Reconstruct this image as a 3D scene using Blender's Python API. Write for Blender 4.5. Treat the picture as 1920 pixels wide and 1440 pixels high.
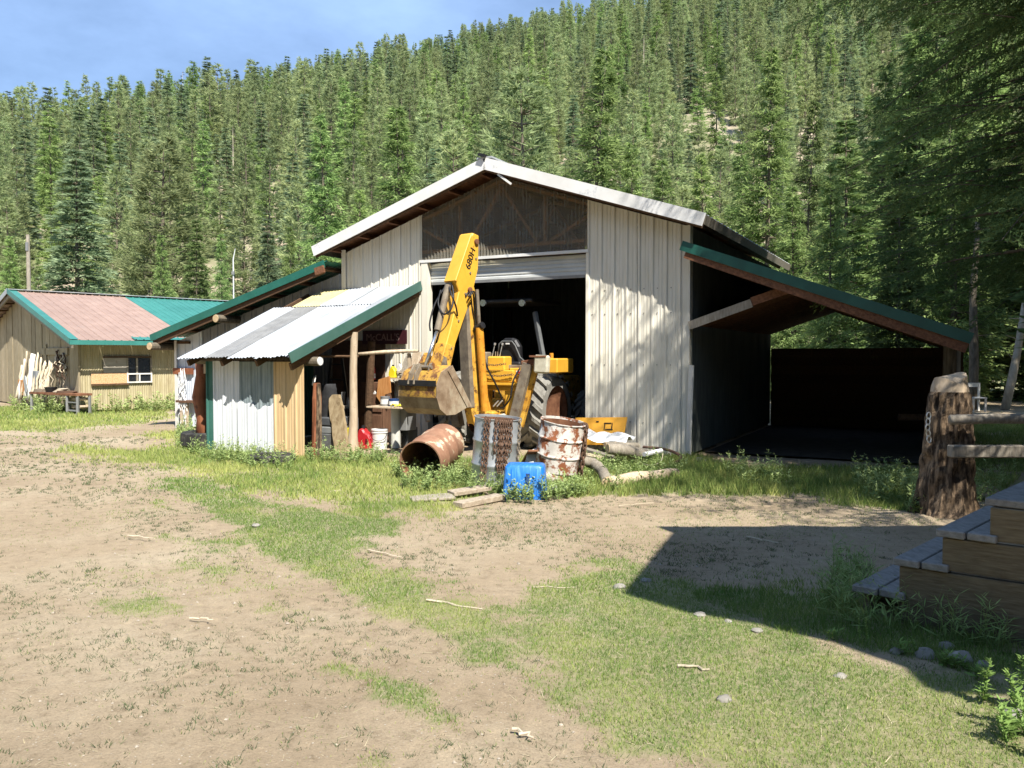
import bpy, math, random
import numpy as np
from mathutils import Vector, Matrix

# ------------------------------------------------------------------ camera, sky, sun, exposure
scene = bpy.context.scene
for o in list(bpy.data.objects): bpy.data.objects.remove(o)
R = math.radians
FOC, CAMH = 1520.0, 1.65          # focal length in photo pixels (1920 wide), eye height in metres
PITCH = math.atan(53 / FOC)
cam_d = bpy.data.cameras.new('camera'); cam = bpy.data.objects.new('camera', cam_d)
scene.collection.objects.link(cam); scene.camera = cam
cam.location = (0, 0, CAMH); cam.rotation_euler = (R(90) - PITCH, 0, 0)
cam_d.sensor_width = 36; cam_d.lens = FOC / 1920 * 36; cam_d.clip_end = 4000; cam_d.clip_start = 0.05
scene.render.resolution_x, scene.render.resolution_y = 1024, 768

SUNV = Vector((.30, -.66, .93)).normalized()      # towards the sun
world = bpy.data.worlds.new('World'); scene.world = world; world.use_nodes = True
wn, wl = world.node_tree.nodes, world.node_tree.links
bg = wn['Background']; sky = wn.new('ShaderNodeTexSky'); sky.sky_type = 'NISHITA'; sky.sun_disc = False
sky.sun_elevation = math.asin(SUNV.z); sky.sun_rotation = math.atan2(SUNV.x, SUNV.y)
sky.altitude = 200; sky.air_density = 1.0; sky.dust_density = 0.0; sky.ozone_density = 5.0
tc = wn.new('ShaderNodeTexCoord'); mp = wn.new('ShaderNodeMapping'); mp.inputs['Scale'].default_value = (1.0, 1.0, 2.6)
mp.inputs['Rotation'].default_value = (0.25, 0.1, 0.4)
nz = wn.new('ShaderNodeTexNoise'); nz.inputs['Scale'].default_value = 1.7; nz.inputs['Detail'].default_value = 7; nz.inputs['Roughness'].default_value = .6
nz.inputs['Distortion'].default_value = .25
rp = wn.new('ShaderNodeValToRGB'); rp.color_ramp.elements[0].position = .30; rp.color_ramp.elements[1].position = .85
rp.color_ramp.elements[0].color = (.10, .10, .10, 1); rp.color_ramp.elements[1].color = (.72, .72, .72, 1)
mx = wn.new('ShaderNodeMix'); mx.data_type = 'RGBA'; mx.inputs['B'].default_value = (7.2, 10.6, 17.0, 1)   # thin high cloud
wl.new(tc.outputs['Generated'], mp.inputs['Vector']); wl.new(mp.outputs['Vector'], nz.inputs['Vector'])
wl.new(nz.outputs['Fac'], rp.inputs['Fac']); wl.new(rp.outputs['Color'], mx.inputs['Factor'])
wl.new(sky.outputs['Color'], mx.inputs['A']); wl.new(mx.outputs['Result'], bg.inputs['Color'])
bg.inputs['Strength'].default_value = 0.062
sun_d = bpy.data.lights.new('sun', 'SUN'); sun_d.energy = 5.0; sun_d.angle = R(.53); sun_d.color = (1, .955, .88)
sun = bpy.data.objects.new('sun', sun_d); scene.collection.objects.link(sun)
sun.rotation_euler = (-SUNV).to_track_quat('-Z', 'Y').to_euler(); sun.location = (8, -15, 30)
vs = scene.view_settings; vs.view_transform = 'Standard'; vs.look = 'None'; vs.exposure = 0.83; vs.gamma = 1
vs.use_curve_mapping = False
scene.cycles.max_bounces = 5; scene.cycles.diffuse_bounces = 1; scene.cycles.transparent_max_bounces = 8

# ------------------------------------------------------------------ measuring helpers (photo pixel -> place)
_c, _s = math.cos(PITCH), math.sin(PITCH)
def ray(px, py):
    x, z = (px - 960) / FOC, -(py - 720) / FOC
    return Vector((x, _c + z * _s, -_s + z * _c))
def G(px, py, z=0.0):                      # a point on the ground (or at height z)
    r = ray(px, py); k = (z - CAMH) / r.z
    return Vector((r.x * k, r.y * k, z))
def D(px, py, d):                          # a point at distance d in front of the camera plane
    r = ray(px, py); k = d / r.y
    return Vector((r.x * k, d, CAMH + r.z * k))
ANG = R(28); U = Vector((math.cos(ANG), -math.sin(ANG), 0)); V = Vector((math.sin(ANG), math.cos(ANG), 0))
C0 = G(1289, 859)                          # right front corner of the barn
BM = Matrix.Translation(C0) @ Matrix.Rotation(-ANG, 4, 'Z')
def bl(x, y, z): return BM @ Vector((x, y, z))   # barn frame -> world: x right along the front, y into the barn
def B(px, py, y=0.0):                      # pixel -> barn frame, on the vertical plane y
    r = ray(px, py); k = (y + C0.dot(V)) / r.dot(V); w = r * k
    return Vector(((w - C0).dot(U), y, CAMH + w.z))
def BW(px, py, y=0.0):
    q = B(px, py, y); return bl(q.x, q.y, q.z)

# ------------------------------------------------------------------ scene graph helpers
col = scene.collection; PM = {}
def tag(o, label=None, cat=None, group=None, kind=None):
    if label: o['label'] = label
    if cat: o['category'] = cat
    if group: o['group'] = group
    if kind: o['kind'] = kind
    return o
def thing(name, label, cat, loc=(0, 0, 0), rz=0.0, group=None):
    o = bpy.data.objects.new(name, None); col.objects.link(o); o.empty_display_size = .2
    o.location = loc; o.rotation_euler = (0, 0, rz)
    PM[o] = Matrix.Translation(Vector(loc)) @ Matrix.Rotation(rz, 4, 'Z')
    return tag(o, label, cat, group)
class MB:
    """collects geometry in world (or given) coordinates; build() links it as one mesh object"""
    def __init__(s, mat=None): s.v = []; s.f = []; s.m = mat
    def add(s, vs_, fs):
        b = len(s.v); s.v += [Vector(p) if s.m is None else s.m @ Vector(p) for p in vs_]
        s.f += [tuple(i + b for i in q) for q in fs]; return s
    def box(s, c, d, rot=None):
        c = Vector(c); h = Vector(d) / 2; vs_ = []
        for k in (-1, 1):
            for j in (-1, 1):
                for i in (-1, 1):
                    p = Vector((i * h.x, j * h.y, k * h.z)); vs_.append(c + (rot @ p if rot else p))
        return s.add(vs_, [(0, 2, 3, 1), (4, 5, 7, 6), (0, 1, 5, 4), (2, 6, 7, 3), (0, 4, 6, 2), (1, 3, 7, 5)])
    def beam(s, p0, p1, w, h, w1=None, h1=None, up=(0, 0, 1)):
        p0, p1 = Vector(p0), Vector(p1); d = (p1 - p0).normalized(); up = Vector(up)
        a = d.cross(up)
        if a.length < 1e-4: a = d.cross(Vector((1, 0, 0)))
        a.normalize(); b = a.cross(d); vs_ = []
        for p, ww, hh in ((p0, w, h), (p1, w1 or w, h1 or h)):
            for i, j in ((-1, -1), (1, -1), (1, 1), (-1, 1)): vs_.append(p + a * i * ww / 2 + b * j * hh / 2)
        return s.add(vs_, [(3, 2, 1, 0), (4, 5, 6, 7), (0, 1, 5, 4), (1, 2, 6, 5), (2, 3, 7, 6), (3, 0, 4, 7)])
    def tube(s, pts, r, n=8, cap=True, wob=0.0, rng=None):
        pts = [Vector(p) for p in pts]; m = len(pts)
        rr = r if isinstance(r, (list, tuple)) else [r] * m
        vs_, fs = [], []; prev = None
        for i, p in enumerate(pts):
            d = (pts[min(i + 1, m - 1)] - pts[max(i - 1, 0)]).normalized()
            if prev is None:
                a = d.cross(Vector((0, 0, 1)))
                if a.length < .05: a = d.cross(Vector((1, 0, 0)))
            else: a = prev - d * prev.dot(d)
            a.normalize(); prev = a; b = d.cross(a)
            for k in range(n):
                t = 2 * math.pi * k / n; q = rr[i] * (1 + (rng.uniform(-wob, wob) if rng else 0))
                vs_.append(p + a * math.cos(t) * q + b * math.sin(t) * q)
        for i in range(m - 1):
            for k in range(n):
                k2 = (k + 1) % n; fs.append((i * n + k, i * n + k2, (i + 1) * n + k2, (i + 1) * n + k))
        if cap: fs += [tuple(range(n - 1, -1, -1)), tuple((m - 1) * n + k for k in range(n))]
        return s.add(vs_, fs)
    def lathe(s, prof, n=24, mat=None):           # prof: (radius, z) list
        vs_, fs = [], []; m = len(prof)
        for r_, z in prof:
            for k in range(n):
                t = 2 * math.pi * k / n; p = Vector((r_ * math.cos(t), r_ * math.sin(t), z)); vs_.append(mat @ p if mat else p)
        for i in range(m - 1):
            for k in range(n):
                k2 = (k + 1) % n; fs.append((i * n + k, i * n + k2, (i + 1) * n + k2, (i + 1) * n + k))
        return s.add(vs_, fs)
    def prism(s, poly, o, a, b, n, t):            # outline poly[(i,j)] on axes a,b at o, thickness t along n
        o, a, b, n = Vector(o), Vector(a), Vector(b), Vector(n); m = len(poly)
        vs_ = [o + a * i + b * j for i, j in poly] + [o + a * i + b * j + n * t for i, j in poly]
        fs = [tuple(range(m - 1, -1, -1)), tuple(range(m, 2 * m))] + [(k, (k + 1) % m, m + (k + 1) % m, m + k) for k in range(m)]
        return s.add(vs_, fs)
    def sheet(s, o, a, l, n, w, l0, l1, prof='R', amp=1.0, rows=1, dent=0.0, rng=None):
        """profiled metal sheet: across a (width w), along l, ribs stand out along n"""
        o, a, l, n = Vector(o), Vector(a), Vector(l), Vector(n); cs = []
        if prof == 'R':
            per = [(0, 0), (.018, .02), (.042, .02), (.06, 0), (.11, 0), (.116, .005), (.13, .005), (.136, 0), (.166, 0), (.172, .005), (.186, .005), (.192, 0)]
            L_ = .2286; k = 0
            while k * L_ < w:
                cs += [(k * L_ + i, j) for i, j in per if k * L_ + i < w - 1e-4]; k += 1
            cs.append((w, 0))
        elif prof == 'C':
            L_ = .068; m = int(w / L_ * 6)
            cs = [(w * i / m, .009 * math.sin(2 * math.pi * w * i / m / L_)) for i in range(m + 1)]
        else:
            L_ = .3; k = 0
            while k * L_ < w:
                cs += [(k * L_ + i, j) for i, j in ((0, 0), (.012, .028), (.034, .028), (.046, 0)) if k * L_ + i < w - 1e-4]; k += 1
            cs.append((w, 0))
        f0 = l0 if callable(l0) else (lambda x: l0); f1 = l1 if callable(l1) else (lambda x: l1)
        vs_, fs = [], []; m = len(cs)
        for r_ in range(rows + 1):
            t = r_ / rows
            for i, j in cs:
                e = rng.uniform(-dent, dent) if rng else 0
                vs_.append(o + a * i + l * (f0(i) + (f1(i) - f0(i)) * t) + n * (j * amp + e))
        for r_ in range(rows):
            for k in range(m - 1): fs.append((r_ * m + k, r_ * m + k + 1, (r_ + 1) * m + k + 1, (r_ + 1) * m + k))
        return s.add(vs_, fs)
    def build(s, name, mat, parent=None, smooth=False, bev=0.0, origin=None, auto=None):
        me = bpy.data.meshes.new(name); o = bpy.data.objects.new(name, me)
        if parent is not None:
            inv = PM[parent].inverted(); vs_ = [inv @ p for p in s.v]; PM[o] = PM[parent]; o.parent = parent
        else:
            org = Vector(origin) if origin is not None else Vector((0, 0, 0)); vs_ = [p - org for p in s.v]; o.location = org
            PM[o] = Matrix.Translation(org)
        me.from_pydata([tuple(p) for p in vs_], [], s.f); me.materials.append(mat)
        col.objects.link(o)
        if smooth: me.polygons.foreach_set('use_smooth', [True] * len(me.polygons))
        if auto:
            me.polygons.foreach_set('use_smooth', [True] * len(me.polygons)); me.set_sharp_from_angle(angle=R(auto))
        if bev:
            md = o.modifiers.new('bevel', 'BEVEL'); md.width = bev; md.segments = 1; md.limit_method = 'ANGLE'; md.angle_limit = R(40)
        return o
def solo(mb, name, mat, label, cat, origin, group=None, **k):
    return tag(mb.build(name, mat, None, origin=origin, **k), label, cat, group)
def text_mesh(txt, size, o, a, b, depth=.004):
    """lettering as mesh, a = reading direction, b = up"""
    cu = bpy.data.curves.new('lettering', 'FONT'); cu.body = txt; cu.size = size; cu.extrude = depth; cu.align_x = 'CENTER'; cu.align_y = 'CENTER'
    ob = bpy.data.objects.new('lettering', cu); col.objects.link(ob); bpy.context.view_layer.update()
    me = bpy.data.meshes.new_from_object(ob.evaluated_get(bpy.context.evaluated_depsgraph_get()))
    bpy.data.objects.remove(ob)
    a, b = Vector(a).normalized(), Vector(b).normalized(); n = a.cross(b); mb = MB()
    mb.add([Vector(o) + a * q.co.x + b * q.co.y + n * q.co.z for q in me.vertices], [tuple(p.vertices) for p in me.polygons])
    return mb

# ------------------------------------------------------------------ materials
_mats = {}
def mk(name, c1, c2=None, scale=6.0, lo=.35, hi=.65, rough=.75, metal=0.0, bump=0.0, bscale=None, stretch=(1, 1, 1), c3=None, s3=3.0, lo3=.55, hi3=.7,
       rnd=0.0, spec=.3, dist=0.0, st3=None):
    if name in _mats: return _mats[name]
    m = bpy.data.materials.new(name); m.use_nodes = True; nt = m.node_tree; N, L_ = nt.nodes, nt.links
    bs = N['Principled BSDF']; bs.inputs['Roughness'].default_value = rough; bs.inputs['Metallic'].default_value = metal
    bs.inputs['Specular IOR Level'].default_value = spec
    t = N.new('ShaderNodeTexCoord'); mp_ = N.new('ShaderNodeMapping'); mp_.inputs['Scale'].default_value = stretch
    L_.new(t.outputs['Object'], mp_.inputs['Vector'])
    nz_ = N.new('ShaderNodeTexNoise'); nz_.inputs['Scale'].default_value = scale; nz_.inputs['Detail'].default_value = 9; nz_.inputs['Roughness'].default_value = .62
    nz_.inputs['Distortion'].default_value = dist
    L_.new(mp_.outputs['Vector'], nz_.inputs['Vector'])
    r_ = N.new('ShaderNodeValToRGB'); e = r_.color_ramp.elements; e[0].position = lo; e[1].position = hi
    e[0].color = (*c1, 1); e[1].color = (*(c2 or c1), 1); L_.new(nz_.outputs['Fac'], r_.inputs['Fac'])
    out = r_.outputs['Color']
    if c3:
        n3 = N.new('ShaderNodeTexNoise'); n3.inputs['Scale'].default_value = s3; n3.inputs['Detail'].default_value = 10; n3.inputs['Roughness'].default_value = .68
        if st3:
            mp3 = N.new('ShaderNodeMapping'); mp3.inputs['Scale'].default_value = st3; mp3.inputs['Location'].default_value = (7.3, 2.1, 4.4)
            L_.new(t.outputs['Object'], mp3.inputs['Vector']); L_.new(mp3.outputs['Vector'], n3.inputs['Vector'])
        else: L_.new(t.outputs['Object'], n3.inputs['Vector'])
        r3 = N.new('ShaderNodeValToRGB'); r3.color_ramp.elements[0].position = lo3; r3.color_ramp.elements[1].position = hi3
        L_.new(n3.outputs['Fac'], r3.inputs['Fac'])
        x = N.new('ShaderNodeMix'); x.data_type = 'RGBA'; L_.new(r3.outputs['Color'], x.inputs['Factor']); L_.new(out, x.inputs['A'])
        x.inputs['B'].default_value = (*c3, 1); out = x.outputs['Result']
    if rnd:
        oi = N.new('ShaderNodeObjectInfo'); mr = N.new('ShaderNodeMapRange'); mr.inputs['To Min'].default_value = 1 - rnd; mr.inputs['To Max'].default_value = 1 + rnd
        L_.new(oi.outputs['Random'], mr.inputs['Value']); hs = N.new('ShaderNodeHueSaturation'); L_.new(mr.outputs['Result'], hs.inputs['Value'])
        L_.new(out, hs.inputs['Color']); out = hs.outputs['Color']
    L_.new(out, bs.inputs['Base Color'])
    if bump:
        b_ = N.new('ShaderNodeBump'); b_.inputs['Strength'].default_value = bump; b_.inputs['Distance'].default_value = .02
        if bscale:
            nb = N.new('ShaderNodeTexNoise'); nb.inputs['Scale'].default_value = bscale; nb.inputs['Detail'].default_value = 6
            L_.new(mp_.outputs['Vector'], nb.inputs['Vector']); L_.new(nb.outputs['Fac'], b_.inputs['Height'])
        else: L_.new(nz_.outputs['Fac'], b_.inputs['Height'])
        L_.new(b_.outputs['Normal'], bs.inputs['Normal'])
    _mats[name] = m; return m

mk('siding', (.72, .67, .54), (.81, .77, .66), 2.2, rough=.45, c3=(.36, .31, .22), s3=5, lo3=.66, hi3=.92, rnd=.05, stretch=(3, 3, .5), spec=.4, st3=(4, 4, .6))
mk('truss_wood', (.24, .13, .07), (.38, .22, .12), 9, stretch=(3, .5, 3), rough=.8)
mk('siding_shaded', (.07, .08, .072), (.11, .12, .105), 3, rough=.5, stretch=(3, 3, .6), rnd=.05)  # side and back sheets, darkened so the interior shade is in the colour
mk('trim_white', (.70, .69, .65), (.80, .79, .76), 2.5, rough=.4, c3=(.42, .45, .47), s3=1.3, lo3=.62, hi3=.68, spec=.45)
mk('roof_zinc', (.42, .43, .43), (.55, .55, .54), 3, rough=.5, metal=.3)
mk('wood_dark', (.075, .042, .022), (.15, .085, .045), 9, stretch=(3, .5, 3), rough=.85, bump=.3, rnd=.2)
mk('wood_red', (.12, .05, .025), (.24, .11, .055), 9, stretch=(3, .5, 3), rough=.75, bump=.3, rnd=.12)
mk('wood_grey', (.23, .195, .15), (.38, .335, .265), 10, stretch=(4, 4, .7), rough=.9, bump=.35, rnd=.15)
mk('wood_pale', (.42, .32, .21), (.62, .50, .36), 7, stretch=(3, 3, .6), rough=.85, bump=.3, rnd=.12, c3=(.24, .16, .09), s3=6, lo3=.6, hi3=.75)
mk('wood_peeled', (.42, .32, .21), (.56, .45, .32), 5, stretch=(4, 4, .8), rough=.8, bump=.25, c3=(.26, .16, .09), s3=9, lo3=.62, hi3=.72)
mk('wood_step', (.12, .095, .058), (.20, .165, .105), 8, stretch=(1.1, 1.1, 11), rough=.85, bump=.35, rnd=.12, c3=(.10, .07, .04), s3=4, lo3=.62, hi3=.75)
mk('wood_tread', (.19, .185, .175), (.29, .285, .27), 9, stretch=(4, 1.5, 4), rough=.85, bump=.4, rnd=.1)
mk('post_red', (.20, .065, .03), (.34, .13, .06), 5, stretch=(3, 3, .7), rough=.7, bump=.5, c3=(.09, .03, .015), s3=5, lo3=.58, hi3=.66)
mk('bark', (.05, .034, .022), (.30, .21, .13), 7, lo=.42, hi=.62, stretch=(3.2, 3.2, .8), rough=.95, bump=1.0, c3=(.36, .26, .16), s3=9, lo3=.6, hi3=.75, st3=(3, 3, .6))
mk('bark_pine', (.10, .085, .06), (.22, .18, .13), 6, stretch=(4, 4, .8), rough=.95, bump=.6)
mk('bark_pale', (.46, .38, .27), (.68, .60, .47), 3, stretch=(3, 3, 1), rough=.9, bump=.4, c3=(.16, .10, .06), s3=4, lo3=.6, hi3=.68)
mk('cut_wood', (.46, .33, .18), (.62, .47, .29), 14, rough=.85, bump=.2)
mk('green_metal', (.014, .115, .08), (.022, .145, .105), 3, rough=.42, spec=.5, c3=(.05, .16, .13), s3=5, lo3=.6, hi3=.8)
mk('green_grey', (.055, .135, .11), (.075, .16, .135), 3, rough=.45, spec=.5)
mk('green_dark', (.010, .075, .055), (.016, .10, .075), 3, rough=.42, spec=.5)
mk('teal_roof', (.04, .19, .16), (.055, .235, .20), 2.2, rough=.42, spec=.45, rnd=.05)
mk('tan_roof', (.30, .205, .165), (.37, .26, .21), 2.2, rough=.55, rnd=.06, c3=(.33, .26, .22), s3=2, lo3=.58, hi3=.75)
mk('galv', (.35, .375, .395), (.49, .51, .53), 3, rough=.45, metal=.1, spec=.5, stretch=(2, .6, 1), c3=(.26, .28, .30), s3=6, lo3=.58, hi3=.8, st3=(6, .5, 1))
mk('galv_grey', (.23, .23, .225), (.31, .31, .30), 4, rough=.45, metal=.25, rnd=.05)
mk('galv_yellow', (.50, .43, .19), (.60, .53, .29), 3, rough=.5, c3=(.5, .46, .33), s3=5, lo3=.55, hi3=.75)
mk('panel_white', (.66, .68, .70), (.78, .79, .80), 3, rough=.4, spec=.4, c3=(.45, .42, .33), s3=7, lo3=.68, hi3=.85, stretch=(3, 3, .5))
mk('panel_blue', (.62, .67, .73), (.72, .76, .81), 3, rough=.4, spec=.4)
mk('panel_slate', (.22, .27, .28), (.32, .37, .38), 5, rough=.5, metal=.1, stretch=(3, 3, .6))
mk('panel_tan', (.62, .43, .22), (.70, .50, .28), 3, rough=.5, stretch=(3, 3, .5), c3=(.45, .30, .16), s3=6, lo3=.66, hi3=.85)
mk('panel_green', (.045, .14, .11), (.06, .17, .14), 3, rough=.5)
mk('shed_wall', (.21, .225, .24), (.28, .29, .30), 3, rough=.5, stretch=(2, 2, .5), rnd=.08)
mk('house_metal', (.42, .355, .20), (.54, .47, .295), 4, rough=.55, stretch=(3, 3, .5), c3=(.26, .20, .11), s3=3, lo3=.52, hi3=.75, st3=(2, 2, .5))
mk('house_board', (.29, .23, .135), (.44, .37, .25), 7, stretch=(5, 5, .5), rough=.9, bump=.3, rnd=.14)
mk('osb', (.58, .33, .15), (.78, .52, .30), 28, lo=.42, hi=.58, rough=.85, stretch=(1, 1, 2.5), c3=(.42, .20, .08), s3=36, lo3=.56, hi3=.6)
mk('plywood', (.34, .30, .24), (.44, .39, .32), 4, rough=.9, stretch=(1, 1, 4), c3=(.25, .17, .11), s3=3, lo3=.6, hi3=.7)
mk('black', (.008, .008, .009), (.018, .018, .02), 5, rough=.5, spec=.4)
mk('rubber', (.022, .022, .021), (.05, .048, .044), 9, rough=.85, bump=.2, c3=(.16, .145, .115), s3=4, lo3=.52, hi3=.75)
mk('rubber_dusty', (.20, .19, .165), (.31, .295, .255), 7, rough=.95, bump=.3, c3=(.07, .066, .06), s3=8, lo3=.58, hi3=.72)
mk('plastic_grey', (.10, .105, .105), (.16, .165, .16), 5, rough=.5, c3=(.28, .28, .26), s3=3, lo3=.58, hi3=.8)
mk('glass_dark', (.012, .014, .015), (.02, .022, .024), 4, rough=.08, spec=.6)
mk('white_paint', (.70, .68, .62), (.80, .78, .73), 5, rough=.55, c3=(.48, .42, .33), s3=7, lo3=.62, hi3=.8)
mk('bucket_white', (.70, .68, .63), (.80, .78, .74), 6, rough=.4, c3=(.5, .42, .3), s3=5, lo3=.66, hi3=.85)
mk('red_plastic', (.42, .016, .022), (.52, .03, .035), 4, rough=.35, spec=.5)
mk('sign_red', (.042, .010, .014), (.055, .014, .018), 5, rough=.5)
mk('sign_letter', (.26, .17, .16), (.32, .22, .20), 5, rough=.5)
mk('yellow_case', (.72, .37, .035), (.80, .44, .05), 4, rough=.42, spec=.45, c3=(.34, .14, .03), s3=8, lo3=.62, hi3=.70)
mk('yellow_worn', (.55, .26, .03), (.78, .46, .07), 5, rough=.6, c3=(.13, .06, .025), s3=9, lo3=.52, hi3=.64, bump=.15)
mk('orange_cyl', (.55, .20, .02), (.74, .36, .04), 6, rough=.5, c3=(.16, .05, .015), s3=12, lo3=.58, hi3=.66)
mk('steel_dirty', (.16, .13, .10), (.30, .25, .18), 6, rough=.7, metal=.2, c3=(.10, .05, .025), s3=5, lo3=.55, hi3=.7)
mk('bucket_steel', (.19, .125, .075), (.36, .27, .18), 5, rough=.8, c3=(.44, .38, .27), s3=3, lo3=.52, hi3=.68, st3=(1, 1, .6))
mk('bucket_yellow', (.60, .36, .06), (.50, .27, .06), 6, rough=.65, c3=(.17, .075, .035), s3=7, lo3=.47, hi3=.58)
mk('chrome', (.55, .57, .6), (.65, .67, .7), 4, rough=.22, metal=.9)
mk('lever', (.6, .6, .58), None, 4, rough=.3, metal=.6)
mk('concrete_pad', (.46, .42, .31), (.60, .56, .44), 9, rough=.95, bump=.3, c3=(.25, .17, .10), s3=4, lo3=.6, hi3=.72)
mk('rust', (.13, .052, .027), (.27, .125, .065), 6, rough=.85, bump=.15, c3=(.08, .035, .02), s3=4, lo3=.58, hi3=.72)
mk('rust_drum', (.25, .125, .075), (.36, .20, .125), 5, rough=.75, bump=.12, c3=(.60, .50, .35), s3=4.5, lo3=.55, hi3=.60)
mk('rust_white', (.60, .55, .48), (.74, .70, .63), 7, rough=.7, c3=(.27, .095, .04), s3=9, lo3=.48, hi3=.56, bump=.1)
mk('drum_galv', (.34, .36, .37), (.48, .50, .51), 4, rough=.42, metal=.45, c3=(.25, .22, .18), s3=6, lo3=.6, hi3=.75)
mk('chain', (.10, .055, .035), (.22, .135, .09), 30, rough=.7, metal=.35)
mk('chain_bright', (.55, .54, .50), (.7, .69, .65), 20, rough=.35, metal=.6)
mk('blue_plastic', (.012, .15, .55), (.02, .19, .63), 3, rough=.4, spec=.45, stretch=(3, 3, .4), c3=(.10, .33, .72), s3=7, lo3=.5, hi3=.7, st3=(5, 5, .3), bump=.08)
mk('blue_dark', (.02, .05, .15), (.04, .09, .24), 5, rough=.5)
mk('blue_teal', (.02, .25, .38), (.03, .32, .46), 5, rough=.4)
mk('orange_board', (.46, .19, .055), (.60, .30, .11), 7, stretch=(4, 4, .6), rough=.7, bump=.15)
mk('brown_board', (.10, .05, .028), (.18, .095, .055), 7, stretch=(4, 4, .6), rough=.8)
mk('yellow_plastic', (.76, .60, .02), (.82, .68, .04), 5, rough=.4)
mk('stone', (.20, .185, .16), (.36, .335, .29), 8, rough=.9, bump=.4, rnd=.2)
mk('straw', (.44, .37, .26), (.56, .48, .36), 6, rough=.9, rnd=.15)
mk('antler', (.55, .45, .31), (.72, .62, .46), 6, rough=.8, bump=.3, rnd=.2)
mk('brown_dark', (.07, .04, .025), (.12, .07, .045), 6, rough=.85, rnd=.2)
mk('paper_white', (.66, .66, .64), (.74, .74, .72), 3, rough=.7)
mk('asphalt_tin', (.40, .42, .43), (.52, .54, .55), 3, rough=.5, metal=.2)
mk('gravelstone', (.28, .235, .18), (.46, .40, .32), 40, rough=.95)

def clear_mat():
    m = bpy.data.materials.new('clear_sheet'); m.use_nodes = True; N, L_ = m.node_tree.nodes, m.node_tree.links
    bs = N['Principled BSDF']; out = N['Material Output']; bs.inputs['Roughness'].default_value = .45; bs.inputs['Base Color'].default_value = (.74, .69, .56, 1)
    t = N.new('ShaderNodeTexCoord'); nz_ = N.new('ShaderNodeTexNoise'); nz_.inputs['Scale'].default_value = 3.2; nz_.inputs['Detail'].default_value = 9
    mp_ = N.new('ShaderNodeMapping'); mp_.inputs['Scale'].default_value = (2, 2, .8); L_.new(t.outputs['Object'], mp_.inputs['Vector']); L_.new(mp_.outputs['Vector'], nz_.inputs['Vector'])
    mr = N.new('ShaderNodeMapRange'); mr.inputs['From Min'].default_value = .3; mr.inputs['From Max'].default_value = .7; mr.inputs['To Min'].default_value = .17; mr.inputs['To Max'].default_value = .24
    L_.new(nz_.outputs['Fac'], mr.inputs['Value'])
    tr = N.new('ShaderNodeBsdfTransparent'); tr.inputs['Color'].default_value = (.66, .58, .42, 1); mix = N.new('ShaderNodeMixShader')
    L_.new(mr.outputs['Result'], mix.inputs['Fac']); L_.new(bs.outputs['BSDF'], mix.inputs[2]); L_.new(tr.outputs['BSDF'], mix.inputs[1])
    L_.new(mix.outputs['Shader'], out.inputs['Surface']); _mats['clear_sheet'] = m
clear_mat()
def leaf_mat(name, ca, cb, trans=.28, rnd=.25, hue=.012, attr=True):
    """needle / leaf colour: ca..cb by clump attribute, small shifts between plants"""
    m = bpy.data.materials.new(name); m.use_nodes = True; N, L_ = m.node_tree.nodes, m.node_tree.links
    N.remove(N['Principled BSDF']); out = N['Material Output']
    at = N.new('ShaderNodeAttribute'); at.attribute_name = 'tint'
    r_ = N.new('ShaderNodeMix'); r_.data_type = 'RGBA'; r_.inputs['A'].default_value = (*ca, 1); r_.inputs['B'].default_value = (*cb, 1)
    L_.new(at.outputs['Fac'], r_.inputs['Factor'])
    oi = N.new('ShaderNodeObjectInfo'); hs = N.new('ShaderNodeHueSaturation')
    mr = N.new('ShaderNodeMapRange'); mr.inputs['To Min'].default_value = 1 - rnd; mr.inputs['To Max'].default_value = 1 + rnd
    mh = N.new('ShaderNodeMapRange'); mh.inputs['To Min'].default_value = .5 - hue; mh.inputs['To Max'].default_value = .5 + hue
    mu = N.new('ShaderNodeMath'); mu.operation = 'FRACT'; m2 = N.new('ShaderNodeMath'); m2.operation = 'MULTIPLY'; m2.inputs[1].default_value = 7.31
    L_.new(oi.outputs['Random'], mr.inputs['Value']); L_.new(oi.outputs['Random'], m2.inputs[0]); L_.new(m2.outputs[0], mu.inputs[0]); L_.new(mu.outputs[0], mh.inputs['Value'])
    L_.new(mr.outputs['Result'], hs.inputs['Value']); L_.new(mh.outputs['Result'], hs.inputs['Hue']); L_.new(r_.outputs['Result'], hs.inputs['Color'])
    df = N.new('ShaderNodeBsdfDiffuse'); tl = N.new('ShaderNodeBsdfTranslucent'); mix = N.new('ShaderNodeMixShader'); mix.inputs['Fac'].default_value = trans
    L_.new(hs.outputs['Color'], df.inputs['Color']); L_.new(hs.outputs['Color'], tl.inputs['Color'])
    L_.new(df.outputs['BSDF'], mix.inputs[1]); L_.new(tl.outputs['BSDF'], mix.inputs[2]); L_.new(mix.outputs['Shader'], out.inputs['Surface'])
    _mats[name] = m; return m
leaf_mat('needles_larch', (.15, .25, .07), (.43, .54, .20), trans=.40)
leaf_mat('needles_fir', (.11, .18, .095), (.38, .46, .26), trans=.38)
leaf_mat('needles_pine', (.17, .235, .10), (.50, .56, .27), trans=.40)
leaf_mat('needles_brown', (.22, .24, .10), (.50, .46, .24), hue=.0)
leaf_mat('needles_dead', (.13, .11, .09), (.22, .20, .17), trans=.05)
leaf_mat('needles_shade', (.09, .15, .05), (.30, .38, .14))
leaf_mat('grass_blade', (.15, .25, .06), (.62, .61, .21), trans=.3, rnd=0, hue=0)
leaf_mat('weed_leaf', (.20, .30, .09), (.52, .60, .25), trans=.3, rnd=.1, hue=.01)
leaf_mat('shrub_leaf', (.13, .24, .05), (.34, .48, .15), trans=.35, rnd=.05, hue=.0)
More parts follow.
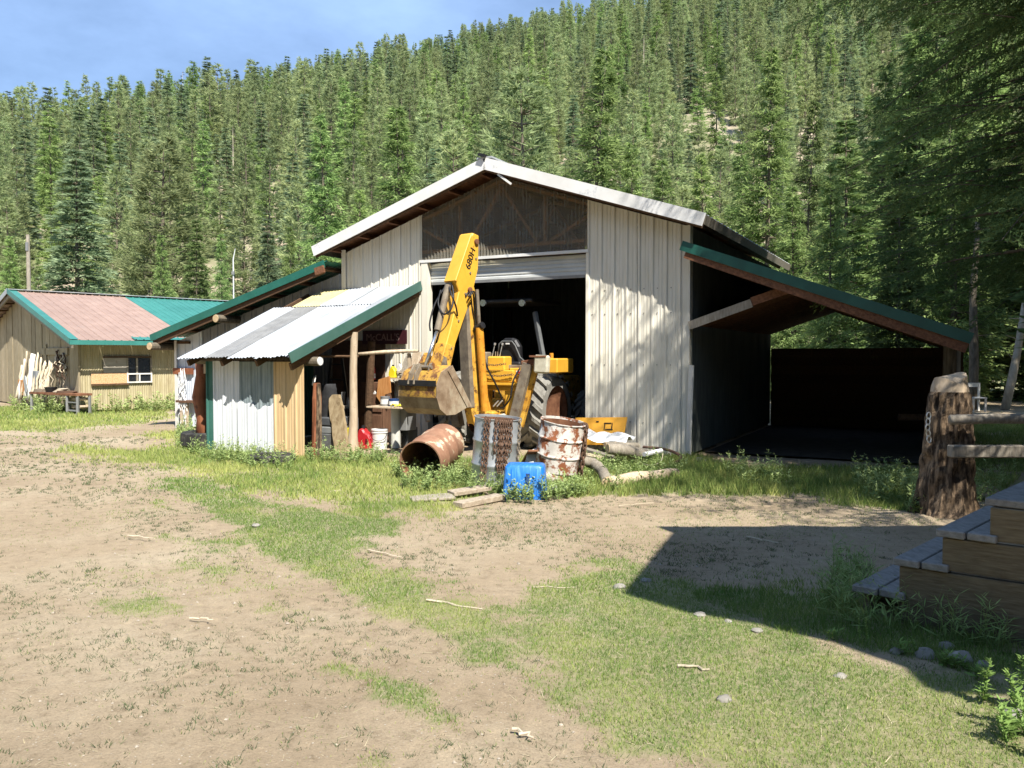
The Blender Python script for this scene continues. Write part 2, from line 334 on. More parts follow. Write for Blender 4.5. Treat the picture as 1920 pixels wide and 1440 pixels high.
leaf_mat('tuft_blade', (.07, .10, .05), (.17, .21, .10), trans=.2, rnd=0, hue=0)
MT = _mats
# ------------------------------------------------------------------ noise and ground cover map (world metres)
def _hash(i, j, s):
    n = (i.astype(np.int64) * 374761393 + j.astype(np.int64) * 668265263 + s * 982451653) & 0x7fffffff
    n = ((n ^ (n >> 13)) * 1274126177) & 0x7fffffff
    return ((n ^ (n >> 16)) & 0xffff) / 65535.0
def vnoise(x, y, s=0):
    i, j = np.floor(x), np.floor(y); fx, fy = x - i, y - j
    fx = fx * fx * (3 - 2 * fx); fy = fy * fy * (3 - 2 * fy)
    a, b, c, d = _hash(i, j, s), _hash(i + 1, j, s), _hash(i, j + 1, s), _hash(i + 1, j + 1, s)
    return (a * (1 - fx) + b * fx) * (1 - fy) + (c * (1 - fx) + d * fx) * fy
def fbm(x, y, sc, s=0, oc=4):
    t, a, n = 0, .5, 0
    for k in range(oc):
        t = t + a * vnoise(x * sc * 2 ** k, y * sc * 2 ** k, s + k * 17); n += a; a *= .55
    return t / n
def poly_soft(x, y, poly, soft):
    """1 inside, falling to 0 over soft metres outside"""
    P = np.array(poly); n = len(P); inside = np.zeros(x.shape, bool); dmin = np.full(x.shape, 1e9)
    for k in range(n):
        x0, y0 = P[k]; x1, y1 = P[(k + 1) % n]
        c = ((y0 > y) != (y1 > y)) & (x < (x1 - x0) * (y - y0) / (y1 - y0 + 1e-12) + x0); inside ^= c
        dx, dy = x1 - x0, y1 - y0; t = np.clip(((x - x0) * dx + (y - y0) * dy) / (dx * dx + dy * dy + 1e-12), 0, 1)
        dmin = np.minimum(dmin, np.hypot(x - x0 - t * dx, y - y0 - t * dy))
    sd = np.where(inside, dmin, -dmin)
    return np.clip(.5 + sd / (2 * soft), 0, 1)
def gpoly(pts): return [tuple(G(a, b)[:2]) for a, b in pts]
ZONES = [  # outline on the ground, cover 0..1, edge softness, yellow 0..1, blade height m
    (gpoly([(60, 822), (140, 838), (250, 845), (300, 812), (330, 800), (560, 850), (760, 860), (1000, 925), (760, 962), (660, 975), (540, 950), (430, 915), (250, 868), (120, 835)]), 1.0, .55, .6, .055),
    (gpoly([(700, 890), (740, 870), (1300, 855), (1480, 895), (1500, 928), (1250, 925), (1000, 938), (860, 925), (760, 930)]), .95, .2, .45, .11),
    (gpoly([(1330, 872), (1760, 880), (1740, 962), (1600, 952), (1450, 915)]), .85, .2, .3, .09),
    (gpoly([(300, 885), (420, 905), (600, 950), (720, 985), (720, 1060), (860, 1085), (1120, 1050), (1240, 1090), (1400, 1165), (1640, 1240), (1920, 1290), (1920, 1470), (1380, 1470), (1130, 1400), (930, 1290), (780, 1215), (560, 1130), (380, 1010), (300, 930)]), .97, .3, .22, .03),
    (gpoly([(1180, 1180), (1640, 1240), (1920, 1300), (1920, 1470), (1400, 1470), (1250, 1330)]), .78, .4, 1.0, .045),
    (gpoly([(1180, 1120), (1500, 1080), (1650, 1100), (1900, 1180), (1920, 1290), (1640, 1240), (1400, 1165)]), .8, .25, .1, .06),
    (gpoly([(500, 1165), (700, 1222), (860, 1290), (940, 1385), (800, 1385), (610, 1290)]), 1.0, .2, .1, .03),
    (gpoly([(-300, 762), (330, 762), (330, 790), (180, 800), (110, 806), (-300, 790)]), 1.0, .8, .45, .06),
    (gpoly([(230, 990), (480, 1000), (640, 1110), (900, 1390), (640, 1400), (430, 1210), (230, 1110)]), .47, .4, .15, .024),
    (gpoly([(620, 1370), (900, 1350), (1000, 1420), (1010, 1470), (600, 1470)]), .48, .35, .1, .025),
    ([(5.5, 9.2), (30, 9.2), (30, 22), (6.8, 22), (6.2, 12)], .8, .4, .45, .08),
]
TRACKS = [gpoly(t) for t in ([(1230, 1470), (1010, 1345), (860, 1262), (720, 1185), (590, 1110), (470, 1035), (380, 965), (250, 900)], [(900, 1470), (730, 1370), (600, 1290), (480, 1195), (360, 1100), (240, 1010), (120, 920)])]
def track(x, y):
    d = np.full(x.shape, 9.0)
    for t in TRACKS:
        for (x0, y0), (x1, y1) in zip(t[:-1], t[1:]):
            dx, dy = x1 - x0, y1 - y0; k = np.clip(((x - x0) * dx + (y - y0) * dy) / (dx * dx + dy * dy), 0, 1); d = np.minimum(d, np.hypot(x - x0 - k * dx, y - y0 - k * dy))
    d = d + (fbm(x, y, 1.6, 83, 3) - .5) * .22
    return np.clip(1.35 - d / .17, 0, 1)
def cover(x, y):
    c = np.zeros(x.shape); yel = np.zeros(x.shape); hh = np.full(x.shape, .03)
    xx = x + (fbm(x, y, .9, 5) - .5) * .9; yy = y + (fbm(x, y, .9, 91) - .5) * .9
    for poly, den, soft, yl, bh in ZONES:
        m = poly_soft(xx, yy, poly, soft) * den; up = m > c
        c = np.where(up, m, c); yel = np.where(up, yl, yel); hh = np.where(up, bh, hh)
    c = c * (1 - .6 * track(x, y))
    patch = fbm(x, y, 1.15, 33, 5); patch2 = fbm(x, y, 5.0, 61, 4)
    q = c * 1.75 + (patch - .5) * 2.5 + (patch2 - .5) * 2.1 - .55 + .12 * (c > .8)
    sparse = .06 + .14 * np.clip((fbm(x, y, .5, 7) - .45) * 5, 0, 1)
    yel = np.clip(yel + (fbm(x, y, .7, 12) - .5) * .9 + (fbm(x, y, 3.5, 52, 3) - .5) * .7, 0, 1)
    far = (y > 30)
    return np.where(far, .9, np.maximum(np.clip(q, 0, 1) * (c > .02), sparse)), yel, hh
def ground_z(x, y):
    return -.022 * track(x, y) + (fbm(x, y, .22, 3) - .5) * .05 + (fbm(x, y, 2.5, 9, 3) - .5) * .016 + (fbm(x, y, 9, 19, 2) - .5) * .008
# one ground sheet: fine near the yard, coarse to the horizon
gx = np.concatenate([np.linspace(-900, -60, 15), np.linspace(-50, -16, 35), np.arange(-15.5, 9.5, .11), np.linspace(10, 50, 40), np.linspace(60, 900, 15)])
gy = np.concatenate([np.linspace(-60, -4, 12), np.arange(-3, 2.5, .5), np.arange(2.6, 9, .06), np.arange(9, 17, .10), np.arange(17, 32, .3), np.linspace(33, 70, 25), np.linspace(90, 1200, 15)])
XX, YY = np.meshgrid(gx, gy); cv, yl_, hh_ = cover(XX.ravel(), YY.ravel())
ZZ = ground_z(XX.ravel(), YY.ravel()) * np.clip(1.4 - np.hypot(XX.ravel(), YY.ravel()) / 60, 0, 1)
def grid_mesh(name, X, Y, Z, nx, ny, attrs, mat, kind='structure'):
    me = bpy.data.meshes.new(name); n = len(X); me.vertices.add(n); me.vertices.foreach_set('co', np.stack([X, Y, Z], 1).astype(np.float32).ravel())
    a = (np.arange(ny - 1)[:, None] * nx + np.arange(nx - 1)[None, :]).ravel(); q = np.stack([a, a + 1, a + 1 + nx, a + nx], 1).astype(np.int32)
    me.loops.add(q.size); me.loops.foreach_set('vertex_index', q.ravel()); me.polygons.add(len(q))
    me.polygons.foreach_set('loop_start', np.arange(0, q.size, 4, dtype=np.int32)); me.polygons.foreach_set('use_smooth', np.ones(len(q), bool))
    for k, v_ in attrs.items():
        at = me.attributes.new(k, 'FLOAT', 'POINT'); at.data.foreach_set('value', v_.astype(np.float32))
    me.update(calc_edges=True); me.validate(); me.materials.append(mat); o = bpy.data.objects.new(name, me); col.objects.link(o); return tag(o, kind=kind)
def ground_mat():
    m = bpy.data.materials.new('ground_soil'); m.use_nodes = True; N, L_ = m.node_tree.nodes, m.node_tree.links; bs = N['Principled BSDF']
    bs.inputs['Roughness'].default_value = .97; bs.inputs['Specular IOR Level'].default_value = .1
    t = N.new('ShaderNodeTexCoord')
    def noise(sc, det=8, ro=.6):
        n = N.new('ShaderNodeTexNoise'); n.inputs['Scale'].default_value = sc; n.inputs['Detail'].default_value = det; n.inputs['Roughness'].default_value = ro
        L_.new(t.outputs['Object'], n.inputs['Vector']); return n.outputs['Fac']
    def ramp(src, stops):
        r_ = N.new('ShaderNodeValToRGB'); e = r_.color_ramp.elements
        while len(e) < len(stops): e.new(.5)
        for i, (p, c) in enumerate(stops): e[i].position = p; e[i].color = (*c, 1)
        L_.new(src, r_.inputs['Fac']); return r_.outputs['Color']
    def mixc(f_, a, b, mode='MIX'):
        x = N.new('ShaderNodeMix'); x.data_type = 'RGBA'; x.blend_type = mode
        for k, s_ in (('Factor', f_), ('A', a), ('B', b)):
            if isinstance(s_, (int, float)): x.inputs[k].default_value = s_
            elif isinstance(s_, tuple): x.inputs[k].default_value = (*s_, 1)
            else: L_.new(s_, x.inputs[k])
        return x.outputs['Result']
    big = ramp(noise(.55, 6), [(.32, (.33, .252, .164)), (.5, (.405, .317, .213)), (.68, (.475, .388, .27))])
    mid = ramp(noise(9, 10, .78), [(.32, (.60, .59, .56)), (.47, (.97, .97, .97)), (.55, (1, 1, 1)), (.7, (1.25, 1.23, 1.2))])
    soil = mixc(1.0, big, mid, 'MULTIPLY')
    fine = ramp(noise(95, 5, .8), [(.30, (.42, .40, .37)), (.44, (.95, .95, .95)), (.58, (1, 1, 1)), (.72, (1.5, 1.5, 1.48))])
    soil = mixc(1.0, soil, fine, 'MULTIPLY')
    vor = N.new('ShaderNodeTexVoronoi'); vor.inputs['Scale'].default_value = 46; L_.new(t.outputs['Object'], vor.inputs['Vector'])
    peb = ramp(vor.outputs['Distance'], [(.10, (1, 1, 1)), (.22, (0, 0, 0))])
    pebn = ramp(noise(13, 3), [(.55, (0, 0, 0)), (.66, (1, 1, 1))])
    soil = mixc(mixc(1.0, peb, pebn, 'MULTIPLY'), soil, (.56, .51, .43))
    a1 = N.new('ShaderNodeAttribute'); a1.attribute_name = 'cover'; a2 = N.new('ShaderNodeAttribute'); a2.attribute_name = 'dry'
    thatch = mixc(a2.outputs['Fac'], (.16, .215, .075), (.42, .41, .16))
    thatch = mixc(ramp(noise(26, 5), [(.4, (0, 0, 0)), (.66, (1, 1, 1))]), thatch, (.38, .33, .20))
    mr = N.new('ShaderNodeMath'); mr.operation = 'ADD'; L_.new(a1.outputs['Fac'], mr.inputs[0])
    nn = N.new('ShaderNodeMath'); nn.operation = 'MULTIPLY_ADD'; nn.inputs[1].default_value = .9; nn.inputs[2].default_value = -.45; L_.new(noise(14, 6), nn.inputs[0]); L_.new(nn.outputs[0], mr.inputs[1])
    f_ = ramp(mr.outputs[0], [(.38, (0, 0, 0)), (.9, (.85, .85, .85))])
    L_.new(mixc(f_, soil, thatch), bs.inputs['Base Color'])
    b1 = N.new('ShaderNodeBump'); b1.inputs['Strength'].default_value = .8; b1.inputs['Distance'].default_value = .02; L_.new(noise(55, 8, .8), b1.inputs['Height'])
    b2 = N.new('ShaderNodeBump'); b2.inputs['Strength'].default_value = .2; b2.inputs['Distance'].default_value = .05; L_.new(noise(6, 6), b2.inputs['Height']); L_.new(b2.outputs['Normal'], b1.inputs['Normal'])
    L_.new(b1.outputs['Normal'], bs.inputs['Normal']); return m
ground = grid_mesh('ground', XX.ravel(), YY.ravel(), ZZ, len(gx), len(gy), {'cover': cv, 'dry': yl_}, ground_mat())

# dark sheets that put the shade under the roofs into the floor colour
def shade_sheet(name, x0, x1, y0, y1):
    mb = MB(BM); mb.add([(x0, y0, .035), (x1, y0, .035), (x1, y1, .035), (x0, y1, .035)], [(0, 1, 2, 3)]); o = mb.build(name, mk('floor_shade', (.035, .03, .024), (.07, .06, .046), 6, rough=.95, bump=.6), None, origin=C0); return tag(o, kind='structure')
shade_sheet('barn_floor_shade', -6.9, -.15, .25, 6.9); shade_sheet('carport_floor_shade', .1, 3.75, .75, 6.8)
# the wooded hill behind
RX = np.array([-420, -300, -158, -92, -43, -10, 6, 60, 110, 200, 420]); RZ = np.array([16, 26, 48, 74, 84, 92, 96, 115, 131, 143, 123])
HY0, HY1 = 52.0, 255.0
def hill_z(x, y):
    x, y = np.asarray(x, float), np.asarray(y, float); r_ = np.interp(x, RX, RZ); y0 = HY0 + 10 * (fbm(x, x * 0, .02, 4) - .5)
    t = np.clip((y - y0) / (HY1 - y0), 0, None); up = np.where(t < 1, t ** .96, 1 - (t - 1) * .6)
    return r_ * up + (fbm(x, y, .035, 21) - .5) * 7 * np.clip(t * 8, 0, 1) + (fbm(x, y, .2, 31, 3) - .5) * 1.2 * np.clip(t * 8, 0, 1) - .15
hx = np.linspace(-430, 430, 260); hy = np.concatenate([np.linspace(46, 110, 50), np.linspace(112, 420, 110)])
HX, HY = np.meshgrid(hx, hy)
hill_mat = mk('hill_soil', (.30, .24, .17), (.47, .39, .29), .5, rough=.95, c3=(.15, .17, .07), s3=.10, lo3=.42, hi3=.60, bump=.6, bscale=1.5)
hill = grid_mesh('hillside', HX.ravel(), HY.ravel(), hill_z(HX.ravel(), HY.ravel()), len(hx), len(hy), {}, hill_mat)
# ------------------------------------------------------------------ the barn (frame: x right, y into the barn, z up; origin at right front corner)
rg = random.Random(4)
BX, BY, BZ = Vector((1, 0, 0)), Vector((0, 1, 0)), Vector((0, 0, 1))
WL, LEN, RIDX, RIDZ, SL = 7.04, 7.0, -3.47, 5.07, .33
def roof_z(x): return RIDZ - SL * abs(x - RIDX)
def wall_top(x): return roof_z(x) - .21
barn = thing('metal_barn', 'pale ribbed metal barn with open doorway and gabled roof in the middle of the yard', 'barn', C0, -ANG)
def bb(): return MB(BM)
# front siding, one object per sheet
for x0, x1 in ((-1.76, -.86), (-.86, 0), (-7.04, -6.13), (-6.13, -5.13)):
    bb().sheet((x0, 0, 0), BX, BZ, -BY, x1 - x0 - .006, .03, lambda i, x0=x0: wall_top(x0 + i), 'R', rows=9, dent=.0018, rng=rg).build('wall_panel', MT['siding'], barn)
bb().box((.012, .05, 1.88), (.03, .16, 3.7)).box((-.04, -.026, 1.88), (.09, .006, 3.7)).build('corner_trim', MT['siding'], barn)
bb().box((-7.05, .05, 1.9), (.03, .14, 3.72)).box((-7.0, -.026, 1.9), (.1, .006, 3.72)).build('corner_trim', MT['siding'], barn)
# door jambs and header
bb().box((-1.745, .06, 1.7), (.05, .17, 3.4)).build('door_jamb', MT['siding'], barn)
bb().box((-5.07, .06, 1.7), (.14, .17, 3.4)).build('door_jamb', MT['siding'], barn)
bb().box((-3.44, -.012, 3.43), (3.42, .05, .05)).build('header_trim', MT['trim_white'], barn)
bb().box((-3.44, .2, 3.36), (3.3, .1, .12)).build('header_beam', MT['wood_dark'], barn)
curtain = bb(); pr = []
for k in range(5):
    z0 = 3.03 + k * .075; pr += [(0, z0), (.012, z0 + .012), (.012, z0 + .05), (0, z0 + .062)]
curtain.add([(x, .1 - i, z) for x in (-4.99, -1.78) for i, z in pr], [(k, k + 1, len(pr) + k + 1, len(pr) + k) for k in range(len(pr) - 1)])
door = curtain.build('roll_up_door', mk('door_curtain', (.50, .52, .50), (.62, .63, .60), 3, rough=.45, spec=.4), barn)
bb().box((-3.38, .1, 3.015), (3.2, .035, .05)).build('bottom_bar', MT['galv_grey'], door)
# clear corrugated gable sheets and the truss behind them
xs = [-5.13, -4.46, -3.79, -3.12, -2.45, -1.76]
for a, b in zip(xs[:-1], xs[1:]):
    bb().sheet((a, -.008, 0), BX, BZ, -BY, b - a + .02, 3.455, lambda i, a=a: wall_top(a + i), 'C', amp=1.7, rows=3).build('gable_panel', MT['clear_sheet'], barn)
def tbeam(n, p, q, w=.09, h=.05): bb().beam(p, q, h, w, up=(0, 1, 0)).build(n, MT['truss_wood'], barn, bev=.004)
for yy in (.1, 2.4, 4.6):
    for sx in (-1, 1): tbeam('rafter', (RIDX, yy, wall_top(RIDX) - .07), (RIDX + sx * 3.42, yy, wall_top(RIDX + 3.42) - .07))
    tbeam('bottom_chord', (-6.95, yy, 3.62), (-.05, yy, 3.62), .14)
    for p, q in (((-3.47, 4.7), (-2.75, 3.65)), ((-2.6, 4.45), (-2.6, 3.66)), ((-2.5, 3.66), (-1.75, 4.06)), ((-3.47, 4.7), (-4.2, 3.65)), ((-4.35, 4.45), (-4.35, 3.66)), ((-4.45, 3.66), (-5.2, 4.06))):
        tbeam('truss_web', (p[0], yy + .03, p[1]), (q[0], yy + .03, q[1]), .09)
# side and back walls
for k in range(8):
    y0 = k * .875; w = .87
    bb().sheet((0, y0, 0), BY, BZ, BX, w, .05, roof_z(0) - .2, 'C', amp=1.3).build('wall_panel', MT['siding_shaded'], barn)
    bb().sheet((-7.04, y0, 0), BY, BZ, -BX, w, .05, roof_z(0) - .2, 'R').build('wall_panel', MT['siding_shaded'], barn)
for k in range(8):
    x0 = -7.04 + k * .88; bb().sheet((x0, LEN, 0), BX, BZ, BY, .88, .05, lambda i, x0=x0: wall_top(x0 + i), 'R').build('wall_panel', MT['siding_shaded'], barn)
for x in (-6.95, -.09):
    for y in (.15, 1.9, 3.6, 5.3, 6.9): bb().box((x, y, 1.75), (.12, .12, 3.5)).build('post', MT['wood_dark'], barn)
# roof: purlins, deck, metal sheets, rake fascia
ca, sa = 1 / math.hypot(1, SL), SL / math.hypot(1, SL)
for sx in (-1, 1):
    out = Vector((sx * ca, 0, -sa)); nrm = Vector((sx * sa, 0, ca)); rl = 4.05 if sx > 0 else 4.1
    for k in range(6):
        c = Vector((RIDX, 0, RIDZ)) + out * (.25 + k * .72) - nrm * .11
        bb().beam(c + BY * -.44, c + BY * (LEN + .2), .05, .1, up=nrm).build('purlin', MT['wood_red'], barn)
    bb().add([Vector((RIDX, y, RIDZ)) + out * s_ - nrm * .045 for y, s_ in ((-.46, 0), (LEN + .3, 0), (LEN + .3, rl - .03), (-.46, rl - .03))], [(0, 1, 2, 3)]).build('roof_deck', MT['wood_red'], barn)
    for k in range(9):
        y0 = -.5 + k * .87
        bb().sheet(Vector((RIDX, y0, RIDZ)), BY, out, nrm, .87, .02, rl, 'R', amp=.9).build('roof_panel', MT['roof_zinc'], barn)
    p = Vector((RIDX, -.52, RIDZ - .085)); fz = bb()
    fz.beam(p, p + out * rl, .02, .2, up=nrm).build('fascia', MT['trim_white'], barn)
    q = Vector((RIDX, -.47, RIDZ - .13)); bb().beam(q + out * .02, q + out * (rl - .02), .04, .17, up=nrm).build('barge_board', MT['wood_dark'], barn)
    e0 = Vector((RIDX, 0, RIDZ)) + out * (rl + .012) - nrm * .07
    bb().beam(e0 + BY * -.5, e0 + BY * (LEN + .3), .02, .14, up=nrm).build('eave_board', MT['wood_grey'], barn)
bb().beam((RIDX, -.53, RIDZ + .012), (RIDX, LEN + .3, RIDZ + .012), .3, .03).build('ridge_cap', MT['asphalt_tin'], barn)
bb().beam((RIDX + .25, -.5, 4.78), (RIDX + .52, -.5, 4.58), .012, .035).build('loose_strip', MT['white_paint'], barn)
bb().box((RIDX - .02, -.53, RIDZ + .05), (.13, .14, .05), Matrix.Rotation(.3, 3, 'Y')).build('ridge_flap', MT['black'], barn)
# base board, screws
bb().box((-.9, .02, .02), (1.8, .04, .08)).build('base_board', MT['wood_dark'], barn)
scr = bb()
for z in (.55, 1.5, 2.35, 2.75):
    for k in range(8): scr.box((-1.66 + k * .2286, -.006, z), (.014, .012, .014))
scr.build('screws', mk('screw', (.2, .18, .15), None, 5), barn)

# ------------------------------------------------------------------ right carport
cp = thing('carport', 'open lean-to carport with dark green roof edge on the right of the barn', 'carport', C0, -ANG)
CW, CZ0, CZ1 = 3.95, 3.42, 1.93; csl = (CZ0 - CZ1) / CW; cl = math.hypot(1, csl)
co = Vector((1 / cl, 0, -csl / cl)); cn = Vector((csl / cl, 0, 1 / cl))
for k in range(9):
    y0 = -.35 + k * .82
    bb().sheet((.0, y0, CZ0), BY, co, cn, .82, .03, CW * cl, 'R').build('roof_panel', MT['green_dark'], cp)
bb().beam(Vector((-.02, -.37, CZ0 - .05)), Vector((CW, -.37, CZ1 - .05)), .02, .15, up=cn).build('rake_trim', MT['green_dark'], cp)
bb().beam(Vector((.04, -.33, CZ0 - .17)), Vector((CW - .05, -.33, CZ1 - .17)), .045, .16, up=cn).build('rafter', MT['wood_red'], cp)
for k, y in enumerate((1.5, 3.2, 4.9, 6.6)): bb().beam(Vector((.06, y, CZ0 - .17)), Vector((CW - .05, y, CZ1 - .17)), .05, .15, up=cn).build('rafter', MT['wood_dark'], cp)
for k in range(6):
    x = .35 + k * .66; c = Vector((x, 0, CZ0 - csl * x - .06)); bb().beam(c + BY * -.34, c + BY * 7.0, .09, .05, up=cn).build('purlin', MT['wood_red'], cp)
# inner sloping plank ceiling that climbs from the barn wall to the roof
pz0, pz1, px1 = 2.15, 2.72, 1.72
for k in range(14):
    y0 = .0 + k * .47
    bb().beam((.07, y0 + .22, pz0), (px1, y0 + .22, pz1), .455, .03).build('ceiling_plank', MT['wood_red'], cp)
bb().beam((.03, -.05, pz0 - .02), (1.0, -.05, pz0 + (pz1 - pz0) * .58 - .02), .05, .13, up=(0, -.01, 1)).build('edge_board', MT['wood_grey'], cp)
bb().beam((1.0, -.045, pz0 + (pz1 - pz0) * .58), (px1, -.045, pz1 - .01), .05, .13).build('edge_board', MT['wood_red'], cp)
bb().tube([(px1 + .35, -.2, 2.55), (px1 + .3, 6.9, 2.5)], [.09, .075], 10, rng=rg, wob=.05).build('ridge_log', MT['bark_pine'], cp)
# back wall boards, outer wall, posts
for k in range(9):
    bb().box((.02 + 2 + rg.uniform(-.01, .01), 6.9 + rg.uniform(-.008, .008), .12 + k * .2), (3.96, .03, .1995)).build('back_board_or_shade', MT['wood_dark'], cp)
for k in range(6):
    y0 = 1.1 + k * .97; bb().sheet((CW - .12, y0, 0), BY, BZ, BX, .96, .03, CZ1 - .1, 'R').build('side_panel', MT['siding_shaded'], cp)
for y in (1.0, 4.0, 6.8): bb().tube([(CW - .25, y, 0), (CW - .25, y, CZ1 - .1)], [.1, .09], 10, rng=rg, wob=.06).build('post', MT['bark_pine'], cp)
bb().box((CW - .13, 1.06, .95), (.05, .05, 1.85)).build('corner_trim', MT['galv_grey'], cp)
bb().beam((.03, -.06, .08), (.08, -.1, 1.5), .03, .1).build('leaning_trim', MT['white_paint'], cp)

# ------------------------------------------------------------------ left side shed with the long green rake
sd = thing('side_shed', 'low lean-to shed with long green roof edge on the left of the barn', 'shed', C0, -ANG)
SX1, SZ0, SZ1 = -12.2, 3.50, 2.10; ssl = (SZ0 - SZ1) / (-7.08 - SX1)
so = Vector((-1, 0, -ssl)).normalized(); sn = Vector((-ssl, 0, 1)).normalized(); slen = (Vector((-7.08, 0, SZ0)) - Vector((SX1, 0, SZ1))).length
for k in range(8):
    bb().sheet(Vector((-7.08, -.45 + k * .87, SZ0)), BY, so, sn, .87, 0, slen + .05, 'R').build('roof_panel', MT['green_metal'], sd)
q0, q1 = Vector((-7.12, -.47, SZ0 - .05)), Vector((SX1, -.47, SZ1 - .05)); qm = q0.lerp(q1, .36)
bb().beam(q0, qm, .02, .15, up=sn).build('rake_trim', MT['green_metal'], sd)
bb().beam(qm - Vector((0, .004, 0)), q1 - Vector((0, .004, 0)), .02, .15, up=sn).build('rake_trim', MT['green_metal'], sd)
bb().beam(q0 + Vector((-.06, .05, -.12)), q1 + Vector((.05, .05, -.12)), .04, .12, up=sn).build('barge_board', MT['wood_dark'], sd)
bb().beam(Vector((-7.1, -.5, SZ0 - .15)), Vector((-7.32, -.5, SZ0 - .2)), .05, .14).build('rafter_end', MT['wood_red'], sd)
for k in range(7):
    c = Vector((-7.3, 0, SZ0 - .12)).lerp(Vector((SX1 + .1, 0, SZ1 - .12)), k / 6); bb().beam(c + BY * -.42, c + BY * 6.5, .09, .06, up=sn).build('purlin', MT['wood_dark'], sd)
for f in (.56, .97):
    c = Vector((-7.1, 0, SZ0 - .28)).lerp(Vector((SX1, 0, SZ1 - .28)), f)
    o_ = bb().tube([c + BY * -.62, c + BY * 3], [.085, .09], 12, rng=rg, wob=.05).build('log_beam', MT['bark_pine'], sd)
    bb().tube([c + BY * -.632, c + BY * -.618], [.08, .083], 12).build('cut_end', MT['cut_wood'], o_)
for k in range(6):
    x0 = SX1 + .3 + k * .81
    zt = lambda i, x0=x0: SZ0 - .2 - ssl * (-7.08 - (x0 + i))
    bb().sheet((x0, 0, 0), BX, BZ, -BY, .8, .04, zt, 'R').build('wall_panel', MT['panel_blue'] if k == 0 else MT['shed_wall'], sd)
for k in range(7): bb().sheet((SX1 + .28, k * .9, 0), BY, BZ, -BX, .9, .04, SZ1 - .25, 'R').build('wall_panel', MT['panel_blue'], sd)
bb().box((SX1 + .5, -.03, 1.95), (.5, .05, .06)).build('ledge', MT['wood_dark'], sd)
bb().box((SX1 + .55, -.05, 1.30), (.62, .05, .14)).build('rail_board', MT['post_red'], sd)
bb().box((SX1 + .75, -.12, .62), (.5, .22, .05)).build('rail_board', MT['brown_board'], sd)
for x in (.62, .78): bb().box((SX1 + x, -.16, .3), (.07, .05, .6)).build('stud', MT['wood_pale'], sd)
bb().box((SX1 + .32, -.05, 1.0), (.07, .04, 2.0)).build('corner_trim', MT['white_paint'], sd)

# ------------------------------------------------------------------ porch lean-to in front of the barn (tool porch)
pc = thing('tool_porch', 'low porch lean-to with silver corrugated roof and patchwork metal wall in front of the barn', 'porch', C0, -ANG)
PZ1, PZ0, PY = 2.97, 1.62, -3.13; psl = (PZ1 - PZ0) / -PY
pl = Vector((0, -1, -psl)).normalized(); pn = Vector((0, -psl, 1)).normalized(); plen = math.hypot(PY, PZ1 - PZ0)
def ragged(seed, a=.03):
    r_ = random.Random(seed); ph = r_.uniform(0, 9); return lambda i: plen + .02 + a * math.sin(i * 5 + ph) + a * .5 * math.sin(i * 17 + ph)
for x0, w, m_, l0, l1, lift in ((-8.06, .66, 'galv', 0.95, ragged(1), .0), (-7.42, .56, 'galv_grey', .88, ragged(2), .008), (-6.88, .68, 'galv', .9, ragged(3), .002), (-6.24, .72, 'galv', .88, ragged(4, .05), .012)):
    bb().sheet(Vector((x0, 0, PZ1)) + pn * lift, BX, pl, pn, w, l0, l1, 'C', rows=5, dent=.004, rng=rg).build('roof_sheet', MT[m_], pc)
for x0, w, m_ in ((-7.55, .72, 'galv_yellow'), (-6.86, .7, 'galv'), (-6.2, .68, 'galv'), (-5.56, .30, 'galv')):
    bb().sheet(Vector((x0, 0, PZ1)) + pn * .02, BX, pl, pn, w, .0, 1.0, 'C', rows=3, dent=.004, rng=rg).build('roof_sheet', MT[m_], pc)
# right rake trim in two lengths
ra, rb_ = Vector((-5.12, -.05, PZ1 + .01)), Vector((-5.50, PY - .03, PZ0 - .01)); rm = ra.lerp(rb_, .70)
bb().beam(ra, rm, .02, .17, up=pn).build('rake_trim', MT['green_grey'], pc)
bb().beam(rm.lerp(ra, .02) + Vector((.012, -.01, 0)), rb_ + Vector((.012, -.01, 0)), .02, .17, up=pn).build('rake_trim', MT['green_grey'], pc)
bb().add([(-5.56, 0, PZ1 + .03), (-5.13, -.05, PZ1 + .05), (-5.505, PY - .03, PZ0 + .06), (-5.62, PY - .03, PZ0 + .035)], [(0, 1, 2, 3)]).build('roof_edge', MT['galv'], pc)
bb().beam(ra + Vector((-.08, 0, -.14)), rb_ + Vector((-.08, .1, -.14)), .05, .12, up=pn).build('rafter', MT['wood_dark'], pc)
for x in (-7.9, -7.1, -6.3): bb().beam((x, -.05, PZ1 - .1), (x, PY + .05, PZ0 - .1), .05, .1, up=pn).build('rafter', MT['wood_dark'], pc)
lg = bb().tube([(-8.1, -2.72, PZ0 - .05), (-5.36, -2.62, PZ0 - .06)], [.07, .075], 12, rng=rg, wob=.05).build('eave_log', MT['bark_pine'], pc)
bb().tube([(-5.37, -2.62, PZ0 - .06), (-5.345, -2.62, PZ0 - .06)], [.072, .068], 12).build('cut_end', MT['paper_white'], lg)
# patchwork front wall
for x0, x1, m_, zt, pr_ in ((-7.80, -7.64, 'panel_green', 1.55, 'N'), (-7.64, -7.0, 'panel_white', 1.56, 'R'), (-7.0, -6.22, 'panel_slate', 1.55, 'R'), (-6.22, -5.55, 'panel_tan', 1.55, 'R')):
    bb().sheet((x0, -2.78, 0), BX, BZ, -BY, x1 - x0 - .005, .0, zt, pr_).build('wall_panel', MT[m_], pc)
bb().sheet((-7.02, -2.815, 0), BX, BZ, -BY, .82, .02, lambda i: .82 + .05 * math.sin(i * 9) + .03 * math.sin(i * 23), 'R').build('patch_panel', MT['panel_white'], pc)
for k in range(3): bb().sheet((-7.82, -2.76 + k * .92, 0), BY, BZ, -BX, .95, .02, 1.6 + .4 * k, 'R').build('wall_panel', MT['panel_green'], pc)
